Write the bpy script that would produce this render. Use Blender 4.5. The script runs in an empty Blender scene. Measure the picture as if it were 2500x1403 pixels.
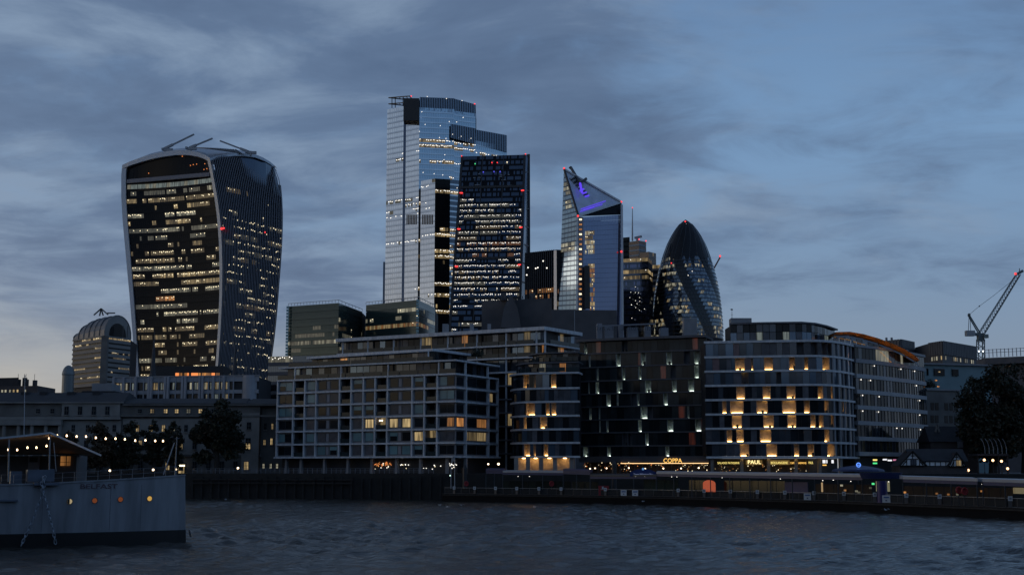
import bpy, math, random
from mathutils import Vector, Matrix

# ---------------------------------------------------------------- camera, sky, sun, exposure
sc = bpy.context.scene
FOC, PW, PH, HOR, ZC = 3200.0, 2500.0, 1403.0, 1145.0, 6.4      # focal length and horizon row in photograph pixels, eye height in metres
PITCH = math.atan((HOR - PH / 2) / FOC)
cd = bpy.data.cameras.new('camera'); cam = bpy.data.objects.new('camera', cd)
sc.collection.objects.link(cam); sc.camera = cam
cd.sensor_width = 36.0; cd.lens = 36.0 * FOC / PW; cd.clip_start = 0.5; cd.clip_end = 20000
cam.location = (0, 0, ZC); cam.rotation_euler = (math.pi / 2 + PITCH, 0, 0)

SUN_AZ, SUN_EL = math.radians(-85), math.radians(1.0)           # the sun has just set, left of the view
world = bpy.data.worlds.new('World'); sc.world = world; world.use_nodes = True
def build_sky():
    nt = world.node_tree; N = nt.nodes; L = nt.links
    bg = N['Background']
    def nd(t, **k):
        n = N.new(t)
        for a, b in k.items(): setattr(n, a, b)
        return n
    def math_(op, a, b=None, c=None, clamp=False):
        n = nd('ShaderNodeMath', operation=op, use_clamp=clamp)
        for i, v in enumerate((a, b, c)):
            if v is None: continue
            if isinstance(v, (int, float)): n.inputs[i].default_value = v
            else: L.new(v, n.inputs[i])
        return n.outputs[0]
    def ramp(fac, stops):
        n = nd('ShaderNodeValToRGB'); L.new(fac, n.inputs[0])
        el = n.color_ramp.elements
        while len(el) < len(stops): el.new(0.5)
        for e, (p, c) in zip(el, stops):
            e.position = p; e.color = (c[0], c[1], c[2], 1)
        return n.outputs[0]
    def mix(f, a, b, kind='MIX'):
        n = nd('ShaderNodeMix', data_type='RGBA', blend_type=kind)
        if isinstance(f, (int, float)): n.inputs[0].default_value = f
        else: L.new(f, n.inputs[0])
        for i, v in ((6, a), (7, b)):
            if isinstance(v, tuple): n.inputs[i].default_value = (v[0], v[1], v[2], 1)
            else: L.new(v, n.inputs[i])
        return n.outputs[2]
    tc = nd('ShaderNodeTexCoord'); sep = nd('ShaderNodeSeparateXYZ'); L.new(tc.outputs['Generated'], sep.inputs[0])
    x, y, z = sep.outputs
    zc = math_('MAXIMUM', z, 0.0)
    sky = nd('ShaderNodeTexSky', sky_type='NISHITA', sun_disc=False)
    sky.sun_elevation = SUN_EL; sky.sun_rotation = SUN_AZ
    # clear dusk air by elevation
    clear = ramp(zc, [(0.0, (2.35, 2.85, 3.65)), (0.06, (2.0, 2.7, 3.7)), (0.13, (1.8, 2.8, 4.25)), (0.24, (1.75, 3.1, 5.1)), (0.4, (1.15, 2.1, 3.9)), (1.0, (0.6, 1.05, 2.1))])
    # afterglow round the place where the sun went down
    sx, sy = math.sin(SUN_AZ), math.cos(SUN_AZ)
    side = math_('ADD', math_('MULTIPLY', x, sx), math_('MULTIPLY', y, sy))
    side = math_('MULTIPLY_ADD', side, 0.5, 0.5)
    side0 = side
    side = math_('POWER', math_('MAXIMUM', side, 0.0), 3.0)
    low = math_('POWER', math_('SUBTRACT', 1.0, math_('MINIMUM', zc, 1.0)), 13.0)
    glow = math_('MULTIPLY', side, low)
    gcol = mix(1.0, (15.0, 9.8, 1.9), glow, 'MULTIPLY')
    clear = mix(1.0, clear, gcol, 'ADD')
    wide = math_('MULTIPLY', math_('POWER', math_('MAXIMUM', side0, 0.0), 10.0), math_('POWER', math_('SUBTRACT', 1.0, math_('MINIMUM', zc, 1.0)), 4.0))
    wcol = mix(1.0, (5.0, 4.2, 2.9), wide, 'MULTIPLY')
    clear = mix(1.0, clear, wcol, 'ADD')
    clear = mix(0.10, clear, sky.outputs[0], 'ADD')
    # clouds on a flat layer overhead
    den = math_('ADD', zc, 0.15)
    u = math_('DIVIDE', x, den); v = math_('DIVIDE', y, den)
    cmb = nd('ShaderNodeCombineXYZ'); L.new(u, cmb.inputs[0]); L.new(v, cmb.inputs[1])
    def noise(sx_, sy_, off, scale, detail, rough, dist):
        mp = nd('ShaderNodeMapping'); L.new(cmb.outputs[0], mp.inputs[0])
        mp.inputs['Scale'].default_value = (sx_, sy_, 1); mp.inputs['Location'].default_value = off
        n = nd('ShaderNodeTexNoise'); L.new(mp.outputs[0], n.inputs['Vector'])
        n.inputs['Scale'].default_value = scale; n.inputs['Detail'].default_value = detail
        n.inputs['Roughness'].default_value = rough; n.inputs['Distortion'].default_value = dist
        return n.outputs[0]
    big = noise(1.0, 0.8, (12.3, 9.1, 0.0), 0.95, 5, 0.52, 0.5)
    mid = noise(1.0, 1.25, (9.3, 4.2, 2.0), 3.4, 8, 0.6, 0.5)
    field = math_('ADD', math_('MULTIPLY', big, 0.60), math_('MULTIPLY', mid, 0.40))
    field = math_('MULTIPLY_ADD', x, -0.24, field)      # cover thins towards the east
    mask = nd('ShaderNodeMapRange', interpolation_type='SMOOTHSTEP'); L.new(field, mask.inputs[0])
    mask.inputs[1].default_value = 0.405; mask.inputs[2].default_value = 0.605
    shade = noise(1.0, 1.3, (1.0, 8.0, 5.0), 2.3, 7, 0.58, 0.4)
    ccol = ramp(shade, [(0.3, (0.86, 1.32, 2.25)), (0.47, (1.15, 1.72, 2.8)), (0.64, (2.2, 3.0, 4.2))])
    ccol = mix(1.0, ccol, mix(1.0, (2.3, 1.6, 0.9), glow, 'MULTIPLY'), 'ADD')
    ccol = mix(1.0, ccol, wcol, 'ADD')
    # the dome darkens away from the horizon
    ccol = mix(1.0, ccol, ramp(zc, [(0.0, (1.05, 1.05, 1.05)), (0.34, (1.0, 1.0, 1.0)), (0.7, (0.6, 0.6, 0.62)), (1.0, (0.5, 0.5, 0.52))]), 'MULTIPLY')
    # thinner cloud towards the horizon so the pale strip shows
    thin = nd('ShaderNodeMapRange', interpolation_type='SMOOTHSTEP'); L.new(zc, thin.inputs[0])
    thin.inputs[1].default_value = 0.065; thin.inputs[2].default_value = 0.135; thin.inputs[3].default_value = 0.15; thin.inputs[4].default_value = 0.88
    m = math_('MULTIPLY', mask.outputs[0], thin.outputs[0])
    L.new(mix(m, clear, ccol), bg.inputs[0])
    bg.inputs[1].default_value = 0.1
build_sky()
sd = bpy.data.lights.new('sun', 'SUN'); sun = bpy.data.objects.new('sun', sd); sc.collection.objects.link(sun)
sd.energy = 0.06; sd.angle = math.radians(12); sd.color = (1.0, 0.82, 0.68)
_d = Vector((math.sin(SUN_AZ) * math.cos(0.12), math.cos(SUN_AZ) * math.cos(0.12), math.sin(0.12)))
sun.rotation_euler = _d.to_track_quat('Z', 'Y').to_euler()
sc.view_settings.view_transform = 'Standard'; sc.view_settings.look = 'None'
sc.view_settings.exposure = 0.0; sc.view_settings.gamma = 1.0; sc.view_settings.use_curve_mapping = False
sc.render.engine = 'CYCLES'
sc.cycles.use_denoising = True; sc.cycles.max_bounces = 5; sc.cycles.diffuse_bounces = 2; sc.cycles.glossy_bounces = 3
sc.cycles.transmission_bounces = 3; sc.cycles.transparent_max_bounces = 6
sc.cycles.caustics_reflective = False; sc.cycles.caustics_refractive = False; sc.cycles.sample_clamp_indirect = 4.0

# ---------------------------------------------------------------- helpers
C = sc.collection
CP, SP = math.cos(PITCH), math.sin(PITCH)
def P(px, py, Y):
    """World point at distance Y (metres north) that the photograph shows at px, py."""
    a, b = (px - PW / 2) / FOC, (PH / 2 - py) / FOC
    t = Y / (CP - b * SP)
    return Vector((t * a, Y, ZC + t * (SP + b * CP)))
def Z(py, Y): return P(0, py, Y).z
def G(px, Y, py=1100): return Vector((P(px, py, Y).x, Y))
def hit(px, a, b, py=1050):
    """Plan point where the sight line at px crosses the plan line a-b."""
    k = P(px, py, 1.0).x
    d = b - a
    t = (k * a.y - a.x) / (d.x - k * d.y)
    return a + d * t

MATS = {}
def mat(name, col, rough=0.6, metal=0.0, noise=0.0, nscale=1.0, emit=None, es=1.0, spec=0.5, sample=True, vary=0.0, stretch=(1, 1, 1), bump=0.0, erough=0.0):
    if name in MATS: return MATS[name]
    m = bpy.data.materials.new(name); m.use_nodes = True
    nt = m.node_tree; b = nt.nodes['Principled BSDF']
    b.inputs['Base Color'].default_value = (*col, 1); b.inputs['Roughness'].default_value = rough
    b.inputs['Metallic'].default_value = metal; b.inputs['Specular IOR Level'].default_value = spec
    if noise or vary:
        src = None
        geo = nt.nodes.new('ShaderNodeNewGeometry'); mp = nt.nodes.new('ShaderNodeMapping')
        mp.inputs['Scale'].default_value = stretch
        nt.links.new(geo.outputs['Position'], mp.inputs[0])
        nz = nt.nodes.new('ShaderNodeTexNoise'); nz.inputs['Scale'].default_value = nscale; nz.inputs['Detail'].default_value = 5
        nt.links.new(mp.outputs[0], nz.inputs['Vector'])
        mr = nt.nodes.new('ShaderNodeMapRange'); mr.inputs[1].default_value = 0.25; mr.inputs[2].default_value = 0.75
        mr.inputs[3].default_value = 1 - noise; mr.inputs[4].default_value = 1 + noise
        nt.links.new(nz.outputs[0], mr.inputs[0]); f = mr.outputs[0]
        if vary:
            oi = nt.nodes.new('ShaderNodeObjectInfo'); m2 = nt.nodes.new('ShaderNodeMapRange')
            m2.inputs[3].default_value = 1 - vary; m2.inputs[4].default_value = 1 + vary
            nt.links.new(oi.outputs['Random'], m2.inputs[0])
            mu = nt.nodes.new('ShaderNodeMath'); mu.operation = 'MULTIPLY'
            nt.links.new(f, mu.inputs[0]); nt.links.new(m2.outputs[0], mu.inputs[1]); f = mu.outputs[0]
        vm = nt.nodes.new('ShaderNodeVectorMath'); vm.operation = 'SCALE'; vm.inputs[0].default_value = col
        nt.links.new(f, vm.inputs['Scale']); nt.links.new(vm.outputs[0], b.inputs['Base Color'])
        if bump:
            bp = nt.nodes.new('ShaderNodeBump'); bp.inputs['Strength'].default_value = bump; bp.inputs['Distance'].default_value = 0.05
            nt.links.new(nz.outputs[0], bp.inputs['Height']); nt.links.new(bp.outputs[0], b.inputs['Normal'])
    if emit:
        b.inputs['Emission Color'].default_value = (*emit, 1); b.inputs['Emission Strength'].default_value = es
        if erough:                      # curtains, blinds and furniture break up the light of a room
            geo = nt.nodes.new('ShaderNodeNewGeometry'); mp = nt.nodes.new('ShaderNodeMapping'); mp.inputs['Scale'].default_value = (2.2, 2.2, .22)
            nt.links.new(geo.outputs['Position'], mp.inputs[0]); nz = nt.nodes.new('ShaderNodeTexNoise'); nz.inputs['Scale'].default_value = 1.1; nz.inputs['Detail'].default_value = 1.5
            nt.links.new(mp.outputs[0], nz.inputs['Vector']); mr = nt.nodes.new('ShaderNodeMapRange'); mr.inputs[1].default_value = .34; mr.inputs[2].default_value = .66
            mr.inputs[3].default_value = es * (1 - erough); mr.inputs[4].default_value = es * (1 + erough * .6); nt.links.new(nz.outputs[0], mr.inputs[0]); nt.links.new(mr.outputs[0], b.inputs['Emission Strength'])
        if not sample: m.cycles.emission_sampling = 'NONE'
    MATS[name] = m
    return m
def lit(name, col, es, sample=False, rough=0.3): return mat(name, (0.05, 0.05, 0.05), 0.12 if 'room' in name else rough, emit=col, es=es, sample=sample, erough=.7 if 'room' in name else 0)

class MB:
    """Collects faces; build() links them as one mesh object."""
    def __init__(s): s.v = []; s.f = []; s.m = []; s.ms = []
    def mi(s, m):
        if m not in s.ms: s.ms.append(m)
        return s.ms.index(m)
    def face(s, pts, m):
        n = len(s.v); s.v.extend(tuple(p) for p in pts); s.f.append(tuple(range(n, n + len(pts)))); s.m.append(s.mi(m))
    def raw(s, vs, fs, m):
        n = len(s.v); s.v.extend(tuple(p) for p in vs); k = s.mi(m)
        for f in fs: s.f.append(tuple(i + n for i in f)); s.m.append(k)
    def box(s, x0, x1, y0, y1, z0, z1, m):
        s.raw([(x0,y0,z0),(x1,y0,z0),(x1,y1,z0),(x0,y1,z0),(x0,y0,z1),(x1,y0,z1),(x1,y1,z1),(x0,y1,z1)],
              [(0,3,2,1),(4,5,6,7),(0,1,5,4),(1,2,6,5),(2,3,7,6),(3,0,4,7)], m)
    def beam(s, a, b, w, h, m, up=Vector((0, 0, 1))):
        a, b = Vector(a), Vector(b); d = (b - a).normalized()
        if abs(d.dot(up)) > 0.98: up = Vector((0, 1, 0))
        r = d.cross(up).normalized() * (w / 2); u = r.cross(d).normalized() * (h / 2)
        s.raw([a-r-u, a+r-u, a+r+u, a-r+u, b-r-u, b+r-u, b+r+u, b-r+u],
              [(0,1,2,3),(7,6,5,4),(0,4,5,1),(1,5,6,2),(2,6,7,3),(3,7,4,0)], m)
    def tube(s, pts, r, m, n=6):
        pts = [Vector(p) for p in pts]; rings = []
        for i, p in enumerate(pts):
            d = (pts[min(i+1, len(pts)-1)] - pts[max(i-1, 0)]).normalized()
            up = Vector((0, 0, 1)) if abs(d.z) < 0.95 else Vector((0, 1, 0))
            a = d.cross(up).normalized(); b = a.cross(d)
            rr = r[i] if isinstance(r, (list, tuple)) else r
            rings.append([p + a * rr * math.cos(2*math.pi*k/n) + b * rr * math.sin(2*math.pi*k/n) for k in range(n)])
        fs = []
        for i in range(len(pts) - 1):
            for k in range(n):
                fs.append((i*n+k, i*n+(k+1) % n, (i+1)*n+(k+1) % n, (i+1)*n+k))
        fs.append(tuple(range(n))[::-1]); fs.append(tuple(range((len(pts)-1)*n, len(pts)*n)))
        s.raw([p for q in rings for p in q], fs, m)
    def prism(s, poly, z0, z1, m, mt=None):
        n = len(poly)
        lo = [(p[0], p[1], z0) for p in poly]; hi = [(p[0], p[1], z1) for p in poly]
        s.raw(lo + hi, [(i, (i+1) % n, n+(i+1) % n, n+i) for i in range(n)] + [tuple(range(n))[::-1]], m)
        s.raw(hi, [tuple(range(n))], mt or m)
    def lathe(s, c, prof, m, n=16):
        vs = [(c[0] + r*math.cos(2*math.pi*k/n), c[1] + r*math.sin(2*math.pi*k/n), c[2] + z) for r, z in prof for k in range(n)]
        fs = [(i*n+k, i*n+(k+1) % n, (i+1)*n+(k+1) % n, (i+1)*n+k) for i in range(len(prof)-1) for k in range(n)]
        fs += [tuple(range(n))[::-1], tuple(range((len(prof)-1)*n, len(prof)*n))]
        s.raw(vs, fs, m)
    def ball(s, c, r, m, n=8, sz=1.0):
        s.lathe(c, [(max(r*math.sin(math.pi*i/5), 0.002), -r*sz*math.cos(math.pi*i/5)) for i in range(6)], m, n)
    def build(s, name, parent=None, smooth=False, kind=None, label=None, cat=None, group=None):
        me = bpy.data.meshes.new(name); me.from_pydata(s.v, [], s.f)
        for m in s.ms: me.materials.append(m)
        me.polygons.foreach_set('material_index', s.m)
        if smooth: me.polygons.foreach_set('use_smooth', [True] * len(s.f))
        me.update()
        o = bpy.data.objects.new(name, me); C.objects.link(o)
        if parent: own(o, parent)
        return tag(o, label, cat, group, kind)
WORLD = {}
def own(o, parent, M=None):
    """Parent o while its own transform stays in world coordinates."""
    o.parent = parent
    o.matrix_parent_inverse = WORLD[parent.name].inverted() if parent.name in WORLD else Matrix.Identity(4)
    if M is not None: WORLD[o.name] = M
    return o
def tag(o, label=None, cat=None, group=None, kind=None):
    for k, v in (('label', label), ('category', cat), ('group', group), ('kind', kind)):
        if v: o[k] = v
    return o
def thing(name, loc, label, cat, group=None):
    o = bpy.data.objects.new(name, None); C.objects.link(o); o.location = loc; o.empty_display_size = 1.0
    WORLD[o.name] = Matrix.Translation(loc)
    return tag(o, label, cat, group)
UB = {}
def ubox(m):
    """A shared one-metre box mesh in the given material, origin at its lower corner."""
    if m.name not in UB:
        b = MB(); b.box(0, 1, 0, 1, 0, 1, m)
        me = bpy.data.meshes.new('box_' + m.name); me.from_pydata(b.v, [], b.f); me.materials.append(m); UB[m.name] = me
    return UB[m.name]
def piece(name, parent, a, b, z0, z1, o0, o1, m):
    """Box along the plan line a-b (left to right), between z0 and z1, from o0 to o1 metres out of the wall towards the viewer."""
    d = Vector((b[0]-a[0], b[1]-a[1])); ln = d.length; d = d / ln
    n = Vector((d.y, -d.x))
    o = bpy.data.objects.new(name, ubox(m)); C.objects.link(o)
    M = Matrix(((-d.x*ln, n.x*(o1-o0), 0, b[0] + n.x*o0), (-d.y*ln, n.y*(o1-o0), 0, b[1] + n.y*o0), (0, 0, z1-z0, z0), (0, 0, 0, 1)))
    o.matrix_basis = M
    if parent: own(o, parent, M)
    return o

# ---------------------------------------------------------------- materials
white_conc = mat('white_concrete', (0.50, 0.515, 0.54), 0.55, noise=0.24, nscale=1.3, stretch=(1, 1, .35))
grey_conc = mat('grey_concrete', (0.22, 0.225, 0.24), 0.6, noise=0.15, nscale=0.5)
dark_conc = mat('dark_concrete', (0.09, 0.09, 0.10), 0.7, noise=0.2, nscale=0.4)
stone = mat('portland_stone', (0.22, 0.212, 0.20), 0.8, noise=0.25, nscale=0.35)
stone_dim = mat('weathered_stone', (0.13, 0.126, 0.12), 0.85, noise=0.3, nscale=0.3)
brick_dark = mat('dark_brick', (0.07, 0.06, 0.06), 0.85, noise=0.3, nscale=0.5)
slate = mat('slate_roof', (0.03, 0.031, 0.036), 0.9, noise=0.25, nscale=0.6)
black = mat('black_metal', (0.018, 0.019, 0.022), 0.5, noise=0.2, nscale=1.0)
steel = mat('grey_steel', (0.24, 0.26, 0.29), 0.4, 0.3, noise=0.1)
pale_steel = mat('pale_steel', (0.45, 0.48, 0.53), 0.38, 0.35, noise=0.1)
frame_dark = mat('dark_frame', (0.05, 0.055, 0.065), 0.45, 0.2, noise=0.1)
frame_grey = mat('grey_frame', (0.19, 0.20, 0.23), 0.5, noise=0.1)
g_dark = mat('dark_glass', (0.012, 0.016, 0.02), 0.06, spec=0.2, noise=0.3, nscale=0.3, vary=0.3)
g_teal = mat('teal_blind_glass', (0.15, 0.26, 0.28), 0.12, spec=0.25, noise=0.12, nscale=0.5, vary=0.25)
g_curtain = mat('curtained_glass', (0.085, 0.09, 0.105), 0.15, spec=0.2, noise=0.3, nscale=0.7, vary=0.3)
g_grey = mat('grey_glass', (0.055, 0.066, 0.082), 0.1, 0.35, spec=0.6, noise=0.25, nscale=0.4, vary=0.35)
g_blue = mat('sky_blue_glass', (0.10, 0.145, 0.20), 0.1, 0.5, spec=0.6, noise=0.15, nscale=0.3, vary=0.3)
g_rail = mat('balustrade_glass', (0.022, 0.034, 0.038), 0.08, spec=0.25, noise=0.1)
# tower glazing
t_blue = mat('tower_glass_bright_sky', (0.64, 0.69, 0.74), 0.07, 1.0, noise=0.06, nscale=0.06)  # west facets: brighter sky reflection put into the base colour
t_blue2 = mat('tower_glass_dim_sky', (0.34, 0.42, 0.50), 0.07, 1.0, noise=0.08, nscale=0.06)  # same tower's glass, darkened for facets turned from the afterglow
t_spand = mat('tower_spandrel', (0.43, 0.49, 0.56), 0.14, 0.95, noise=0.1, nscale=0.2)
t_dark = mat('tower_dark_glass', (0.10, 0.12, 0.15), 0.07, 0.9, noise=0.15, nscale=0.05)
t_black = mat('tower_black_glass', (0.010, 0.011, 0.014), 0.12, 0.0, spec=.12, noise=0.2, nscale=0.1)
t_navy = mat('tower_navy_glass', (0.17, 0.20, 0.30), 0.08, 0.9, noise=0.1, nscale=0.06)
t_green = mat('tower_green_glass', (0.045, 0.068, 0.064), 0.12, 0.35, noise=0.12, nscale=0.1)
t_teal = mat('tower_teal_glass', (0.30, 0.38, 0.42), 0.08, 0.95, noise=0.1, nscale=0.05)
core = mat('dark_core', (0.02, 0.021, 0.025), 0.7, noise=0.1)
# things that give off light
W1, W2, W3 = (1.0, 0.72, 0.34), (1.0, 0.80, 0.50), (1.0, 0.93, 0.78)
l_warm = [lit('lit_room_gold_%d' % i, W1, s) for i, s in enumerate((0.08, 0.19, 0.38))]
l_pale = [lit('lit_room_pale_%d' % i, (0.92, 0.86, 0.62), s) for i, s in enumerate((0.07, 0.16, 0.32))]
l_amber = [lit('lit_room_amber_%d' % i, (1.0, 0.42, 0.12), s) for i, s in enumerate((0.09, 0.2, 0.45))]
l_cool = [lit('lit_room_cool_%d' % i, (0.75, 0.88, 0.80), s) for i, s in enumerate((0.06, 0.14, 0.3))]
lamp_warm = lit('lamp_warm', (1.0, 0.85, 0.55), 1.6); lamp_white = lit('lamp_white', (1.0, 0.95, 0.85), 1.7)
lamp_red = lit('lamp_red', (1.0, 0.045, 0.045), 1.7); lamp_violet = lit('lamp_violet', (0.13, 0.06, 1.0), 0.9)
lamp_green = lit('lamp_green', (0.1, 0.9, 0.3), 1.0); lamp_blue = lit('lamp_blue', (0.12, 0.12, 1.0), 1.0)
lamp_orange = lit('lamp_orange', (1.0, 0.30, 0.08), 1.0)
up_warm = lit('balcony_uplight_warm', (1.0, 0.60, 0.20), 9.0, sample=True)
up_cool = lit('balcony_uplight_cool', (0.85, 1.0, 0.86), 3.5, sample=True)
bulb = lit('festoon_bulb', (1.0, 0.66, 0.38), 6.0, sample=True)
globe = lit('street_globe', (1.0, 0.76, 0.5), 3.5, sample=True)
sign_gold = lit('sign_gold', (1.0, 0.55, 0.12), 1.5); sign_yellow = lit('sign_yellow', (1.0, 0.78, 0.22), 1.2)
sign_white = lit('sign_white', (0.95, 0.95, 1.0), 1.0)

# ---------------------------------------------------------------- curtain-wall builder for the far towers
def lerp(a, b, t): return a + (b - a) * t
def bil(a, b, c, d):
    """Surface through bottom left a, bottom right b, top right c, top left d."""
    return lambda u, v: lerp(lerp(a, b, u), lerp(d, c, u), v)
def runs(rng, n, p, mean=5):
    """n booleans, lit in runs, a share p of them lit."""
    out = []
    while len(out) < n:
        on = rng.random() < p
        k = max(1, int(rng.expovariate(1.0 / (mean if on else mean * 0.9))))
        out += [on] * k
    return out[:n]
def storey(parent, S, nu, v0, v1, glass, rng, p=0.0, pal=None, lampm=None, lampp=0.0, spand=0.28, sm=None, gap=0.07, jit=0.0, mean=5, lit_range=None, lsz=(0.5, 0.16), on=None, name='storey', nl=1):
    """One floor of glazing on the surface S: panes, the spandrel strip under them and the ceiling lights that show."""
    b = MB(); onl = on if on is not None else runs(rng, nu, p, mean)
    vs = v0 + (v1 - v0) * spand
    if spand > 0 and sm:
        k = max(1, nu // 6)
        for i in range(k):
            b.face([S(i/k, v0), S((i+1)/k, v0), S((i+1)/k, vs), S(i/k, vs)], sm)
    level = rng.choice((0, 1, 1, 2)); g = gap / nu / 2
    for i in range(nu):
        u0, u1 = i/nu + g, (i+1)/nu - g
        q = [S(u0, vs), S(u1, vs), S(u1, v1 - (v1-v0)*0.04), S(u0, v1 - (v1-v0)*0.04)]
        nrm = (q[1]-q[0]).cross(q[3]-q[0]).normalized()
        if nrm.dot(q[0]) > 0: nrm = -nrm
        is_on = onl[i] and (lit_range is None or lit_range[0] <= (u0+u1)/2 <= lit_range[1])
        if jit and not is_on:
            e = (q[1]-q[0]).length * jit
            q[0] = q[0] + nrm*rng.uniform(-e, e); q[1] = q[1] + nrm*rng.uniform(-e, e); q[2] = q[2] + nrm*rng.uniform(-e, e)
            q[3] = q[0] + q[2] - q[1]
        if is_on:
            if rng.random() < 0.12: level = rng.choice((0, 0, 1, 2))
            b.face(q, pal[min(2, max(0, level + rng.choice((-1, 0, 0, 0, 1))))])
        else: b.face(q, glass[rng.randrange(len(glass))] if isinstance(glass, list) else glass)
        for _ in range(nl if is_on and lampm else 0):
            if rng.random() > lampp: continue
            du, dv = q[1]-q[0], q[3]-q[0]
            cu, cv = rng.uniform(0.25, 0.75), rng.uniform(0.55, 0.85)
            c0 = q[0] + du*cu + dv*cv + nrm*0.06
            hw = du.normalized()*(du.length*lsz[0]*0.5); hh = dv.normalized()*(dv.length*lsz[1]*0.5); sl = hh*rng.uniform(-0.6, 0.9)
            b.face([c0-hw-hh-sl, c0+hw-hh+sl, c0+hw+hh+sl, c0-hw+hh-sl], lampm)
    return b.build(name, parent, kind='stuff')
def warning(parent, px, py, Y, m=None, r=1.0):
    b = MB(); b.ball(P(px, py, Y), r*.58, m or lamp_red, 8); return b.build('warning_lamp', parent)
def curve1(tab):
    """Piecewise smooth lookup through (key, value) pairs."""
    ks = [k for k, _ in tab]
    def f(x):
        if x <= ks[0]: return tab[0][1]
        for (a, fa), (b2, fb) in zip(tab, tab[1:]):
            if x <= b2:
                t = (x-a)/(b2-a); return fa + (fb-fa)*t
        return tab[-1][1]
    return f

# ---------------------------------------------------------------- river, ground, quay
import numpy as np
def build_river():
    rng = np.random.default_rng(4)
    ys = [48.0]
    while ys[-1] < 300: ys.append(ys[-1] + 0.26 + (ys[-1]-48) * 0.0028)
    xs = [0.0]
    while xs[-1] < 210: xs.append(xs[-1] + (0.42 if xs[-1] < 55 else 0.42 + (xs[-1]-55)*0.02))
    xs = np.array([-x for x in xs[:0:-1]] + xs); ys = np.array(ys)
    X, Yg = np.meshgrid(xs, ys); H = np.zeros_like(X)
    for _ in range(70):
        lam = 0.9 * (7.0 ** rng.random()); th = rng.normal(0.9, 0.75)
        amp = 0.0115 * lam ** 0.6 * rng.uniform(0.5, 1.3); k = 2*np.pi/lam; ph = rng.random()*6.28
        arg = k*(X*np.cos(th) + Yg*np.sin(th)) + ph + 0.7*np.sin(0.11*X+ph) + 0.5*np.sin(0.07*Yg+2*ph)
        H += amp * (np.sin(arg) + 0.22*np.sin(2*arg + 1.5))
    patch = 0.72 + 0.45*np.sin(0.045*X+0.02*Yg)*np.sin(0.05*Yg-0.013*X+1.0)
    H *= patch
    ny, nx = X.shape
    co = np.stack([X, Yg, H], -1).reshape(-1, 3)
    idx = np.arange(ny*nx).reshape(ny, nx)
    q = np.stack([idx[:-1, :-1], idx[:-1, 1:], idx[1:, 1:], idx[1:, :-1]], -1).reshape(-1, 4)
    me = bpy.data.meshes.new('river')
    me.vertices.add(len(co)); me.vertices.foreach_set('co', co.ravel())
    me.loops.add(q.size); me.loops.foreach_set('vertex_index', q.ravel().astype(np.int32))
    me.polygons.add(len(q)); me.polygons.foreach_set('loop_start', np.arange(0, q.size, 4, dtype=np.int32))
    me.polygons.foreach_set('use_smooth', np.ones(len(q), dtype=bool))
    me.update(calc_edges=True)
    m = bpy.data.materials.new('river_water'); m.use_nodes = True; nt = m.node_tree; b = nt.nodes['Principled BSDF']
    b.inputs['Base Color'].default_value = (0.038, 0.035, 0.030, 1); b.inputs['Roughness'].default_value = 0.16; b.inputs['IOR'].default_value = 1.33
    b.inputs['Specular IOR Level'].default_value = 0.42
    geo = nt.nodes.new('ShaderNodeNewGeometry'); mp = nt.nodes.new('ShaderNodeMapping'); mp.inputs['Scale'].default_value = (1.0, 1.5, 1)
    nz = nt.nodes.new('ShaderNodeTexNoise'); nz.inputs['Scale'].default_value = 2.0; nz.inputs['Detail'].default_value = 6; nz.inputs['Distortion'].default_value = 0.6
    bp = nt.nodes.new('ShaderNodeBump'); bp.inputs['Strength'].default_value = 0.9; bp.inputs['Distance'].default_value = 0.16
    nt.links.new(geo.outputs['Position'], mp.inputs[0]); nt.links.new(mp.outputs[0], nz.inputs['Vector']); nt.links.new(nz.outputs[0], bp.inputs['Height']); nt.links.new(bp.outputs[0], b.inputs['Normal'])
    me.materials.append(m)
    o = bpy.data.objects.new('river', me); C.objects.link(o); tag(o, 'dark choppy river water under the dusk sky', kind='structure')
    bed = MB(); bed.face([(-9000, -9000, -1.5), (9000, -9000, -1.5), (9000, 305, -1.5), (-9000, 305, -1.5)], m)
    tag(bed.build('river_outer_water'), 'dark river water reaching out of the frame', kind='structure')
build_river()
QUAY = [Vector(p) for p in ((-2500, 330), (-200, 302), (-73, 297), (-15, 281), (40, 269), (160, 262), (2500, 255))]
ZQ = 5.5
def quay_y(x):
    for a, b in zip(QUAY, QUAY[1:]):
        if a.x <= x <= b.x: return a.y + (b.y-a.y)*(x-a.x)/(b.x-a.x)
ground_m = mat('paving', (0.08, 0.08, 0.085), 0.8, noise=0.3, nscale=0.2)
b = MB(); b.face([(p.x, p.y, ZQ) for p in QUAY] + [(9000, 9000, ZQ), (-9000, 9000, ZQ)], ground_m)
b.build('quay_ground', kind='structure', label='paved north bank behind the river wall')
wall_m = mat('wet_river_wall', (0.012, 0.012, 0.012), 0.8, noise=0.5, nscale=0.5, bump=0.5)
b = MB()
for a, c in zip(QUAY[1:-1], QUAY[2:]):
    b.face([(a.x, a.y-0.05, -3), (c.x, c.y-0.05, -3), (c.x, c.y-0.05, ZQ+0.02), (a.x, a.y-0.05, ZQ+0.02)], wall_m)
    b.face([(a.x, a.y-0.05, ZQ+0.02), (c.x, c.y-0.05, ZQ+0.02), (c.x, c.y+0.9, ZQ+0.02), (a.x, a.y+0.9, ZQ+0.02)], grey_conc)
b.build('river_wall', label='black weed-covered river wall of the north bank', cat='wall')
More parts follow.
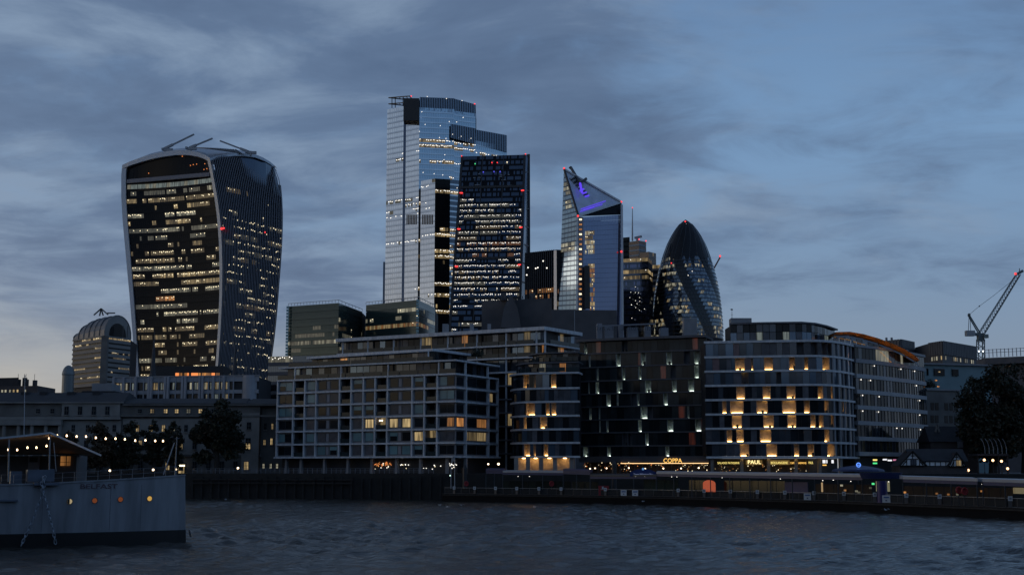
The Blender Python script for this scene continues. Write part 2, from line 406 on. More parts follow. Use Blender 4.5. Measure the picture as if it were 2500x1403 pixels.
# timber fendering along the wall between the ship and the pier
timber = mat('wet_timber', (0.025, 0.023, 0.022), 0.9, noise=0.4, nscale=2.0)
def fender():
    t = thing('timber_fender', (G(760, 288).x, 288, 0), 'dark timber fender frame of piles and beams fixed to the river wall', 'fender')
    rng = random.Random(3)
    for px in range(455, 1085, 24):
        x = G(px + rng.uniform(-3, 3), 290, 1180).x; y = quay_y(x) - 0.4
        b = MB(); b.box(x-0.17, x+0.17, y-0.2, y+0.2, -2, ZQ-0.9 + rng.uniform(-0.2, 0.5), timber); b.build('pile', t)
    for zz in (ZQ-1.3, ZQ-2.1):
        for i in range(9):
            x0, x1 = G(455 + i*46, 290, 1180).x, G(455 + (i+1)*46 - 3, 290, 1180).x
            b = MB(); b.beam((x0, quay_y(x0)-0.75, zz), (x1, quay_y(x1)-0.75, zz), 0.25, 0.3, timber); b.build('beam', t)
fender()
def railing():
    t = thing('quay_railing', (G(800, 290).x, 290, ZQ), 'thin dark metal railing along the promenade above the timber fender', 'railing')
    xs = [G(px, 290, 1150).x for px in range(452, 1070, 12)]
    for x in xs:
        b = MB(); b.box(x-0.04, x+0.04, quay_y(x)+0.26, quay_y(x)+0.34, ZQ, ZQ+1.1, frame_grey); b.build('post', t)
    for zz in (1.1, 0.75, 0.4):
        b = MB()
        for x0, x1 in zip(xs, xs[1:]): b.beam((x0, quay_y(x0)+0.3, ZQ+zz), (x1, quay_y(x1)+0.3, ZQ+zz), 0.05, 0.05, frame_grey)
        b.build('rail', t)
railing()

# the south bank behind the viewer: its dark blocks are what the lower windows opposite mirror
b = MB(); _r = random.Random(9); _x = -2600.0
b.box(-3000, 3000, -3000, -26, -3, 4.7, ground_m)
while _x < 900:
    w = _r.uniform(28, 60); h = _r.uniform(46, 66); b.box(_x, _x+w, -150+_r.uniform(-20, 10), -95+_r.uniform(-8, 8), 4.7, h, dark_conc); _x += w + _r.uniform(2, 9)
b.build('south_bank', kind='structure', label='dark south bank with blocks of buildings behind the viewer')

# ---------------------------------------------------------------- 1. tall tower of stepped mirror-glass facets (Y about 1000 m)
def bishopsgate():
    rng = random.Random(11)
    t = thing('glass_skyscraper', P(1040, 1100, 1000).xy.to_3d(), 'tallest tower of pale mirror glass facets with a stepped top', 'skyscraper')
    ZB = 8.0
    def z(py, Y=1000): return Z(py, Y)
    # plan corners: left facets face west, right facets face south east
    pts = [G(941, 1012, 600), G(982, 1002, 600), G(988, 1001.5, 600), G(1021, 993, 600), G(1107, 998, 600), G(1160, 1006, 600), G(1237, 1026, 600)]
    tops = [None]*6
    def facet(i, a, b, ztop, nu, glass, pz, lampp, spand=0.3, prob=None, zlow=ZB, sm=t_spand):
        n = int((ztop - zlow) / 4.1)
        S = bil(Vector((a.x, a.y, zlow)), Vector((b.x, b.y, zlow)), Vector((b.x, b.y, ztop)), Vector((a.x, a.y, ztop)))
        for k in range(n):
            zm = zlow + (k+0.5)/n*(ztop-zlow)
            p, lp, pal = prob(zm) if prob else (0, 0, l_pale)
            if glass is t_blue: pal = [t_blue, t_blue, l_pale[0]]
            elif glass is t_blue2: pal = [t_blue2, l_warm[0], l_warm[1]]
            storey(t, S, nu, k/n, (k+1)/n, glass, rng, p=p, pal=pal, lampm=lamp_white, lampp=lp, spand=spand, sm=sm, jit=0.004, mean=6, lsz=(0.6, 0.2))
    def bands(spec):
        def f(zm):
            for py0, py1, p, lp, pal in spec:
                if z(py1) <= zm <= z(py0): return p, lp, pal
            return 0.0, 0, l_pale
        return f
    left = bands([(483, 497, .7, .8, l_pale), (497, 511, .5, .7, l_pale), (511, 525, .9, .8, l_pale), (525, 538, .4, .7, l_pale), (583, 600, .55, .8, l_pale), (360, 480, .12, .7, l_pale), (680, 740, .06, .7, l_pale)])
    right = bands([(345, 357, .7, .8, l_warm), (359, 375, .95, .95, l_warm), (398, 413, .9, .9, l_warm), (413, 470, .1, .9, l_pale), (490, 503, 1.0, .9, l_warm), (583, 600, .9, .8, l_warm), (630, 645, .5, .8, l_warm), (700, 715, .7, .8, l_warm), (730, 780, .2, .7, l_warm)])
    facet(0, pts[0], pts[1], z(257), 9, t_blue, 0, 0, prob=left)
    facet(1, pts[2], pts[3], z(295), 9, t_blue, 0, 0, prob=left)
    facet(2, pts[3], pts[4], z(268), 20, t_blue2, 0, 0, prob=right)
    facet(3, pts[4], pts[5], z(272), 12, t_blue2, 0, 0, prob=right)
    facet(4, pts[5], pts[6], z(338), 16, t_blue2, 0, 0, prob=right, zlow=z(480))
    # core behind the panes, with the folds between facets
    b = MB(); q = [p + Vector((0.3 if i < 3 else 0, 0.5)) for i, p in enumerate(pts)]
    b.prism([q[0], q[1], q[1]+Vector((8, 26)), q[0]+Vector((8, 26))], ZB, z(257)-0.2, core)
    b.prism([q[2], q[3], q[4], q[5], q[5]+Vector((0, 20)), q[2]+Vector((0, 20))], ZB, z(297), core)
    b.prism([q[3]+Vector((2, .3)), q[4], q[5], q[5]+Vector((0, 20)), q[3]+Vector((2, 20))], z(297), z(270), core)
    b.prism([q[5], q[6], q[6]+Vector((0, 20)), q[5]+Vector((0, 20))], ZB, z(372), core)
    b.build('core', t)
    fold = mat('tower_fold_metal', (0.10, 0.13, 0.19), 0.25, 0.8, noise=0.1, nscale=0.1)
    for a, c, zt in ((pts[1], pts[2], z(292)), ):
        bb = MB(); bb.face([(a.x, a.y, ZB), (c.x, c.y, ZB), (c.x, c.y, zt), (a.x, a.y, zt)], fold); bb.build('fold', t)
    # louvred crowns: separate vertical fins above a dark back
    louv = mat('louvre_fin', (0.20, 0.25, 0.32), 0.3, 0.8, noise=0.1)
    def crown(a, c, py0a, py0b, py1a, py1b, n):
        bb = MB(); ya = (a.y+c.y)/2; q0, q1 = a+Vector((0, .6)), c+Vector((0, .6))
        bb.face([(q0.x, q0.y, Z(py1a, a.y)), (q1.x, q1.y, Z(py1b, c.y)), (q1.x, q1.y, Z(py0b, c.y)), (q0.x, q0.y, Z(py0a, a.y))], core)
        bb.face([(q0.x, q0.y+14, Z(py1a, a.y)), (q1.x, q1.y+14, Z(py1b, c.y)), (q1.x, q1.y, Z(py0b, c.y)), (q0.x, q0.y, Z(py0a, a.y))], core)
        bb.build('louvre_back', t)
        for i in range(n):
            u = (i+0.5)/n; p = lerp(a, c, u); d = (c-a)/n*0.5
            fb = MB(); p0, p1 = p-d*0.5, p+d*0.5
            z0, z1 = Z(lerp(py1a, py1b, u), p.y), Z(lerp(py0a, py0b, u), p.y)
            fb.raw([(p0.x, p0.y, z0), (p1.x, p1.y, z0), (p1.x, p1.y, z1), (p0.x, p0.y, z1), (p0.x, p0.y+.5, z0), (p1.x, p1.y+.5, z0), (p1.x, p1.y+.5, z1), (p0.x, p0.y+.5, z1)],
                   [(0,1,2,3),(5,4,7,6),(0,4,5,1),(2,6,7,3),(0,3,7,4),(1,5,6,2)], louv); fb.build('louvre', t)
    crown(pts[3], pts[4], 237, 240, 268, 276, 20); crown(pts[4], pts[5], 241, 255, 277, 285, 12)
    s0 = lerp(pts[4], pts[5], -0.18); crown(lerp(pts[4], pts[5], 0.02)-Vector((3, 5)), pts[5]-Vector((0, 4)), 302, 313, 336, 352, 14)
    crown(pts[5], pts[6]-Vector((0, 1)), 316, 330, 352, 372, 18)
    # front block: west face in the brightened glass, recess drawn as a flat black face
    e0, e1, e2, e3 = G(1026, 974, 600), G(1061, 965, 600), G(1072, 966, 600), G(1098, 968, 600)
    e4 = G(1122, 972, 600)
    zt = Z(436, 966)
    facet(5, e0, e1, zt, 9, t_blue, 0, 0, prob=bands([(440, 500, .2, .8, l_pale), (583, 600, .9, .8, l_pale), (505, 540, .15, .6, l_pale), (690, 790, .05, .5, l_pale)]))
    dark = bands([(487, 502, 1., .9, l_warm), (572, 582, .3, .8, l_warm), (584, 600, 1., .9, l_warm), (633, 648, .8, .8, l_warm), (700, 716, 1., .7, l_warm), (730, 742, .7, .6, l_warm), (762, 778, 1., .9, l_warm), (600, 800, .12, .4, l_warm)])
    facet(6, e1, e3, zt, 9, t_black, 0, 0, prob=dark, sm=t_black)
    facet(7, e3, e4, Z(440, 970), 6, t_dark, 0, 0, prob=dark)
    b = MB(); b.prism([e0+Vector((.4, .4)), e1+Vector((0, .5)), e3+Vector((0, .5)), e4+Vector((0, .5)), e4+Vector((0, 12)), e0+Vector((0, 12))], ZB, zt-0.2, core); b.build('front_block_core', t)
    for i in range(7):          # ventilation louvres on the pale faces
        for a, c in ((pts[2], pts[3]), (e0, e1)):
            p = lerp(a, c, 0.15 + i*0.115); d = (c-a).normalized()*0.45; n = Vector((d.y, -d.x))*0.3
            fb = MB(); fb.face([(p.x-d.x+n.x, p.y-d.y+n.y, Z(548, p.y)), (p.x+d.x+n.x, p.y+d.y+n.y, Z(548, p.y)), (p.x+d.x+n.x, p.y+d.y+n.y, Z(524, p.y)), (p.x-d.x+n.x, p.y-d.y+n.y, Z(524, p.y))], black); fb.build('vent_slot', t)
    # unfinished steel canopy at the top left
    for py, off in ((237, 0), (252, 0)):
        fr = MB(); a, c, d = P(949, py+2, 1012), P(1000, py-2, 992), P(1008, py+8, 1020)
        for p, q_ in ((a, c), (c, d), (a, d)): fr.beam(p, q_, 0.7, 0.7, black)
        for k in range(1, 6): fr.beam(lerp(a, c, k/6), lerp(a, d, k/6), 0.4, 0.4, black)
        fr.build('canopy_frame', t)
    for px in (957, 965, 984):
        fr = MB(); fr.beam(P(px, 238, 1008), P(px, 264, 1008), 0.6, 0.6, black); fr.build('canopy_post', t)
    fr = MB(); a, c = P(985, 240, 989), P(1023, 240, 989)
    fr.box(a.x, c.x, 990, 1004, Z(294, 990), Z(240, 990), black); fr.build('plant_tower', t)
    fr = MB(); a, c = P(938, 640, 1022), P(945, 640, 1022); fr.box(a.x, c.x, 1014, 1040, ZB, Z(640, 1016), t_dark); fr.build('side_wing', t)
    segs = [(pts[0], pts[1], 941, 985), (pts[2], pts[3], 985, 1021), (pts[3], pts[4], 1021, 1107), (pts[4], pts[5], 1107, 1160), (pts[5], pts[6], 1160, 1240)]
    def on_face(px, py):                # distance of the face that shows at this place
        if py > 436 and px > 1026: return hit(px, e1, e4, py).y
        y = next(hit(px, a, c, py).y for a, c, x0, x1 in segs if px <= x1)
        return y - 5.5 if px > 1100 and 300 < py < 352 else y
    for px, py in ((1004, 237), (1159, 256)): warning(t, px, py-2, on_face(px, py)-.5, r=0.9)
    for px, py in ((1043, 236), (1090, 241), (1128, 246), (1019, 249), (993, 271), (988, 287), (1030, 273), (1038, 304), (1075, 307), (1097, 297), (1115, 298), (1131, 287), (1024, 321), (1073, 336), (1089, 338), (1086, 378), (1084, 390), (1033, 421), (1060, 424), (1081, 427), (1116, 459), (1105, 328), (1126, 333), (1150, 338)):
        warning(t, px, py, on_face(px, py)-.6, lamp_white, r=0.5)
bishopsgate()

# ---------------------------------------------------------------- 2. raked dark tower
def leadenhall():
    rng = random.Random(21)
    t = thing('wedge_tower', P(1190, 1100, 880).xy.to_3d(), 'dark wedge-shaped tower leaning back, lit office floors and red lamps', 'skyscraper')
    YB, YT = 860.0, 905.0
    bl, br = P(1096, 830, YB), P(1267, 830, YB); tl, tr = P(1128, 382, YT), P(1281, 378, YT)
    S = bil(bl, br, tr, tl); n = 33
    for k in range(n):
        v0, v1 = k/n, (k+1)/n; py = lerp(830, 380, (k+.5)/n)
        if py < 475: p, lp = 0.0, 0
        elif py < 490: p, lp = 0.05, 0
        else: p, lp = rng.choice((0.35, 0.6, 0.75, 0.85, 0.5)), rng.choice((0.6, 0.85, 0.95))
        pal = l_amber if rng.random() < 0.06 else (l_pale if rng.random() < .7 else l_warm)
        storey(t, S, 42, v0, v1, [t_dark, t_dark, t_black], rng, p=p, pal=[t_dark, pal[0], pal[0]], lampm=lamp_white, lampp=lp*0.6, spand=0.34, sm=t_black, jit=0.004, mean=6, lsz=(0.42, 0.17), nl=2)
    for k in (7, 14, 21, 27):            # mega-frame bands
        b = MB(); v = k/n + 0.002
        a, c = S(0, v), S(1, v); b.beam(a-Vector((0, .4, 0)), c-Vector((0, .4, 0)), 0.8, 1.6, black); b.build('frame_band', t)
    for u in (0.0, 0.333, 0.667, 1.0):
        b = MB(); b.beam(S(u, 0)-Vector((0, .4, 0)), S(u, 1)-Vector((0, .4, 0)), 0.7 if 0 < u < 1 else 1.6, 0.6, black); b.build('frame_column', t)
    # right flank and back
    bk_b, bk_t = P(1290, 830, 908), P(1289, 377, 908)
    fl = mat('tower_side_panel', (0.16, 0.19, 0.24), 0.2, 0.6, noise=0.1, nscale=0.1)
    b = MB(); b.face([br, bk_b, bk_t, tr], fl); b.build('flank', t)
    b = MB(); b.beam(bk_b+Vector((.6, 0, 0)), bk_t+Vector((.6, 0, 0)), 1.6, 1.6, black); b.build('frame_column', t)
    for k in range(1, 10):
        b = MB(); b.beam(lerp(br, tr, k/10)+Vector((.4, -.3, 0)), lerp(bk_b, bk_t, k/10)+Vector((.4, -.3, 0)), 0.8, 0.8, black); b.build('frame_brace', t)
    b = MB(); tb, ub = P(1128, 382, 930), P(1096, 830, 930)
    b.face([bl, tl, tl+Vector((0, 25, 0)), bl+Vector((0, 65, 0))], core); b.face([tl, tr, bk_t+Vector((0, 20, 0)), tl+Vector((0, 25, 0))], core)
    b.face([bl+Vector((0, .8, 0)), br+Vector((0, .8, 0)), tr+Vector((0, .8, 0)), tl+Vector((0, .8, 0))], core); b.box(bl.x, br.x, YB-2, YB+46, ZQ, bl.z-.05, core); b.build('core', t)
    # plant behind the glass at the top
    for i in range(10):
        u, v = rng.uniform(.08, .9), rng.uniform(0.82, 0.98); p = S(u, v)-Vector((0, .3, 0)); w = rng.uniform(1, 4)
        b = MB(); b.beam(p, p+Vector((w, 0, 0)), 0.3, 0.5, steel); b.build('plant_pipe', t)
    for px, py, m in ((1160, 400, lamp_green), (1201, 397, lamp_red), (1214, 397, lamp_red), (1238, 396, lamp_warm), (1180, 420, lamp_blue), (1206, 419, lamp_blue), (1221, 419, lamp_blue), (1283, 376, lamp_red), (1127, 381, lamp_red)):
        warning(t, px, py, lerp(YB, YT, (830-py)/450)-1.2, m, 0.75)
    for px, py in ((1126, 471), (1276, 465), (1120, 559), (1272, 555), (1114, 650), (1268, 646)):
        b = MB(); b.lathe(P(px, py, lerp(YB, YT, (830-py)/450)-1.2), [(0.01, -.5), (1.2, -.25), (1.2, .25), (0.01, .5)], lamp_red, 8); b.build('warning_lamp', t)
leadenhall()

# ---------------------------------------------------------------- 3. short black curved tower
def dark_tower():
    rng = random.Random(31)
    t = thing('black_office_tower', P(1340, 1100, 840).xy.to_3d(), 'short black office tower with vertical fins between wedge tower and pointed tower', 'office tower')
    ZB = 8
    a, b_, c = G(1282, 838, 700), G(1352, 826, 700), G(1359, 824, 700)
    def seg(p, q, pyt, nu, spec):
        zt = Z(pyt, (p.y+q.y)/2); n = 34
        S = bil(Vector((p.x, p.y, ZB)), Vector((q.x, q.y, ZB)), Vector((q.x, q.y, zt)), Vector((p.x, p.y, zt)))
        for k in range(n):
            py = HOR - (HOR-pyt)*(k+.5)/n
            pr = 0; pal = l_warm
            for y0, y1, pp, pl in spec:
                if y0 <= py < y1: pr, pal = pp, pl
            storey(t, S, nu, k/n, (k+1)/n, t_black, rng, p=pr, pal=[pal[0], pal[0], pal[1]], lampm=lamp_warm, lampp=0.5, spand=0.25, sm=t_black, jit=.004, mean=2)
    seg(a, b_, 613, 14, [(640, 665, .2, l_amber), (700, 740, .3, l_amber)])
    arc = [Vector((lerp(c.x, G(1402, 845, 700).x, s), 824 + 22*(1-math.sqrt(max(0, 1-(s*0.98)**2))))) for s in [i/6 for i in range(7)]]
    for p, q in zip(arc, arc[1:]): seg(p, q, 614, 3, [(704, 720, .75, l_amber), (722, 735, .6, l_pale), (738, 758, .6, l_warm)])
    for i in range(15):
        p = lerp(a, b_, i/14); bb = MB(); bb.box(p.x-.15, p.x+.15, p.y-.9, p.y-.1, ZB, Z(613, 832), frame_dark); bb.build('fin', t)
    bb = MB(); bb.prism([b_+Vector((0, -.9)), c+Vector((0, -.9)), c+Vector((0, 5)), b_+Vector((0, 5))], ZB, Z(612, 825), pale_steel); bb.build('corner_pier', t)
    bb = MB(); bb.prism([a+Vector((0, .4)), b_+Vector((0, .4)), c+Vector((0, .4))] + [p+Vector((-.4, .5)) for p in arc[1:]] + [arc[-1]+Vector((0, 25)), a+Vector((0, 25))], ZB, Z(614, 832), core); bb.build('core', t)
    for px, py in ((1326, 637), (1308, 655), (1289, 653), (1313, 653), (1335, 654), (1286, 671)): warning(t, px, py, hit(px, a, b_, py).y-1.2, lamp_white, .8)
dark_tower()

# ---------------------------------------------------------------- 4. pointed tower with slanted roof
def scalpel():
    rng = random.Random(41)
    t = thing('slanted_tower', P(1450, 1100, 820).xy.to_3d(), 'tower with a sharp slanted triangular roof lit violet and a boom on it', 'skyscraper')
    YF, YL = 812.0, 822.0
    pyb = 830
    apex = P(1377, 413, 828); mid = P(1412, 528, YF); rt = P(1518, 494, 830)
    rt2 = P(1516, 524, 826)
    lb, mb_, rb = P(1360, pyb, YL), P(1410, pyb, YF), P(1519, pyb, 828)
    # left facet, tapering to the apex: storeys clipped by the sloping edge
    n = 36; zb, za = lb.z, apex.z
    for k in range(n):
        z0, z1 = lerp(zb, za, k/n), lerp(zb, za, (k+1)/n)
        def edge(zz):
            tL = (zz-zb)/(za-zb); L_ = lerp(lb, apex, tL)
            if zz <= mid.z: R_ = lerp(mb_, mid, (zz-zb)/(mid.z-zb))
            else: R_ = lerp(mid, apex, (zz-mid.z)/(za-mid.z))
            return L_, R_
        L0, R0 = edge(z0); L1, R1 = edge(z1)
        py = lerp(pyb, 413, (k+.5)/n)
        p = 0.55 if 450 < py < 545 else (0.8 if 595 < py < 620 else 0.03)
        storey(t, bil(L0, R0, R1, L1), max(2, int((R0-L0).length/3)), 0, 1, t_teal, rng, p=p, pal=l_pale, lampm=lamp_warm, lampp=.15, spand=.25, sm=t_dark, jit=.004, mean=3, lit_range=(.1, .85))
    # roof triangle
    roof = mat('slanted_roof_glass', (0.55, 0.60, 0.68), 0.4, 0.35, noise=0.15, nscale=0.2)
    b = MB(); m2 = 10
    for i in range(m2):
        for j in range(m2-i):
            q = lambda i_, j_: mid + (rt-mid)*(i_/m2) + (apex-mid)*(j_/m2)
            b.face([q(i, j), q(i+1, j), q(i, j+1)], roof)
            if i+j < m2-1: b.face([q(i+1, j), q(i+1, j+1), q(i, j+1)], roof)
    b.build('slanted_roof', t)
    b = MB(); b.face([mid, rt2, rt], t_black); b.build('roof_gable', t)
    for p, q in ((apex, mid), (apex, rt), (mid, rt)):
        b = MB(); b.beam(p+Vector((0, -.6, 0)), q+Vector((0, -.6, 0)), 1.0, 1.0, pale_steel if p is not apex or q is not mid else black); b.build('roof_edge', t)
    # front face
    fl, fr = P(1424, 530, YF+1.5), rt2; flb = P(1424, pyb, YF+1.5)
    S = bil(flb, rb, fr, fl); n = 26
    for k in range(n):
        py = lerp(pyb, 527, (k+.5)/n)
        on = [False]*24
        if 560 < py < 615: on = [i < 7 and i > 0 and rng.random() < .9 for i in range(24)]
        if 645 < py < 760: on = [3 <= i < 7 and rng.random() < .85 for i in range(24)]
        pal = [l_amber[1], l_warm[1], l_warm[2]] if py > 640 else [l_warm[0], l_warm[1], l_pale[2]]
        storey(t, S, 24, k/n, (k+1)/n, t_navy, rng, pal=pal, on=on, lampm=lamp_warm, lampp=.35, spand=.12, sm=t_navy, jit=.004, gap=.05)
    b = MB(); p0, p1 = P(1427, 650, 810), P(1440, 650, 810)
    b.box(p0.x, p1.x, 810.2, 813, Z(752, 810), Z(648, 810), black); b.build('recess', t)
    st = bil(mb_, flb, fl, mid)
    strip = mat('strip_glass', (0.14, 0.13, 0.15), 0.2, 0.5, noise=0.2, nscale=0.5)
    b = MB(); b.face([mb_, flb, fl, mid], strip); b.build('corner_strip', t)
    for k in range(19):
        b = MB(); p = st(.45, 1-(k+.6)*12.2/302) + Vector((0, -.5, 0)); b.box(p.x-.8, p.x+.8, p.y-.1, p.y+.1, p.z-.5, p.z+.5, l_amber[2] if k % 3 else lamp_warm); b.build('corner_lamp', t)
    b = MB(); b.beam(P(1518, 500, 825), P(1520, pyb, 825), 1.4, 1.4, pale_steel); b.build('corner_edge', t)
    b = MB(); b.beam(P(1409, 528, YF-1), P(1408, pyb, YF-1), .8, .8, pale_steel); b.build('corner_edge', t)
    b = MB(); b.prism([mb_.xy+Vector((0, 1)), rb.xy+Vector((-.5, 1)), rb.xy+Vector((0, 25)), mb_.xy+Vector((0, 25))], ZQ, mid.z-1, core)
    o_ = Vector((.5, 1.5, 0)); b.face([lb+o_, mb_+o_, mid+o_, apex+o_], core); b.box(lb.x, rb.x-.5, lb.y+1, lb.y+20, ZQ, lb.z-.1, core); b.build('core', t)
    # violet light strips and the comb of louvres in the roof
    nr = (rt-mid).cross(apex-mid).normalized()
    if nr.y > 0: nr = -nr
    def on_roof(px, py):
        d = P(px, py, 1.0) - Vector((0, 0, ZC)); o = Vector((0, 0, ZC))
        return o + d * ((mid-o).dot(nr) / d.dot(nr)) + nr*0.35
    for (x0, y0, x1, y1) in ((1418, 511, 1478, 491), (1424, 513, 1470, 499), (1416, 517, 1450, 506)):
        b = MB(); b.beam(on_roof(x0, y0), on_roof(x1, y1), 0.5, 0.3, lamp_violet); b.build('light_strip', t)
    for i in range(13):
        x0, y0 = 1391 + i*3.1, 437 + i*3.6
        b = MB(); b.beam(on_roof(x0, y0), on_roof(x0+9, y0-6+i*.3), 1.0, .8, frame_dark if i % 2 else lamp_violet if i > 7 else pale_steel); b.build('roof_louvre', t)  # some lower louvres glow violet in place of light falling on them
    b = MB(); b.beam(P(1393, 408, 836), P(1416, 447, 822), 1.3, 1.3, frame_dark); b.beam(P(1416, 447, 822), P(1432, 436, 826), 1.0, 1.6, frame_dark)
    b.beam(P(1416, 447, 822), P(1421, 470, 818), 1.2, 1.2, lamp_violet); b.beam(P(1393, 408, 836), P(1390, 411, 836), 2, 1, frame_dark); b.build('maintenance_boom', t)  # violet light on the lower boom arm put in as glow
    for px, py, Y in ((1377, 411, 827), (1517, 493, 829), (1411, 527, 810.5), (1517, 614, 824)): warning(t, px, py, Y, r=1.15)
scalpel()

# ---------------------------------------------------------------- 5. rounded tower with spiral glazing
def gherkin():
    rng = random.Random(51)
    Yc = 960.0; cx = P(1678, 760, Yc).x
    t = thing('rounded_tower', (cx, Yc, 8), 'bullet-shaped rounded tower with diamond panes and dark spiral bands', 'skyscraper')
    prof = [(536, 0.3), (540, 7), (547, 15), (556, 23), (566, 30), (580, 38.5), (600, 48.5), (620, 56), (640, 62.5), (660, 68.5), (690, 75), (720, 80), (760, 84), (800, 86.5), (840, 86), (1000, 78), (1150, 70)]
    zs = sorted((Z(py, Yc), r*Yc/FOC) for py, r in prof)
    R = curve1(zs); ztop = zs[-1][0]; zlow = Z(830, Yc); zdome = Z(634, Yc)
    N = 60
    def pt(a, zz, off=0): 
        r = R(zz)+off; return Vector((cx + r*math.sin(a), Yc - r*math.cos(a), zz))
    n = 21; dz = (zdome-zlow)/n
    glass = [mat('spiral_tower_glass', (0.19, 0.215, 0.24), .12, .75, noise=.15, nscale=.1), t_dark]
    band = mat('spiral_band_glass', (0.012, 0.014, 0.017), .15, .1, noise=.1)
    for k in range(n):
        b = MB(); z0, z1 = zlow+k*dz, zlow+(k+1)*dz; pr = 0.5 if k < 5 else 0.22
        onl = runs(rng, N, pr, 3); lev = rng.choice((0, 1, 1, 2))
        for i in range(N):
            o = (k % 2)*0.5; a0 = 2*math.pi*(i+o)/N; am = 2*math.pi*(i+o+.5)/N; a1 = 2*math.pi*(i+o+1)/N
            if math.cos(am) < -0.2: continue
            def kind(a):
                ph = (a*6/(2*math.pi) + (z0-zlow)/(zdome-zlow)*1.05 + 0.62) % 1.0
                return ph < 0.34
            for tri, aa in (((a0, z0, a1, z0, am, z1), am), ((am, z1, a1+0, z0, a1+(am-a0), z1), a1)):
                mm = band if kind(aa) else (rng.choice(l_pale if rng.random() < .8 else l_warm) if onl[i] and not kind(aa) and rng.random() < .75 else rng.choice((glass[0], glass[0], glass[1])))
                c = [pt(tri[0], tri[1]), pt(tri[2], tri[3]), pt(tri[4], tri[5])]
                g = (c[0]+c[1]+c[2])/3
                b.face([lerp(p, g, .08) for p in c], mm)
        b.build('storey', t, kind='stuff')
        b = MB(); ring = [2*math.pi*i/N - math.pi*0.6 for i in range(int(N*.6)+1)]
        for a0, a1 in zip(ring, ring[1:]): b.face([pt(a0, z0-.25, .25), pt(a1, z0-.25, .25), pt(a1, z0+.25, .25), pt(a0, z0+.25, .25)], frame_dark)
        b.build('floor_ring', t)
    b = MB(); zz = [lerp(zdome, ztop, (i/14)**0.8) for i in range(15)]; dome = mat('dome_glass', (0.012, 0.013, 0.016), .14, .0, spec=.3, noise=.1)
    for z0, z1 in zip(zz, zz[1:]):
        for i in range(N): 
            a0, a1 = 2*math.pi*i/N, 2*math.pi*(i+1)/N
            b.face([pt(a0, z0), pt(a1, z0), pt(a1, z1), pt(a0, z1)], dome)
    for i in range(N//2):     # saw-tooth lower edge of the dome glazing
        a0, am, a1 = 2*math.pi*(2*i)/N, 2*math.pi*(2*i+1)/N, 2*math.pi*(2*i+2)/N
        if i % 3 != 1: b.face([pt(a0, zdome, .3), pt(a1, zdome, .3), pt(am, zdome-dz*(3.5 if i % 3 == 0 else 2), .3)], dome)
    b.build('dome', t, smooth=False)
    for i in range(0, N, 3):
        b = MB(); a = 2*math.pi*i/N
        if math.cos(a) < -.1: continue
        b.tube([pt(a + j*0.02, z, .1) for j, z in enumerate(zz[:-2])], .16, frame_dark, 4); b.build('dome_rib', t)
    b = MB(); b.lathe((cx, Yc, ZQ), [(R(zlow)-2.8, 0), (R(zlow)-.8, zlow-ZQ)] + [(max(R(zlow+(ztop-zlow)*i/12)-.7, .1), zlow-ZQ+(ztop-zlow)*i/12) for i in range(1, 13)], core, 40); b.build('core', t)
    warning(t, 1673, 541, Yc-3, r=1.1); warning(t, 1639, 642, Yc-15.2, r=.8)
    for px, py in ((1675, 547), (1680, 672), (1690, 662)): warning(t, px, py, Yc-R(Z(py, Yc))-.5, lamp_white, .6)
gherkin()

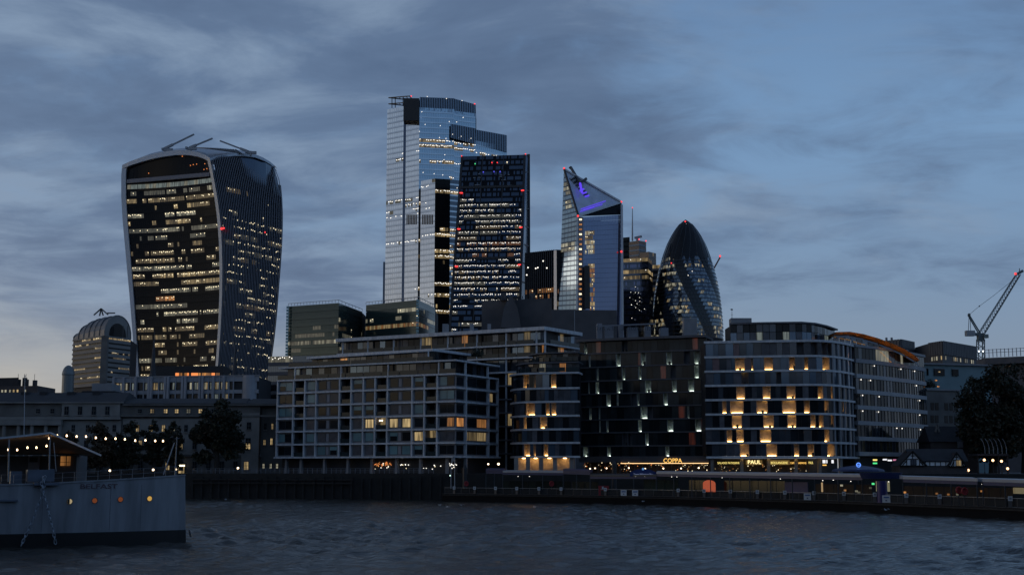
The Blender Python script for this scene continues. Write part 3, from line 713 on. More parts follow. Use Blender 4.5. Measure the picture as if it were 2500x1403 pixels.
# ---------------------------------------------------------------- 6. top-heavy curved tower at the left
def walkie():
    rng = random.Random(61)
    YC, YL, YR = 650.0, 668.0, 690.0
    t = thing('flared_tower', (P(500, 1100, 660).x, 660, 8), 'top-heavy flared tower with arched white rim and dark glass front full of lit floors', 'skyscraper')
    xl = curve1([(360, 304), (403, 301), (430, 298.5), (480, 298.5), (540, 302), (600, 307.5), (660, 313), (720, 318.5), (800, 325), (860, 329), (925, 334), (1150, 348)])
    xc = curve1([(360, 509), (387, 512), (420, 519), (451, 525), (490, 531.5), (522, 536), (560, 539.5), (592, 541.5), (650, 543), (717, 542.5), (790, 539.5), (840, 536.5), (905, 531.5), (1150, 512)])
    xr = curve1([(360, 640), (380, 646), (392, 660), (404, 671), (425, 681), (451, 688), (498, 692), (569, 691.5), (640, 687), (700, 682), (760, 677.5), (814, 672), (862, 665.5), (925, 657), (1150, 630)])
    def edge(f, Y):                    # edge point at height zz of the plane at distance Y
        def g(zz):
            py = HOR - (zz-ZC)/Y*FOC
            for _ in range(3): py -= (zz - Z(py, Y)) / ((Z(py-1, Y) - Z(py, Y)))
            return P(f(py), py, Y)
        return g
    eL, eC, eR = edge(xl, YL), edge(xc, YC), edge(xr, YR)
    def SL(u, z): 
        p = lerp(eL(z), eC(z), u); p.y += 6*4*u*(1-u)*0.5; p.z = z; return p
    def SR(u, z):
        p = lerp(eC(z), eR(z), u); p.y -= 4*4*u*(1-u)*0.8; p.z = z; return p
    zlow, zgar, n = Z(925, YC), Z(450, YC), 25
    dz = (zgar-zlow)/n
    def patch(S, z0, z1, u0=0., u1=1.): return lambda u, v: S(lerp(u0, u1, u), lerp(z0, z1, v))
    dens = [.2, .3, .3, .3, .4, .35, .4, .35, .5, .4, .25, .5, .6, .65, .5, .5, .4, .45, .35, .7, .4, .45, .4, .6, .55]
    for k in range(n):
        z0, z1 = zlow+k*dz, zlow+(k+1)*dz
        r = rng.random(); pal = l_amber if r < .1 else (l_warm if r < .6 else l_pale)
        storey(t, patch(SL, z0, z1, .045, .97), 46, 0, 1, t_black, rng, p=dens[k]+.12, pal=[pal[0], pal[0], pal[1]] if rng.random() < .7 else pal, lampm=lamp_warm, lampp=rng.choice((.15, .3, .5)), spand=.4, sm=t_black, jit=.004, mean=3.5, lsz=(.45, .18), nl=2)
        storey(t, patch(SR, z0, z1, .04, .985), 40, 0, 1, [t_dark, t_dark, t_navy], rng, p=.62 if k < 21 else .15, pal=[t_dark, t_dark, l_pale[0], l_warm[0]][:3] if k % 3 else [t_dark, l_pale[0], l_warm[0]], lampm=lamp_warm, lampp=.6, spand=.3, sm=t_dark, jit=.003, mean=4, lsz=(.55, .2))
    # arched top: curves of the rim
    arch_px = [(300.5, 404), (320, 395), (345, 386), (375, 377), (405, 371), (435, 367.5), (462, 368.5), (485, 373), (503, 380), (514, 388)]
    arch = [P(px, py, lerp(YL, YC, i/9)) for i, (px, py) in enumerate(arch_px)]
    rtop_px = [(514, 388), (530, 383), (550, 378.5), (575, 376), (600, 376.5), (625, 380), (648, 389), (660, 396), (671, 405)]
    rtop = [P(px, py, lerp(YC, YR, i/8) - 12.8*(i/8)*(1-i/8)) for i, (px, py) in enumerate(rtop_px)]
    back_px = [(300.5, 404), (330, 390), (370, 374), (405, 366), (440, 362), (475, 360), (510, 360), (545, 362), (580, 366), (610, 372), (640, 383), (660, 395), (671, 405)]
    back = [P(px, py, lerp(YL, YR, i/12) + 30*4*(i/12)*(1-i/12)) for i, (px, py) in enumerate(back_px)]
    def res(c, k):
        L_ = [0]; 
        for a, b_ in zip(c, c[1:]): L_.append(L_[-1]+(b_-a).length)
        out = []
        for i in range(k):
            s = L_[-1]*i/(k-1)
            for j in range(len(c)-1):
                if s <= L_[j+1]+1e-6: out.append(lerp(c[j], c[j+1], (s-L_[j])/max(L_[j+1]-L_[j], 1e-9))); break
        return out
    front = res(arch, 15) + res(rtop, 14)[1:]; bk = res(back, len(front))
    roofm = mat('curved_roof_metal', (0.36, 0.39, 0.44), .35, .5, noise=.08, nscale=.1)
    b = MB()
    for i in range(len(front)-1):
        for j in range(4):
            q = [lerp(front[i], bk[i], j/4), lerp(front[i+1], bk[i+1], j/4), lerp(front[i+1], bk[i+1], (j+1)/4), lerp(front[i], bk[i], (j+1)/4)]
            b.face(q, roofm)
    b.build('roof', t, smooth=True)
    for i in range(18):                # louvres fanned over the roof
        u = i/17; p = P(lerp(515, 590, u), lerp(364, 376, u), 662); q = P(lerp(470, 575, u), lerp(361, 366, u), 676)
        b = MB(); b.beam(p+Vector((0, 0, .2)), q+Vector((0, 0, .2)), .5, .4, frame_dark); b.build('roof_louvre', t)
    # sky garden glass under the arch
    b = MB(); m = 24
    za = [None]*(m+1); A = res(arch, m+1)
    gbot = [SL(u/m, zgar) for u in range(m+1)]
    for i in range(m):
        b.face([gbot[i], gbot[i+1], A[i+1]+Vector((0, 1.2, -1.5)), A[i]+Vector((0, 1.2, -1.5))], t_black)
    b.build('garden_glazing', t)
    pal_rail = mat('garden_rail', (.3, .33, .36), .3, .3, noise=.1)
    zr = Z(446, YC)
    for i in range(m):
        b = MB(); c0, c1 = SL(.055+.91*i/m, zr), SL(.055+.91*(i+1)/m, zr); o = Vector((0, -.4, 0))
        b.face([c0+o+Vector((0, 0, .3)), c1+o+Vector((0, 0, .3)), c1+o+Vector((0, 0, 2.6)), c0+o+Vector((0, 0, 2.6))], l_cool[1] if rng.random() < .7 else l_pale[1]); b.build('garden_window', t)
    b = MB(); b.beam(SL(.055, zr+4.4)+Vector((0, -.6, 0)), SL(.965, zr+4.4)+Vector((0, -.6, 0)), .8, 2.0, mat('garden_beam', (.2, .2, .23), .6, noise=.1)); b.build('garden_beam', t)
    for px, py in ((465, 404), (472, 402), (480, 401), (500, 400), (445, 382), (363, 423), (505, 412), (498, 414), (337, 441), (340, 440), (377, 438), (411, 437), (416, 436), (437, 434), (443, 434), (455, 433), (481, 431), (493, 430), (507, 428), (518, 427)):
        warning(t, px, py, lerp(YL, YC, (px-300)/225)+12*((px-300)/225)*(1-(px-300)/225)-1.3, lamp_orange if py < 425 else lamp_warm, .42)
    # white rim round the dark front
    rim = mat('white_rim_cladding', (0.46, 0.50, 0.56), .35, .25, noise=.08, nscale=.05)
    def ribbon(name, c0, c1, dep):
        b = MB(); k = len(c0)
        for i in range(k-1):
            o = Vector((0, dep, 0)); f = Vector((0, -1.2, 0))
            b.face([c0[i]+f, c1[i]+f, c1[i+1]+f, c0[i+1]+f], rim)
            b.face([c1[i]+f, c1[i]+o, c1[i+1]+o, c1[i+1]+f], rim); b.face([c0[i]+f, c0[i]+o, c0[i+1]+o, c0[i+1]+f], rim)
        b.build(name, t, smooth=False)
    zt = [Z(py, YL) for py in range(930, 400, -10)] + [arch[0].z]
    ribbon('rim_upright', [SL(-.004, z) for z in zt], [SL(lerp(.032, .046, min(1, (z-zlow)/120)), z) for z in zt], 6)
    zt2 = [Z(py, YC) for py in range(908, 388, -10)] + [arch[-1].z]
    ribbon('rim_upright', [SL(.974, z) for z in zt2], [SL(1.004, z) for z in zt2], 5)
    A2 = res(arch, 25)
    ribbon('rim_arch', [p+Vector((0, 0, 0)) for p in A2], [p+Vector((0, 0, -lerp(2.0, 2.6, math.sin(math.pi*i/24)))) for i, p in enumerate(A2)], 12)
    # upright fins on the right flank
    finm = mat('flank_fin', (.15, .17, .21), .35, .5, noise=.08)
    RT = res(rtop, 60)
    for i in range(36):
        u = .03 + .95*i/35; b = MB()
        ztop = RT[min(59, int(u*59))].z - .6
        zs = [lerp(zlow, ztop, j/16) for j in range(17)]
        for z0, z1 in zip(zs, zs[1:]):
            p, q = SR(u, z0), SR(u, z1); b.beam(p+Vector((0, -.7, 0)), q+Vector((0, -.7, 0)), .28, 1.1, finm, up=Vector((0, 1, 0)))
        b.build('fin', t)
    b = MB()
    for i in range(30):                # plain glass behind the fins above the top floor
        u0, u1 = .04+.94*i/30, .04+.94*(i+1)/30
        b.face([SR(u0, zgar), SR(u1, zgar), RT[min(59, int(u1*59))]+Vector((0, 1.2, -.5)), RT[min(59, int(u0*59))]+Vector((0, 1.2, -.5))], t_dark)
    b.build('flank_top_glazing', t)
    ribbon('rim_flank', RT, [p+Vector((0, 0, -1.3)) for p in RT], 8)
    b = MB(); zz = [lerp(8, Z(408, YC), i/20) for i in range(21)]
    for z0, z1 in zip(zz, zz[1:]):
        a0, c0, r0 = SL(.02, z0), SL(.99, z0), SR(.97, z0); a1, c1, r1 = SL(.02, z1), SL(.99, z1), SR(.97, z1); o = Vector((0, 7.5, 0)); o2 = Vector((0, 4.5, 0)); bk_ = Vector((0, 30, 0))
        b.face([a0+o, c0+o2, c1+o2, a1+o], core); b.face([c0+o2, r0+o2, r1+o2, c1+o2], core); b.face([a0+o, a0+bk_, a1+bk_, a1+o], core); b.face([r0+o2, r0+bk_+Vector((-9, 0, 0)), r1+bk_+Vector((-9, 0, 0)), r1+o2], core)
    b.build('core', t)
    for px, py, r, Y in ((541, 558, 1.1, 648), (546, 557, .9, 648.5), (647, 567, .6, 675)): warning(t, px, py, Y, r=r)
    b = MB(); b.box(P(368, 910, 640).x, P(545, 910, 640).x, 640, 655, 8, Z(893, 640), black); b.build('podium_canopy', t)
    for i in range(12):
        px = lerp(432, 530, i/11)+rng.uniform(-3, 3); b = MB(); p = P(px, 913, 639); b.box(p.x-.8, p.x+.8, 639.5, 639.9, p.z-.9, p.z+.7, rng.choice(l_amber[1:]+[lamp_orange])); b.build('podium_window', t)
    # cleaning cranes on the roof
    for (x0, y0, x1, y1, xb, yb) in ((400, 364, 474, 328, 408, 371), (463, 361, 519, 338, 466, 368), (537, 344, 608, 371, 612, 378)):
        c = thing('roof_cleaning_crane', P(xb, yb, 664), {400: 'slim cleaning crane with the highest boom at the left of the flared roof', 463: 'slim cleaning crane with short boom in the middle of the flared roof', 537: 'slim cleaning crane at the right of the flared roof, boom pointing left'}[x0], 'crane', 'cleaning cranes on the flared tower')
        b = MB(); b.beam(P(x0, y0, 664), P(x1, y1, 664), .9, .7, steel); b.beam(lerp(P(x0, y0, 664), P(x1, y1, 664), .3 if x0 != 537 else .7), lerp(P(x0, y0, 664), P(x1, y1, 664), .0 if x0 != 537 else 1.), 1.3, 1.2, steel); b.build('boom', c)
        b = MB(); b.beam(P(xb, yb+3, 664), P(xb, yb-9, 664), 1.0, 1.0, steel); b.beam(P(xb-9, yb-5, 664), P(xb+14, yb-5, 664), 1.2, 1.4, steel); b.build('base', c)
        b = MB(); b.box(P(xb-13, yb, 664).x, P(xb-8, yb, 664).x, 663, 665, Z(yb-4, 664), Z(yb-9, 664), steel); b.build('counterweight', c)
walkie()

# ---------------------------------------------------------------- further towers and mid-distance buildings
def slab_block(t, pts, pyt, Y, n, nu, glass, rng, p, pal, lampm=None, lampp=.3, zlow=ZQ, spand=.35, sm=None, depth=20, lit_rows=None, roof=None, mean=4, jit=.004):
    """Plain block: faces along the plan points pts, storeys of glazing, a core and a roof."""
    zt = Z(pyt, Y)
    for j, (a, c) in enumerate(zip(pts, pts[1:])):
        S = bil(Vector((a.x, a.y, zlow)), Vector((c.x, c.y, zlow)), Vector((c.x, c.y, zt)), Vector((a.x, a.y, zt)))
        k_nu = max(2, int(nu * (c-a).length / (pts[1]-pts[0]).length))
        for k in range(n):
            zm = lerp(zlow, zt, (k+.5)/n); py = HOR-(zm-ZC)/Y*FOC
            pp, pl = p, pal
            if lit_rows is not None:
                pp = 0
                for y0, y1, q, w in lit_rows:
                    if y0 <= py < y1: pp, pl = q, w
            storey(t, S, k_nu, k/n, (k+1)/n, glass, rng, p=pp if j == 0 or lit_rows is None else pp*.6, pal=pl, lampm=lampm, lampp=lampp, spand=spand, sm=sm or glass, jit=jit, mean=mean)
    b = MB(); q = [p_+Vector((0.0 if 0 < i < len(pts)-1 else (.3 if i == 0 else -.3), .6)) for i, p_ in enumerate(pts)]
    b.prism(q+[q[-1]+Vector((0, depth)), q[0]+Vector((0, depth))], zlow, zt-.1, core, roof or dark_conc); b.build('core', t)
def far_group():
    rng = random.Random(71)
    # tower with a mast
    t = thing('mast_tower', (G(1556, 1150).x, 1150, 8), 'stepped tower with a tall thin mast behind the pointed tower', 'office tower')
    brown = mat('bronze_cladding', (.20, .165, .14), .5, .3, noise=.15, nscale=.2)
    slab_block(t, [G(1537, 1150, 700), G(1561, 1143, 700), G(1579, 1150, 700)], 588, 1146, 44, 8, brown, rng, .0, l_pale, sm=t_dark, spand=.3)
    slab_block(t, [G(1522, 1155, 700), G(1539, 1152, 700)], 578, 1152, 44, 6, t_teal, rng, .05, l_pale, sm=t_dark)
    b = MB(); b.tube([P(1544, 588, 1148), P(1544, 506, 1148)], [.8, .25], steel, 6); b.build('mast', t); warning(t, 1544, 507, 1147, r=.9); warning(t, 1560, 584, 1142); warning(t, 1577, 588, 1142)
    b = MB(); b.beam(P(1549, 581, 1146), P(1567, 577, 1146), 1, 2, steel); b.beam(P(1556, 588, 1146), P(1556, 579, 1146), 2, 2, steel); b.build('roof_plant', t)
    t = thing('brown_office_tower', (G(1583, 1100).x, 1100, 8), 'brown banded office tower stepping down beside the rounded tower', 'office tower')
    slab_block(t, [G(1563, 1100, 700), G(1585, 1093, 700), G(1603, 1102, 700)], 616, 1098, 38, 8, brown, rng, .04, l_warm, sm=brown)
    t = thing('pale_office_block', (G(1603, 1060).x, 1060, 8), 'pale office block just left of the rounded tower', 'office tower')
    slab_block(t, [G(1588, 1062, 700), G(1620, 1058, 700)], 646, 1060, 36, 7, [t_teal, t_dark], rng, .25, l_warm, sm=dark_conc, lampm=lamp_red, lampp=.01)
    t = thing('gold_lit_tower', (G(1552, 930).x, 930, 8), 'office tower with gold-lit upper floors right of the pointed tower', 'office tower')
    slab_block(t, [G(1519, 932, 700), G(1583, 926, 700), G(1594, 945, 700)], 630, 929, 36, 16, [t_navy, t_navy, t_dark], rng, 0, l_warm, lampm=lamp_white, lampp=.1, sm=t_dark,
               lit_rows=[(630, 648, .95, [l_warm[0], l_warm[1], l_warm[1]]), (654, 664, .9, [l_warm[0]]*3), (664, 692, .9, l_warm), (692, 790, .05, [l_pale[0], l_pale[1], l_pale[2]])])
    for _ in range(15): warning(t, rng.uniform(1526, 1574), rng.uniform(692, 778), 925, lamp_white, .36)
    # crane behind the rounded tower
    t = thing('distant_crane', (G(1750, 1120).x, 1120, 8), 'distant crane jib with a red lamp behind the rounded tower', 'crane')
    b = MB(); b.beam(P(1738, 664, 1120), P(1758, 628, 1120), 1.2, 1.2, mat('crane_red', (.16, .06, .05), .5, noise=.1)); b.build('jib', t)
    b = MB(); b.beam(P(1740, 660, 1120), P(1744, 1140, 1120), 1.6, 1.6, black); b.build('mast', t); warning(t, 1758, 625, 1118, r=1.5)
    # green glass blocks
    for name_, lab, pts, pyt, Y, lim in (
        ('green_glass_block', 'green glass office block with lit floors right of the flared tower', [G(703, 462, 800), G(826, 452, 800), G(884, 478, 800)], 742, 456, [(748, 764, 0, l_pale), (764, 775, 0, l_pale), (775, 790, .25, l_pale), (790, 803, .25, l_amber), (803, 815, .5, [l_pale[0]]*3), (815, 835, .4, [l_pale[0]]*3), (835, 848, .95, l_pale), (848, 866, .2, l_pale)]),
        ('green_glass_block', 'green glass office block in front of the tallest tower', [G(893, 470, 780), G(1020, 455, 780), G(1062, 478, 780)], 737, 462, [(760, 772, .1, l_pale), (772, 786, .5, [l_pale[0], l_pale[1], l_pale[1]]), (790, 805, .95, [l_amber[0], l_warm[1], l_amber[1]])])):
        t = thing(name_, (pts[1].x, pts[1].y, ZQ), lab, 'office block', 'green glass office blocks')
        slab_block(t, pts, pyt, Y, 23, 26, t_green, rng, 0, l_pale, lampm=lamp_warm, lampp=.06, sm=t_green, lit_rows=lim, spand=.45, depth=25)
        b = MB(); a = pts[0]; zt = Z(pyt, Y)
        for p, q in zip(pts, pts[1:]): b.beam((p.x, p.y-.2, zt+.9), (q.x, q.y-.2, zt+.9), .15, .15, steel)
        b.build('roof_rail', t)
        for k in range(24):
            u = k/23; i = 0 if u < .7 else 1; p = lerp(pts[0], pts[1], u/.7) if i == 0 else lerp(pts[1], pts[2], (u-.7)/.3)
            b = MB(); b.box(p.x-.06, p.x+.06, p.y-.26, p.y-.14, zt, zt+.9, steel); b.build('rail_post', t)
        fin = mat('teal_glass_fin', (.16, .26, .28), .15, .4, noise=.1)
        fx = pts[0] if '703' in lab or 'flared' in lab else pts[1]
        for k in range(16):
            b = MB(); p = fx; z0 = lerp(Z(866, Y), zt, k/16); b.box(p.x-.5, p.x+.45, p.y-1.2, p.y-.7, z0+.15, z0+(zt-Z(866, Y))/16-.15, fin); b.build('glass_fin', t)
    t = thing('low_office_block', (G(712, 420).x, 420, ZQ), 'low dark office block with one bright row of windows left of the green block', 'office block')
    slab_block(t, [G(655, 422, 880), G(765, 418, 880)], 868, 420, 12, 24, t_dark, rng, 0, l_pale, lampm=lamp_white, lampp=.6, sm=dark_conc, lit_rows=[(876, 888, .8, l_pale)])
    # dark slate mass with a gable in front of the wedge tower
    t = thing('stone_hall', (G(1330, 470).x, 470, ZQ), 'dark stone hall with a gabled centre below the wedge tower', 'hall')
    hall = mat('sooty_stone', (.085, .083, .09), .85, noise=.25, nscale=.15)
    b = MB(); b.prism([G(1176, 478, 780), G(1347, 470, 780), G(1347, 505, 780), G(1176, 505, 780)], ZQ, Z(729, 472), hall, slate); b.build('wall', t)
    b = MB(); b.prism([G(1347, 470, 780), G(1506, 472, 780), G(1506, 505, 780), G(1347, 505, 780)], ZQ, Z(757, 472), hall, slate); b.build('side_wall', t)
    b = MB(); a, c, d = P(1222, 800, 466), P(1272, 800, 466), P(1247, 716, 466); a2, c2 = P(1230, 752, 466), P(1264, 752, 466); o = Vector((0, 10, 0))
    b.face([a, c, c2, d, a2], hall); b.face([a2, d, d+o, a2+o], slate); b.face([d, c2, c2+o, d+o], slate); b.face([a, a2, a2+o, a+o], hall); b.face([c2, c, c+o, c2+o], hall); b.build('gable', t)
    for px in (1230, 1300): 
        b = MB(); p = P(px, 729, 474); b.box(p.x-1, p.x+1, 474, 476, p.z-.5, p.z+2.2, hall); b.build('chimney', t)
    for i in range(16):
        b = MB(); p = P(1190+i*9.5, 727, 470.5); b.box(p.x-.15, p.x+.15, 470.4, 470.7, p.z-.3, p.z+.7, slate); b.build('finial', t)
    b = MB(); p = P(1403, 815, 466); b.box(p.x-.1, p.x+.1, 465.8, 466.2, ZQ, Z(758, 466), steel); b.build('flagpole', t)
    # building with barrel-vaulted top at the far left
    t = thing('barrel_top_block', (G(248, 560).x, 560, ZQ), 'banded office block with a barrel-vaulted top and dark arch left of flared tower', 'office block')
    band = mat('banded_stone', (.19, .185, .18), .6, noise=.15, nscale=.1)
    vault = mat('vault_cladding', (.17, .165, .17), .45, .3, noise=.15, nscale=.2)
    a, c, d = G(178, 575, 850), G(254, 555, 850), G(318, 570, 850); zt = Z(823, 560)
    n = 10; zl = Z(940, 560)
    for j, (p, q) in enumerate(((a, c), (c, d))):
        S = bil(Vector((p.x, p.y, zl)), Vector((q.x, q.y, zl)), Vector((q.x, q.y, zt)), Vector((p.x, p.y, zt)))
        for k in range(n):
            storey(t, S, 14, k/n, (k+1)/n, t_black, rng, p=.3 if k in (2, 3, 5, 6, 1, 9) else .05, pal=l_warm, lampm=lamp_warm, lampp=.4, spand=.5, sm=band, mean=3)
    for zz in range(n+1):
        b = MB(); zc_ = lerp(zl, zt, zz/n)
        for p, q in ((a, c), (c, d)): b.beam((p.x, p.y-.3, zc_), (q.x, q.y-.3, zc_), .5, .7, band)
        b.build('string_course', t)
    b = MB(); b.prism([a+Vector((.3, .4)), c+Vector((0, .6)), d+Vector((-.3, .4)), d+Vector((-4, 24)), a+Vector((4, 24))], ZQ, zt, core, slate); b.build('core', t)
    b = MB(); b.box(c.x-1.0, c.x+1.6, c.y-.9, c.y+1, ZQ, zt, stone_dim); b.build('corner_pier', t)
    for k in range(11):           # vault ribs running back from the arched front
        pass
    # vault: barrel along the left facade, end arch on the right facade
    b = MB(); m = 14; end0, end1 = c, d; r0 = P(254, 823, 555); r1 = P(318, 826, 570); hgt = Z(770, 560)-zt
    def arch(u, s): # u along arch, s back from front corner to left end
        th = math.pi*u; w = .5-.5*math.cos(th); h = math.sin(th)
        base = lerp(Vector((c.x, c.y)), Vector((d.x, d.y)), w); off = (a-c)*s
        sq = math.sqrt(max(.02, 1-(s*.95)**4))
        return Vector((base.x+off.x, base.y+off.y, zt + hgt*(h**.8)*sq))
    for i in range(m):
        for j in range(6):
            b.face([arch(i/m, j/6), arch((i+1)/m, j/6), arch((i+1)/m, (j+1)/6), arch(i/m, (j+1)/6)], vault)
    b.face([arch(i/m, 1) for i in range(m+1)], vault); b.build('vault', t, smooth=True)
    for j in range(7):
        b = MB(); b.tube([arch(i/m, j/6)+Vector((0, 0, .15)) for i in range(m+1)], .35, frame_dark if j % 2 else band, 5); b.build('vault_rib', t)
    b = MB(); ctr = lerp(c, d, .5)
    outer = [arch(i/m, 0)+Vector((0, -.5, 0)) for i in range(m+1)]; ce = Vector((ctr.x, ctr.y-.5, zt)); inner = [lerp(ce, p, .66) for p in outer]
    for i in range(m): b.face([outer[i], outer[i+1], inner[i+1], inner[i]], band)
    b.build('arch_surround', t)
    b = MB(); b.face([p+Vector((0, .2, 0)) for p in inner], t_black); b.build('arch_glazing', t)
    for px in (291, 302):
        b = MB(); p = P(px, 822, 556); b.box(p.x-.12, p.x+.12, 561, 561.4, zt, zt+5, frame_dark); b.build('arch_mullion', t)
    b = MB(); ap = P(247, 753, 565)
    for px, py in ((229, 769), (243, 771), (252, 770), (264, 768), (281, 764)): b.beam(ap if px != 281 else P(262, 764, 565), P(px, py, 565), .5, .5, frame_dark)
    b.build('roof_cradle', t)
    t = thing('domed_turret', (G(163, 545).x, 545, ZQ), 'small pale domed turret at the left foot of the barrel-topped block', 'turret')
    b = MB(); p = P(166, 930, 545); b.lathe((p.x, 545, ZQ), [(2.4, 0), (2.4, Z(916, 545)-ZQ), (2.6, Z(914, 545)-ZQ), (2.4, Z(907, 545)-ZQ), (2.0, Z(900, 545)-ZQ), (1.4, Z(895, 545)-ZQ), (.7, Z(892, 545)-ZQ), (.05, Z(891, 545)-ZQ)], mat('pale_lead', (.15, .17, .18), .4, .3, noise=.1), 16); b.build('dome', t)
    # church steeples in front of the flared tower
    for px, y0, y1, w, lab in ((373, 806, 915, 5.0, 'thin stone church spire standing before the front of the flared tower'), (573, 828, 915, 4.0, 'thin stone church spire before the right flank of the flared tower')):
        t = thing('church_steeple', (G(px, 470).x, 470, ZQ), lab, 'steeple', 'church spires')
        st = mat('steeple_stone', (.055, .058, .066), .85, noise=.2, nscale=.3)
        b = MB(); p = P(px, y1, 470); z1 = Z(y0, 470); b.lathe((p.x, 470, p.z-10), [(w*.26, 0), (w*.24, 10), (w*.2, 10.5), (.05, z1-p.z+10)], st, 8); b.build('spire', t)
        b = MB(); b.box(p.x-w*.28, p.x+w*.28, 468.8, 471.5, ZQ, p.z-9.9, st); b.build('tower', t)
far_group()

# ---------------------------------------------------------------- white finned building and low roofs left of centre
def left_mid():
    rng = random.Random(81)
    t = thing('finned_white_building', (G(455, 400).x, 400, ZQ), 'low white building with paired upright fins and lit windows below flared tower', 'office building')
    a, c = G(277, 404, 940), G(632, 396, 940); Y = 400
    wl = mat('painted_concrete', (.29, .30, .33), .6, noise=.15, nscale=.3)
    b = MB(); b.prism([a+Vector((0, .3)), c+Vector((0, .3)), c+Vector((0, 20)), a+Vector((0, 20))], ZQ, Z(922, Y), core, slate); b.build('core', t)
    piece('wall', t, a, c, Z(932, Y), Z(920, Y), 0, .35, wl); piece('wall', t, a, c, Z(961, Y), Z(952, Y), 0, .35, wl); piece('wall', t, a, c, ZQ, Z(976, Y), 0, .35, wl)
    piece('coping', t, a, c, Z(920, Y)+.02, Z(917, Y), -.3, .6, grey_conc)
    fins = [280, 304, 320, 334, 352, 366, 372, 389, 406, 413, 430, 448, 455, 472, 490, 497, 510, 523, 537, 549, 560, 571]
    wide = (280, 304, 334, 366, 372, 406, 413, 448, 455, 490, 497, 523, 549)
    for px in fins:
        p0, p1 = hit(px-(2.6 if px in wide else 1.3), a, c, 945), hit(px+(2.6 if px in wide else 1.3), a, c, 945)
        piece('fin', t, p0, p1, Z(978, Y), Z(919, Y), .3, 1.2 if px in wide else .5, wl)
    p0, p1 = hit(575, a, c, 945), hit(630, a, c, 945); b = MB(); m = (p0+p1)/2; b.lathe((hit(607, a, c).x, m.y+1.0, ZQ), [(2.5, 0), (2.5, Z(918, Y)-ZQ)], wl, 20); b.build('stair_drum', t)
    for r, (y0, y1) in enumerate(((951, 933), (975, 962))):
        xs = fins
        for x0, x1 in zip(xs, xs[1:]):
            if x1-x0 < 10: continue
            h0, h1 = hit(x0+3, a, c, 945), hit(x1-3, a, c, 945)
            on = rng.random() < (.75 if r == 0 else .3)
            w = piece('window', t, h0, h1, Z(y1 if y1 > y0 else y0, Y), Z(min(y0, y1), Y), .05, .12, frame_dark)
            k = 2
            for j in range(k):
                q0, q1 = lerp(h0, h1, j/k+.06), lerp(h0, h1, (j+1)/k-.06)
                piece('pane', w, q0, q1, Z(y0, Y)+.1, Z(y1, Y)-.1, .13, .17, rng.choice([l_pale[1], l_pale[2], l_cool[1], l_warm[1]]) if on and rng.random() < .75 else g_dark)
    # low roofs at the far left
    t = thing('rooftop_block', (G(40, 360).x, 360, ZQ), 'dark low building with a row of small lit windows at the left edge', 'building')
    a, c = G(-60, 362, 940), G(92, 358, 940)
    b = MB(); b.prism([a, c, c+Vector((0, 14)), a+Vector((0, 14))], ZQ, Z(942, 360), brick_dark, slate)
    b.prism([a+Vector((2, 1)), G(45, 360, 940), G(45, 370, 940), a+Vector((2, 10))], Z(942, 360), Z(921, 360), slate); b.build('wall', t)
    for px in (6, 14, 25, 34, 43, 62):
        h0, h1 = hit(px-2, a, c, 950), hit(px+2, a, c, 950); piece('window', t, h0, h1, Z(957, 360), Z(951, 360), .02, .08, rng.choice((l_pale[2], l_warm[2])))
    for px in (44, 59, 63, 84): 
        b = MB(); p = P(px, 930, 362); b.box(p.x-.5, p.x+.5, 362, 363, p.z-3, p.z+rng.uniform(.2, 1.2), brick_dark); b.build('chimney', t)
        b = MB(); b.tube([p+Vector((0, 0, 0)), p+Vector((0, 0, 2.0))], .06, black, 4); b.build('aerial', t)
    t = thing('plant_room', (G(250, 350).x, 350, ZQ), 'boxy pale roof plant room below the barrel-topped block', 'plant room')
    b = MB(); p0, p1 = P(230, 950, 350), P(278, 950, 350); b.box(p0.x, p1.x, 348, 356, ZQ, Z(937, 350), grey_conc); b.build('wall', t)
    b = MB(); b.box(p0.x-2, p1.x+1.5, 346, 360, ZQ, Z(956, 350), slate); b.build('base', t)
left_mid()

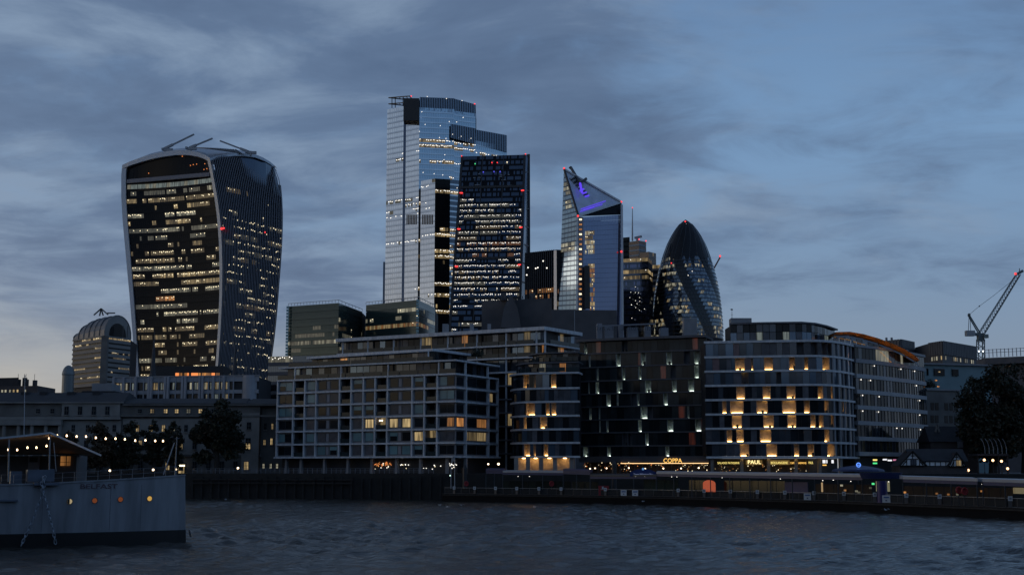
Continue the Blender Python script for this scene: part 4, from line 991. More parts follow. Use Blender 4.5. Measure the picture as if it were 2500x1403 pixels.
# ---------------------------------------------------------------- classical stone customs building
def custom_house():
    rng = random.Random(91)
    Y = 316.0
    t = thing('classical_stone_building', (G(330, Y).x, Y, ZQ), 'long classical stone building with cornices and columns behind trees and warship', 'building')
    def wall(name, x0, x1, y0, y1, o0, o1, m, Yw=Y):
        return piece(name, t, G(x0, Yw, 1050), G(x1, Yw, 1050), Z(y1, Yw), Z(y0, Yw), o0, o1, m)
    b = MB()
    for x0, x1, yt in ((-120, 296, 984), (296, 596, 984), (596, 634, 984)):
        p, q = G(x0, Y, 1050), G(x1, Y, 1050); b.box(p.x, q.x, Y, Y+22, ZQ, Z(yt, Y), stone_dim)
    b.build('wall', t)
    p, q = G(634, Y+1, 1050), G(705, Y+1, 1050); b = MB(); b.box(p.x+.02, q.x, Y+1.5, Y+22, ZQ, Z(984, Y), stone_dim); b.build('side_wing', t)
    # slate roofs
    for x0, x1, ye, yr in ((-120, 300, 982, 958), (290, 600, 985, 972), (590, 706, 986, 973)):
        b = MB(); p, q = G(x0, Y, 1050), G(x1, Y, 1050)
        z0, z1 = Z(ye, Y), Z(yr, Y+8)
        b.raw([(p.x, Y-.4, z0+.05), (q.x, Y-.4, z0+.05), (q.x-1, Y+8, z1), (p.x+1, Y+8, z1), (p.x, Y+20, z0+.05), (q.x, Y+20, z0+.05)], [(0,1,2,3), (3,2,5,4), (0,3,4), (1,5,2)], slate); b.build('roof', t)
    wall('attic_wall', 150, 292, 984, 1016, .01, .5, stone); wall('cornice', -120, 296, 1017, 1024, .0, 1.3, stone); wall('cornice', -120, 300, 981, 984, .0, .9, stone)
    wall('attic_wall', -120, 148, 996, 1016, .01, .35, stone_dim)
    wall('cornice', 296, 706, 1013, 1017, 0, .9, stone_dim); wall('cornice', 300, 706, 986, 990, 0, .8, stone_dim)
    wall('string_course', 150, 640, 1110, 1113, 0, .5, stone_dim); wall('plain_wall', 150, 296, 1026, 1110, .01, .35, stone); wall('plain_wall', 300, 596, 1022, 1109, .01, .25, stone)
    wall('pavilion_wall', 592, 634, 1008, 1160, .02, .7, stone)
    for i, px in enumerate((10, 45, 78, 112, 146)):
        b = MB(); p = G(px, Y-1.6, 1050); z0 = Z(1150, Y); z1 = Z(1032, Y)
        b.lathe((p.x, p.y, z0), [(.62, 0), (.62, .4), (.5, .5), (.43, z1-z0-.6), (.6, z1-z0-.2), (.62, z1-z0)], stone, 12); b.build('column', t)
    wall('entablature', -120, 156, 1025, 1038, .0, 2.4, stone)
    def window(px, py, w, h, m, o=.36):
        f = wall('window', px-w/2-1, px+w/2+1, py-h/2-1, py+h/2+1, o, o+.05, frame_dark)
        piece('pane', f, G(px-w/2, Y, 1050), G(px+w/2, Y, 1050), Z(py+h/2, Y), Z(py-h/2, Y), o+.06, o+.1, m)
        piece('glazing_bar', f, G(px-.35, Y, 1050), G(px+.35, Y, 1050), Z(py+h/2, Y), Z(py-h/2, Y), o+.11, o+.14, stone_dim)
        piece('glazing_bar', f, G(px-w/2, Y, 1050), G(px+w/2, Y, 1050), Z(py+.4, Y), Z(py-.4, Y), o+.15, o+.18, stone_dim)
        piece('sill', f, G(px-w/2-2, Y, 1050), G(px+w/2+2, Y, 1050), Z(py+h/2+2.5, Y), Z(py+h/2+1, Y), o, o+.3, stone)
    for px in (162, 195, 229, 262): window(px, 1002, 9, 19, g_dark, .51)
    for px in (92, 127): window(px, 1003, 8, 10, g_dark)
    for px, m in ((370, l_warm[1]), (403, l_warm[2]), (430, l_warm[2]), (459, l_pale[1]), (488, l_warm[2]), (340, g_dark), (520, g_dark), (555, g_dark)): window(px, 1003, 8, 9, m, .05)
    for px, m in ((337, l_warm[2]), (370, l_warm[2]), (400, l_warm[2]), (424, l_pale[2]), (305, g_dark), (455, g_dark), (490, g_dark), (525, g_dark), (560, g_dark), (180, g_dark), (215, g_dark), (250, g_dark), (280, g_dark)): window(px, 1045, 7, 15, m)
    for px in range(180, 590, 33): window(px, 1085, 8, 20, l_warm[1] if px in (345, 378, 444) else g_dark); window(px+2, 1136, 9, 20, l_warm[2] if px in (411,) else g_dark)
    for px, py, w, h, m in ((609, 1039, 9, 16, g_dark), (608, 1076, 11, 13, g_dark), (608, 1089, 11, 13, l_warm[2]), (605, 1136, 10, 19, l_warm[2])): window(px, py, w, h, m, .71)
    for px, py, w, h, m in ((645, 1040, 5, 14, g_dark), (662, 1040, 4, 13, l_warm[1]), (644, 1079, 5, 12, l_warm[1]), (661, 1077, 5, 15, l_warm[2]), (643, 1137, 4.5, 11, l_pale[2]), (660, 1137, 4.5, 11, l_pale[2]), (676, 1137, 4.5, 11, l_pale[2]), (691, 1137, 3.5, 10, l_pale[2])): window(px, py, w, h, m, -1.45)
    f = wall('doorway', 438, 456, 1132, 1163, .26, .32, frame_dark); piece('door_light', f, G(440, Y, 1050), G(454, Y, 1050), Z(1160, Y), Z(1139, Y), .34, .4, l_warm[2]); piece('door_lamp', f, G(442, Y, 1050), G(455, Y, 1050), Z(1137.5, Y), Z(1134, Y), .42, .6, lit('door_lamp', (1, .8, .45), 4, sample=True))
    for px in (105, 172, 235, 60): 
        b = MB(); p = P(px, 965, Y+6); b.box(p.x-.9, p.x+.9, Y+6, Y+8, p.z-3, p.z+.9, slate); b.build('chimney', t)
    # flagpole
    f = thing('flagpole', (G(58, 306).x, 306, ZQ), 'thin flagpole rising before the classical building at the left', 'flagpole')
    b = MB(); b.tube([P(57, 1160, 306), P(61, 918, 306)], [.12, .06], pale_steel, 6); b.build('pole', f)
    b = MB(); b.ball(P(61, 917, 306), .15, pale_steel); b.build('finial', f)
custom_house()

# ---------------------------------------------------------------- riverside apartment blocks
class Path:
    """Plan line followed by a facade, left to right as the viewer sees it."""
    def __init__(s, pts):
        s.p = [Vector(q) for q in pts]; s.l = [0.0]
        for a, b in zip(s.p, s.p[1:]): s.l.append(s.l[-1] + (b-a).length)
        s.len = s.l[-1]
    def pos(s, d):
        d = max(0.0, min(s.len, d))
        for i in range(len(s.p)-1):
            if d <= s.l[i+1] + 1e-9:
                return lerp(s.p[i], s.p[i+1], (d-s.l[i])/max(1e-9, s.l[i+1]-s.l[i]))
    def at(s, px, py=1000):
        k = P(px, py, 1.0).x; best, bd = 0.0, 1e9; n = 400
        for i in range(n+1):
            q = s.pos(s.len*i/n); e = abs(q.x - k*q.y)
            if e < bd: bd, best = e, s.len*i/n
        lo, hi = max(0, best-s.len/n), min(s.len, best+s.len/n)
        for _ in range(14):
            a, b = lo+(hi-lo)/3, hi-(hi-lo)/3
            qa, qb = s.pos(a), s.pos(b)
            if abs(qa.x-k*qa.y) < abs(qb.x-k*qb.y): hi = b
            else: lo = a
        return (lo+hi)/2
    def inset(s, d):
        out = []
        for i, q in enumerate(s.p):
            a, b = s.p[max(0, i-1)], s.p[min(len(s.p)-1, i+1)]; t = (b-a).normalized(); out.append(q + Vector((-t.y, t.x))*d)
        return out
def slab_along(name, t, path, z0, z1, out, depth, m):
    """Floor slab edge following the facade as one part."""
    b = MB(); o = path.inset(-out); i_ = path.inset(depth); n = len(o)
    vs = [(q.x, q.y, z) for z in (z0, z1) for q in o] + [(q.x, q.y, z) for z in (z0, z1) for q in i_]
    fs = []
    for k in range(n-1):
        fs += [(k, k+1, n+k+1, n+k), (n+k, n+k+1, 3*n+k+1, 3*n+k), (k, 2*n+k, 2*n+k+1, k+1), (2*n+k+1, 2*n+k, 3*n+k, 3*n+k+1)]
    fs += [(0, n, 3*n, 2*n), (n-1, 3*n-1, 4*n-1, 2*n-1)]
    b.raw(vs, fs, m); return b.build(name, t)
def core_along(t, path, z0, z1, d0, d1, m=None, name='core'):
    b = MB(); f = path.inset(d0); n = len(f); c = Vector((0, d1))
    b.prism(f + [f[-1]+c, f[0]+c], z0, z1, m or core, slate); return b.build(name, t)
timber_wall = mat('balcony_timber', (.46, .36, .26), .6, noise=.2, nscale=1.5)
pale_wall = mat('balcony_render', (.42, .45, .43), .6, noise=.15, nscale=1.0)
furniture = mat('balcony_furniture', (.04, .035, .03), .7, noise=.2)
def balcony(t, path, s0, s1, z0, z1, lampm, wallm, rng, deep=1.3, full=True, lamps=True):
    a, b = path.pos(s0), path.pos(s1)
    w = piece('balcony', t, a, b, z0, z1, -deep, -deep+.06, wallm)
    ln = (b-a).length; e = .07/ln
    piece('side_wall', w, a, lerp(a, b, e), z0, z1, -deep+.07, -.05, wallm); piece('side_wall', w, lerp(a, b, 1-e), b, z0, z1, -deep+.07, -.05, wallm)
    if lamps:
        k = max(1, int(round(ln/2.2))) if full else 1
        for i in range(k):
            q0, q1 = lerp(a, b, (i+.10)/k), lerp(a, b, (i+.90)/k)
            piece('uplight', w, q0, q1, z0+.03, z0+.2, -deep+.30, -deep+.48, lampm)
    if rng.random() < .6 and ln > 1.2:
        u = rng.uniform(.2, .7); piece('chair', w, lerp(a, b, u), lerp(a, b, min(.95, u+.5/ln)), z0+.03, z0+rng.uniform(.5, .9), -.7, -.35, furniture)
    return w
def residential(t, path, rows, pane_px, glass_of, lits, rng, x0, x1, lampm, wallm, slabm, slab_h=.42, rail=True, half=()):
    """rows: list of (z bottom, z top); lits: row -> list of (px0, px1, full)."""
    for r, (z0, z1) in enumerate(rows):
        slab_along('floor_slab', t, path, z0-slab_h, z0, .35, .6, slabm)
        pyr = HOR-((z0+z1)/2-ZC)/path.pos(path.len/2).y*FOC
        segs = [(path.at(a, pyr), path.at(b, pyr), f) for a, b, f in lits.get(r, ())]
        s_end = path.at(x1, pyr); s = path.at(x0, pyr)
        px_m = path.pos(path.len/2).y/FOC
        while s < s_end-.15:
            sg = next((g for g in segs if g[0]-.25 <= s < g[1]-.1), None)
            if sg:
                balcony(t, path, s, sg[1], z0, z1-slab_h, lampm, wallm, rng, full=sg[2], deep=1.3 if sg[2] else 1.7); s = sg[1]; continue
            nxt = min([g[0] for g in segs if g[0] > s+.25] + [s_end])
            e = min(nxt, s + pane_px*px_m*rng.choice((.7, .85, 1, 1, 1.15)))
            if nxt-e < .3: e = nxt
            gm = glass_of(r, rng)
            o = -1.2 if gm is None else 0
            if gm is None:
                balcony(t, path, s, e, z0, z1-slab_h, lampm, dark_conc, rng, lamps=False)
            else: piece('glass_panel', t, path.pos(s+.03), path.pos(e-.03), z0+.02, z1-slab_h-.02, -.06+rng.uniform(-.03, .03), .02, gm)
            s = e

def text_obj(name, s, loc, size, m, parent=None, rotz=0.0, ext=.02, width=None):
    cu = bpy.data.curves.new(name, 'FONT'); cu.body = s; cu.size = size; cu.extrude = ext; cu.align_x = 'CENTER'; cu.resolution_u = 3
    o = bpy.data.objects.new(name, cu); C.objects.link(o)
    me = bpy.data.meshes.new_from_object(o); C.objects.unlink(o); bpy.data.objects.remove(o)
    me.materials.clear(); me.materials.append(m)
    o = bpy.data.objects.new(name, me); C.objects.link(o)
    sx = 1.0
    if width:
        xs = [v.co.x for v in me.vertices]; sx = width/(max(xs)-min(xs))
    M = Matrix.Translation(loc) @ Matrix.Rotation(rotz, 4, 'Z') @ Matrix.Rotation(math.pi/2, 4, 'X') @ Matrix.Diagonal((sx, 1, 1, 1))
    o.matrix_basis = M
    if parent: own(o, parent, M)
    return o

# --- white grid block
def grid_block():
    rng = random.Random(101)
    A, K, R = G(676, 307, 1020), G(1113, 284, 1020), G(1215, 301, 1020)
    t = thing('apartment_building', (K.x, K.y, ZQ), 'white-framed apartment block with a grid of windows left of centre', 'apartments')
    YK = 284; nfl = 6; zt, zb = Z(910, YK), Z(1112, YK); fh = (zt-zb)/nfl
    path = Path([A, K, R]); front = Path([A, K]); side = Path([K, R])
    core_along(t, Path([A, K, R]), ZQ, zt-.3, 2.3, 16)
    for k in range(nfl+1): slab_along('floor_slab', t, path, zb+k*fh-.38, zb+k*fh, .35 if k else .9, 1.9, white_conc)
    bx = [65, 197, 295, 391, 592, 692, 796, 897, 1003, 1215, 1320, 1430, 1590]
    kinds = ['pair', 'open', 'one', 'wide', 'open', 'one', 'one', 'open', 'wide', 'one', 'open', 'corner']
    def fx(v): return hit(660+v/3.507, A, K, 1020)
    edges = [fx(v) for v in bx]; edges[0] = A; edges[-1] = K
    d = (K-A).normalized()
    for e in edges[:-1]:
        piece('column', t, e-d*.17 if e is not A else e, e+d*.17 if e is not A else e+d*.34, zb, zt-.39, -.5, .28, white_conc)
    teal_rows = {(0, 0), (0, 2), (2, 2), (1, 5), (2, 5), (3, 9), (0, 4), (4, 4), (4, 2)}
    litset = {(3, 6): l_warm[2], (3, 8): l_warm[2], (4, 9): l_warm[2]}
    teal = {0: (0, 2, 9, 11, 5), 1: (2, 11), 2: (0, 9, 5, 6), 3: (), 4: (0, 2, 5, 6, 8), 5: (3, 8, 9)}
    infill = mat('infill_panel', (.20, .205, .225), .55, noise=.12, nscale=.8)
    def window(par, a, b, z0, z1, m, split=1, panel=False):
        w = piece('window', par, a, b, z0+.05, z1-.43, -.35, -.28, infill)
        l_ = (b-a).length; e = (b-a)/l_
        q0, q1 = a+e*.38, b-e*.38; za, zb_ = z0+.42, z1-.72
        piece('frame', w, q0-e*.1, q1+e*.1, za-.1, zb_+.1, -.28, -.2, frame_dark)
        cells = [(0, 1)] if split == 1 else ([(0, .48), (.52, 1)] if not panel else [(0, .38), (.62, 1)])
        for i, (u0, u1) in enumerate(cells):
            mm = m[i % len(m)]
            piece('pane', w, lerp(q0, q1, u0), lerp(q0, q1, u1), za, zb_, -.19, -.15, mm)
            if mm is g_teal and rng.random() < .3: piece('blind', w, lerp(q0, q1, u0+.02), lerp(q0, q1, u1-.02), za, lerp(za, zb_, .55), -.14, -.12, g_dark)
        if panel: piece('panel', w, lerp(q0, q1, .42), lerp(q0, q1, .56), za, zb_, -.19, -.13, frame_grey)
    for r in range(nfl):
        z1 = zt-r*fh; z0 = z1-fh
        for c, kd in enumerate(kinds):
            a, b = edges[c]+d*.2, edges[c+1]-d*.2
            m = g_teal if c in teal[r] else (g_curtain if rng.random() < .35 else g_dark)
            if kd == 'open':
                on = (r, c) in ((3, 7), (4, 10))
                w = piece('balcony', t, a, b, z0, z1-.4, -1.9, -1.85, l_warm[1] if on else g_dark)
                piece('side_wall', w, a, a+d*.1, z0, z1-.4, -1.8, -.3, dark_conc); piece('side_wall', w, b-d*.1, b, z0, z1-.4, -1.8, -.3, dark_conc)
                piece('balustrade', w, a, b, z0, z0+1.0, -.2, -.16, g_rail)
                piece('mullion', w, lerp(a, b, .47), lerp(a, b, .53), z0, z1-.4, -1.84, -1.78, frame_grey)
                if on:
                    piece('curtain', w, lerp(a, b, .6), lerp(a, b, .98), z0, z1-.4, -1.77, -1.7, l_warm[2]); 
                    if c == 7:
                        bb = MB()
                        for u in (.35, .55): p = lerp(a, b, u); bb.ball((p.x, p.y+.6, z1-1.0), .2, globe, 8)
                        bb.build('lamp', w)
            else:
                ms = [litset.get((r, c), m)]
                if kd in ('pair', 'wide', 'corner') and (r, c) not in litset: ms = [m, m if rng.random() < .6 else (g_teal if r in (2, 5) and c in (3, 8) else g_dark)]
                if kd == 'corner' and r == 3: ms = [g_dark, l_amber[1]]
                window(t, a, b, z0, z1, ms, split=1 if kd == 'one' else 2, panel=kd == 'wide')
        # right-hand side, deep in shade
        for j, (v0, v1) in enumerate(((1593, 1670), (1680, 1862), (1872, 1945))):
            a, b = hit(660+v0/3.507, K, R, 1020), hit(660+v1/3.507, K, R, 1020); e = (b-a).normalized()
            ms = [g_dark, g_dark]
            if r == 3: ms = [l_amber[2]] if j == 0 else ([g_dark, l_amber[1]] if j == 1 else [g_dark, g_dark])
            if r == 4 and j == 1: ms = [l_warm[0], l_warm[1]]
            if r == 1 and j == 2: ms = [l_warm[1], g_dark]
            window(t, a+e*.15, b-e*.15, z0, z1, ms, split=1 if j == 0 else 2)
    for v in (1672, 1866, 1945):
        p = hit(660+v/3.507, K, R, 1020); e = (R-K).normalized(); piece('column', t, p-e*.17, p+e*.17, zb, zt-.39, -.5, .26, white_conc)
    # terrace storey
    z1 = Z(877, YK)
    big = Path([hit(700, A, K, 900)+Vector((0, 1.4)), K+Vector((-.6, 1.6)), hit(1200, K, R, 900)+Vector((-.8, .9))])
    core_along(t, big, zt, z1-.5, .5, 13)
    slab_along('terrace_roof', t, Path([A+Vector((.5, .2)), K+Vector((0, .0)), R]), z1-.35, z1, .6, 8, white_conc)
    def glaze(pth, z0, z1_, n, choices):
        for i in range(n):
            piece('glass_panel', t, pth.pos(pth.len*(i+.04)/n), pth.pos(pth.len*(i+.96)/n), z0, z1_, -.05, .05, rng.choice(choices))
    glaze(big, zt+.02, z1-.36, 34, [g_dark, g_dark, g_grey, g_curtain, g_blue])
    for v in (205, 600, 1005, 1440):
        p = fx(v); piece('column', t, p-d*.14, p+d*.14, zt, z1-.35, -.2, .16, white_conc)
    for v in (1670, 1860):
        p = hit(660+v/3.507, K, R, 900); e = (R-K).normalized(); piece('column', t, p-e*.2, p+e*.2, zt, z1-.35, -.2, .2, white_conc)
    for s in range(10): piece('balustrade', t, front.pos(front.len*(s+.02)/10), front.pos(front.len*(s+.98)/10), zt+.02, zt+1.0, .1, .14, g_rail)
    # penthouse
    z2 = Z(848, 292); pa, pk, pr = G(762, 318, 880), G(1058, 296, 880), G(1140, 309, 880)
    ph = Path([pa, pk, pr]); core_along(t, ph, z1, z2-.4, .5, 10)
    glaze(ph, z1+.02, z2-.4, 30, [g_dark, g_dark, g_grey, g_curtain]); slab_along('penthouse_roof', t, Path([pa+Vector((-1, -1.2)), pk+Vector((0, -1.6)), pr+Vector((1.2, -.6))]), z2-.55, z2, .3, 9, white_conc)
    piece('column', t, pk+Vector((-1.2, -1.2)), pk+Vector((-.9, -1.2)), z1, z2-.55, 0, .3, white_conc)
    p = ph.pos(ph.len*.25); piece('lit_room', t, ph.pos(ph.len*.18), ph.pos(ph.len*.22), z2-1.2, z2-.8, .06, .1, l_amber[2])
    for s in range(9): piece('balustrade', t, front.pos(front.len*(s+.62)/11), front.pos(front.len*(s+1.58)/11), z1+.01, z1+.95, -.5, -.46, g_rail)
    # ground floor: columns, shop windows
    zg = zb-.4
    gp = Path([hit(700, A, K, 1140), K, R]); core_along(t, gp, ZQ, zg, 3.0, 14)
    cols = [130, 255, 455, 655, 860, 1070, 1275, 1500, 1655]
    for v in cols:
        p = fx(v) if v < 1590 else hit(660+v/3.507, K, R, 1140); piece('column', t, p-d*.28, p+d*.28, ZQ, zg, -1.2, -.5, grey_conc)
    for i, (v0, v1) in enumerate(zip(cols, cols[1:])):
        a, b = (fx(v) if v < 1590 else K for v in (v0, v1))
        w = piece('shop_window', t, lerp(a, b, .08), lerp(a, b, .94), ZQ+.1, zg-.5, -2.6, -2.5, g_dark); piece('transom', w, lerp(a, b, .08), lerp(a, b, .94), zg-1.0, zg-.9, -2.48, -2.42, frame_dark)
        if i == 4:
            bb = MB()
            for _ in range(26):
                u = rng.uniform(.14, .88); p = lerp(a, b, u); zz = zg-.75-rng.random()*.7; bb.beam((p.x, p.y+2.2, zz), (p.x+rng.uniform(-.5, .5), p.y+2.2, zz-rng.uniform(.1, .5)), .1, .1, lamp_orange if rng.random() < .7 else l_amber[2])
            bb.build('red_ceiling_lights', w, kind='stuff')
        if i >= 4:
            bb = MB()
            for _ in range(7): 
                u = rng.uniform(.12, .9); p = lerp(a, b, u); bb.ball((p.x, p.y+2.1, ZQ+rng.uniform(.9, 2.2)), .11, lamp_white if rng.random() < .6 else lamp_warm, 6)
            bb.build('room_lights', w, kind='stuff')
    # rear wing, taller
    t2 = thing('apartment_building', (G(1335, 318).x, 318, ZQ), 'taller white apartment wing with a broad flat roof behind the grid block', 'apartments')
    ra, rk, rr = G(826, 342, 830), G(1332, 312, 830), G(1412, 326, 830); rp = Path([ra, rk, rr]); Yr = 312
    zs = [Z(903, Yr), Z(868, Yr), Z(837, Yr), Z(803, Yr)]
    core_along(t2, rp, ZQ, zs[-1]-.4, 2.0, 14)
    slab_along('flat_roof', t2, rp, zs[-1]-.3, zs[-1]+.55, 1.2, 10, white_conc)
    for k in range(3):
        z0, z1_ = zs[k], zs[k+1]; slab_along('floor_slab', t2, rp, z0-.4, z0, .7, 2, white_conc)
        n = 44
        for i in range(n):
            m = rng.choice([g_dark, g_dark, g_curtain, g_blue, g_grey]); lit_ = (k == 2 and i in (14, 15, 21)) or (k >= 1 and i in (31, 32, 35, 36, 39, 40) and rng.random() < .6)
            piece('glass_panel', t2, rp.pos(rp.len*(i+.04)/n), rp.pos(rp.len*(i+.96)/n), z0, z1_-.35, -1.3, -1.2, rng.choice([l_warm[0], l_amber[1], l_warm[1]]) if lit_ else m)
    for px in (838, 899, 962, 1028, 1094, 1165, 1236, 1310, 1331):
        p = rp.pos(rp.at(px, 830)); piece('column', t2, p+Vector((-.22, .012)), p+Vector((.22, -.012)), ZQ+8 if px < 1200 else ZQ, zs[-1]-.3, -.1, .3, white_conc)
    for s in range(16):
        for z0 in zs[1:3]: piece('balustrade', t2, rp.pos(rp.len*(s+.02)/16), rp.pos(rp.len*(s+.98)/16), z0+.02, z0+1.0, .2, .24, g_rail)
    # stair side between the blocks: slabs and dark bays going down
    lp = Path([hit(1212, ra, rk, 1000), rk, rr])
    for k in range(1, 7):
        z0 = zs[0]-k*3.25; slab_along('floor_slab', t2, lp, z0-.35, z0, .5, 2, grey_conc)
        for i in range(12):
            piece('glass_panel', t2, lp.pos(lp.len*(i+.05)/12), lp.pos(lp.len*(i+.95)/12), z0, z0+2.85, -1.2, -1.1, l_warm[1] if (k, i) in ((1, 1), (4, 1), (5, 2)) else rng.choice((g_dark, g_dark, g_curtain)))
    for px, w in ((1080, 14), (1190, 8), (1147, 9)):
        b = MB(); p, q = P(px, 800, 330), P(px+w, 800, 330); b.box(p.x, q.x, 330, 333, zs[-1], Z(790, 330), grey_conc); b.build('roof_plant', t2)
grid_block()

# --- rounded hotel-like blocks right of centre
def quay_blocks():
    rng = random.Random(111)
    Y0 = 287.0
    # round-cornered block
    pts = [G(1249, 297, 1000)]
    for i in range(1, 9):
        a = math.pi/2*i/9; pts.append(Vector((G(1249, 297).x + 5.2*(1-math.cos(a)), 297-8.5*math.sin(a))))
    pts += [G(1330, 287.5, 1000), G(1415, 286, 1000)]
    t = thing('apartment_building', (G(1330, 288).x, 288, ZQ), 'round-cornered apartment block with white bands and amber rooms in the centre', 'apartments')
    path = Path(pts); zl = [Z(py, 287) for py in (1112, 1078, 1045, 1012, 978, 945, 908)]
    rows = list(zip(zl, zl[1:])); core_along(t, path, ZQ+4, zl[-1]-.3, 2.2, 12)
    def gl(r, q):
        u = q.random(); return g_dark if u < .4 else (g_curtain if u < .6 else (g_grey if u < .85 else g_blue))
    am = {5: [(1277, 1292, 0), (1303, 1308, 0), (1345, 1358, 1)], 3: [(1284, 1306, 0), (1332, 1342, 0), (1346, 1358, 1)], 2: [(1278, 1286, 0), (1318, 1336, 1)], 0: [(1279, 1294, 1), (1302, 1308, 0), (1327, 1338, 0)]}
    residential(t, path, rows, 15, gl, am, rng, 1248, 1414, up_warm, timber_wall, white_conc)
    slab_along('floor_slab', t, path, zl[-1]-.4, zl[-1], .5, 5, white_conc)
    for j, (py0, py1, x0, x1) in enumerate(((906, 882, 1270, 1415), (880, 858, 1300, 1415))):
        z0, z1 = Z(py0, 290), Z(py1, 290); pp = []
        for i in range(9):
            a = math.pi/2*i/8; pp.append(Vector((G(x0, 300).x + 6*(1-math.cos(a)), 300-8*math.sin(a))))
        pp.append(G(x1, 290.5, 880)); q = Path(pp); core_along(t, q, z0, z1-.3, 1.0, 10); slab_along('terrace_roof', t, q, z1-.3, z1, 1.0, 5, dark_conc)
        n = 12
        for i in range(n): piece('glass_panel', t, q.pos(q.len*(i+.04)/n), q.pos(q.len*(i+.96)/n), z0+.02, z1-.32, -.1, 0, l_amber[1] if j == 0 and i in (9,) else (l_pale[1] if j == 0 and i == 6 else rng.choice((g_dark, g_grey, g_curtain))))
        for i in range(n): piece('balustrade', t, q.pos(q.len*(i+.04)/n), q.pos(q.len*(i+.96)/n), z0+.02, z0+.95, .9, .94, g_rail)
    # lit colonnade under it
    gp = Path([G(1258, 288.5, 1130), G(1400, 287, 1130)]); zg = zl[0]-.42
    w = piece('colonnade_wall', t, gp.pos(0), gp.pos(gp.len), ZQ, zg, -3.0, -2.9, timber_wall)
    for px in (1260, 1289, 1321, 1355, 1396):
        p = gp.pos(gp.at(px, 1130)); piece('column', t, p+Vector((-.45, 0)), p+Vector((.45, 0)), ZQ, zg, -.5, .2, stone)
    spot = lit('colonnade_downlight', (1.0, .58, .22), 16, sample=True)
    for px in (1279, 1308, 1342, 1380):
        p = gp.pos(gp.at(px, 1130)); piece('downlight', w, p+Vector((-.35, 2.0)), p+Vector((.35, 2.0)), zg-.12, zg-.02, -.3, .3, spot)
    # dark recessed facade with the restaurant
    t = thing('apartment_building', (G(1560, 300).x, 300, ZQ), 'dark glass apartment facade with small white balcony lamps above the restaurant', 'apartments')
    path = Path([G(1414, 306, 980), G(1470, 303, 980), G(1600, 298, 980), G(1728, 294, 980)])
    zl = [Z(py, 299) for py in (1113, 1086, 1053, 1021, 989, 957, 925, 891, 857, 826)]; rows = list(zip(zl, zl[1:]))
    def c7(v): return 1180+v/3.507
    raw = {8: [(760, 60), (875, 25)], 7: [(910, 14), (1155, 40), (1370, 45), (1590, 48), (1830, 55)], 6: [(980, 18), (1200, 28), (1340, 26), (1825, 40), (1885, 14)], 5: [(905, 14), (975, 32), (1165, 48), (1410, 52), (1635, 40), (1778, 52)],
           4: [(1072, 38), (1150, 14), (1325, 20), (1560, 38)], 3: [(917, 22), (995, 14), (1375, 58), (1755, 14)], 2: [(998, 14), (1062, 18), (1340, 32), (1600, 52), (1840, 52)], 1: [(1400, 30)], 0: [(875, 46), (1075, 32), (1575, 32)]}
    lits = {r: [(max(1416, c7(x-w_/2)), c7(x+w_/2), 0) for x, w_ in v] for r, v in raw.items()}
    red = lit('red_lit_room', (1.0, .18, .05), .025)
    g_mix = mat('dark_facade_glass', (.022, .028, .031), .1, spec=.2, noise=.3, nscale=.5, vary=.6)  # near-black glass, tone varied pane by pane
    def gl2(r, q):
        u = q.random()
        if u < .025: return red
        if u < .07: return None
        return g_mix if u < .8 else g_dark
    core_along(t, path, ZQ+4, zl[-1], 2.4, 12)
    residential(t, path, rows, 16, gl2, lits, rng, 1415, 1726, up_cool, pale_wall, dark_conc, slab_h=.3)
    slab_along('roof_slab', t, path, zl[-1]-.3, zl[-1]+.25, 1.6, 8, dark_conc)
    zg = zl[0]-.3
    slab_along('fascia', t, path, zg-1.0, zg-.02, .3, 4, dark_conc)
    w = piece('light_line', t, path.pos(path.at(1517, 1120)), path.pos(path.at(1741, 1120)), zg-1.35, zg-1.2, .5, .6, lit('light_line', (1, .62, .28), 1.6))
    p = path.pos(path.at(1641, 1120)); text_obj('restaurant_sign', 'COPPA', (p.x, p.y-.75, zg-1.12), 1.35, sign_gold, t, rotz=-.12, ext=.04, width=4.1)
    piece('shopfront', t, path.pos(path.at(1420, 1140)), path.pos(path.at(1728, 1140)), ZQ, zg-1.0, -2.5, -2.4, mat('warm_dark_room', (.05, .035, .03), .6, noise=.3))
    for i in range(17):
        p = path.pos(path.at(1424+i*18, 1140)); piece('mullion', t, p+Vector((-.06, 0)), p+Vector((.06, 0)), ZQ, zg-1.0, -.2, 0, frame_dark)
    b = MB()
    for _ in range(90):
        px = rng.uniform(1424, 1738); p = path.pos(path.at(min(px, 1727), 1140)); zz = ZQ + (rng.uniform(1.3, 2.5) if rng.random() < .75 else rng.uniform(.4, 1.2))
        b.ball((p.x, p.y-.3+rng.uniform(0, 1.5), zz), rng.uniform(.05, .12), rng.choice((lamp_orange, lamp_warm, l_amber[2], l_warm[2])), 5)
    b.build('fairy_lights', t, kind='stuff')
    for px in (1534, 1574, 1618, 1661, 1704, 1440, 1452, 1480):
        b = MB(); p = path.pos(path.at(px, 1140)); b.ball((p.x, p.y-1.2, ZQ+.95+rng.uniform(0, .3)), .17, globe, 8); b.build('table_lamp', t)
    for px, w_, py in ((1458, 12, 789), (1476, 22, 797), (1512, 10, 793), (1532, 26, 799), (1575, 14, 796), (1612, 20, 800), (1670, 32, 776)):
        b = MB(); p, q = P(px, 800, 306), P(px+w_, 800, 306); b.box(p.x, q.x, 306, 309, zl[-1], Z(py, 306), grey_conc if px == 1670 else frame_grey); b.build('roof_plant', t)
    b = MB()
    for i in range(26):
        p = P(1450+i*6.5+rng.uniform(-3, 3), 806, 304); b.beam(p, p+Vector((rng.uniform(-.6, .6), 0, rng.uniform(.3, 1.7))), .12, .12, frame_dark)
    b.beam(P(1455, 796, 304), P(1600, 790, 304), .3, .3, frame_grey); b.build('roof_pipes', t, kind='stuff')
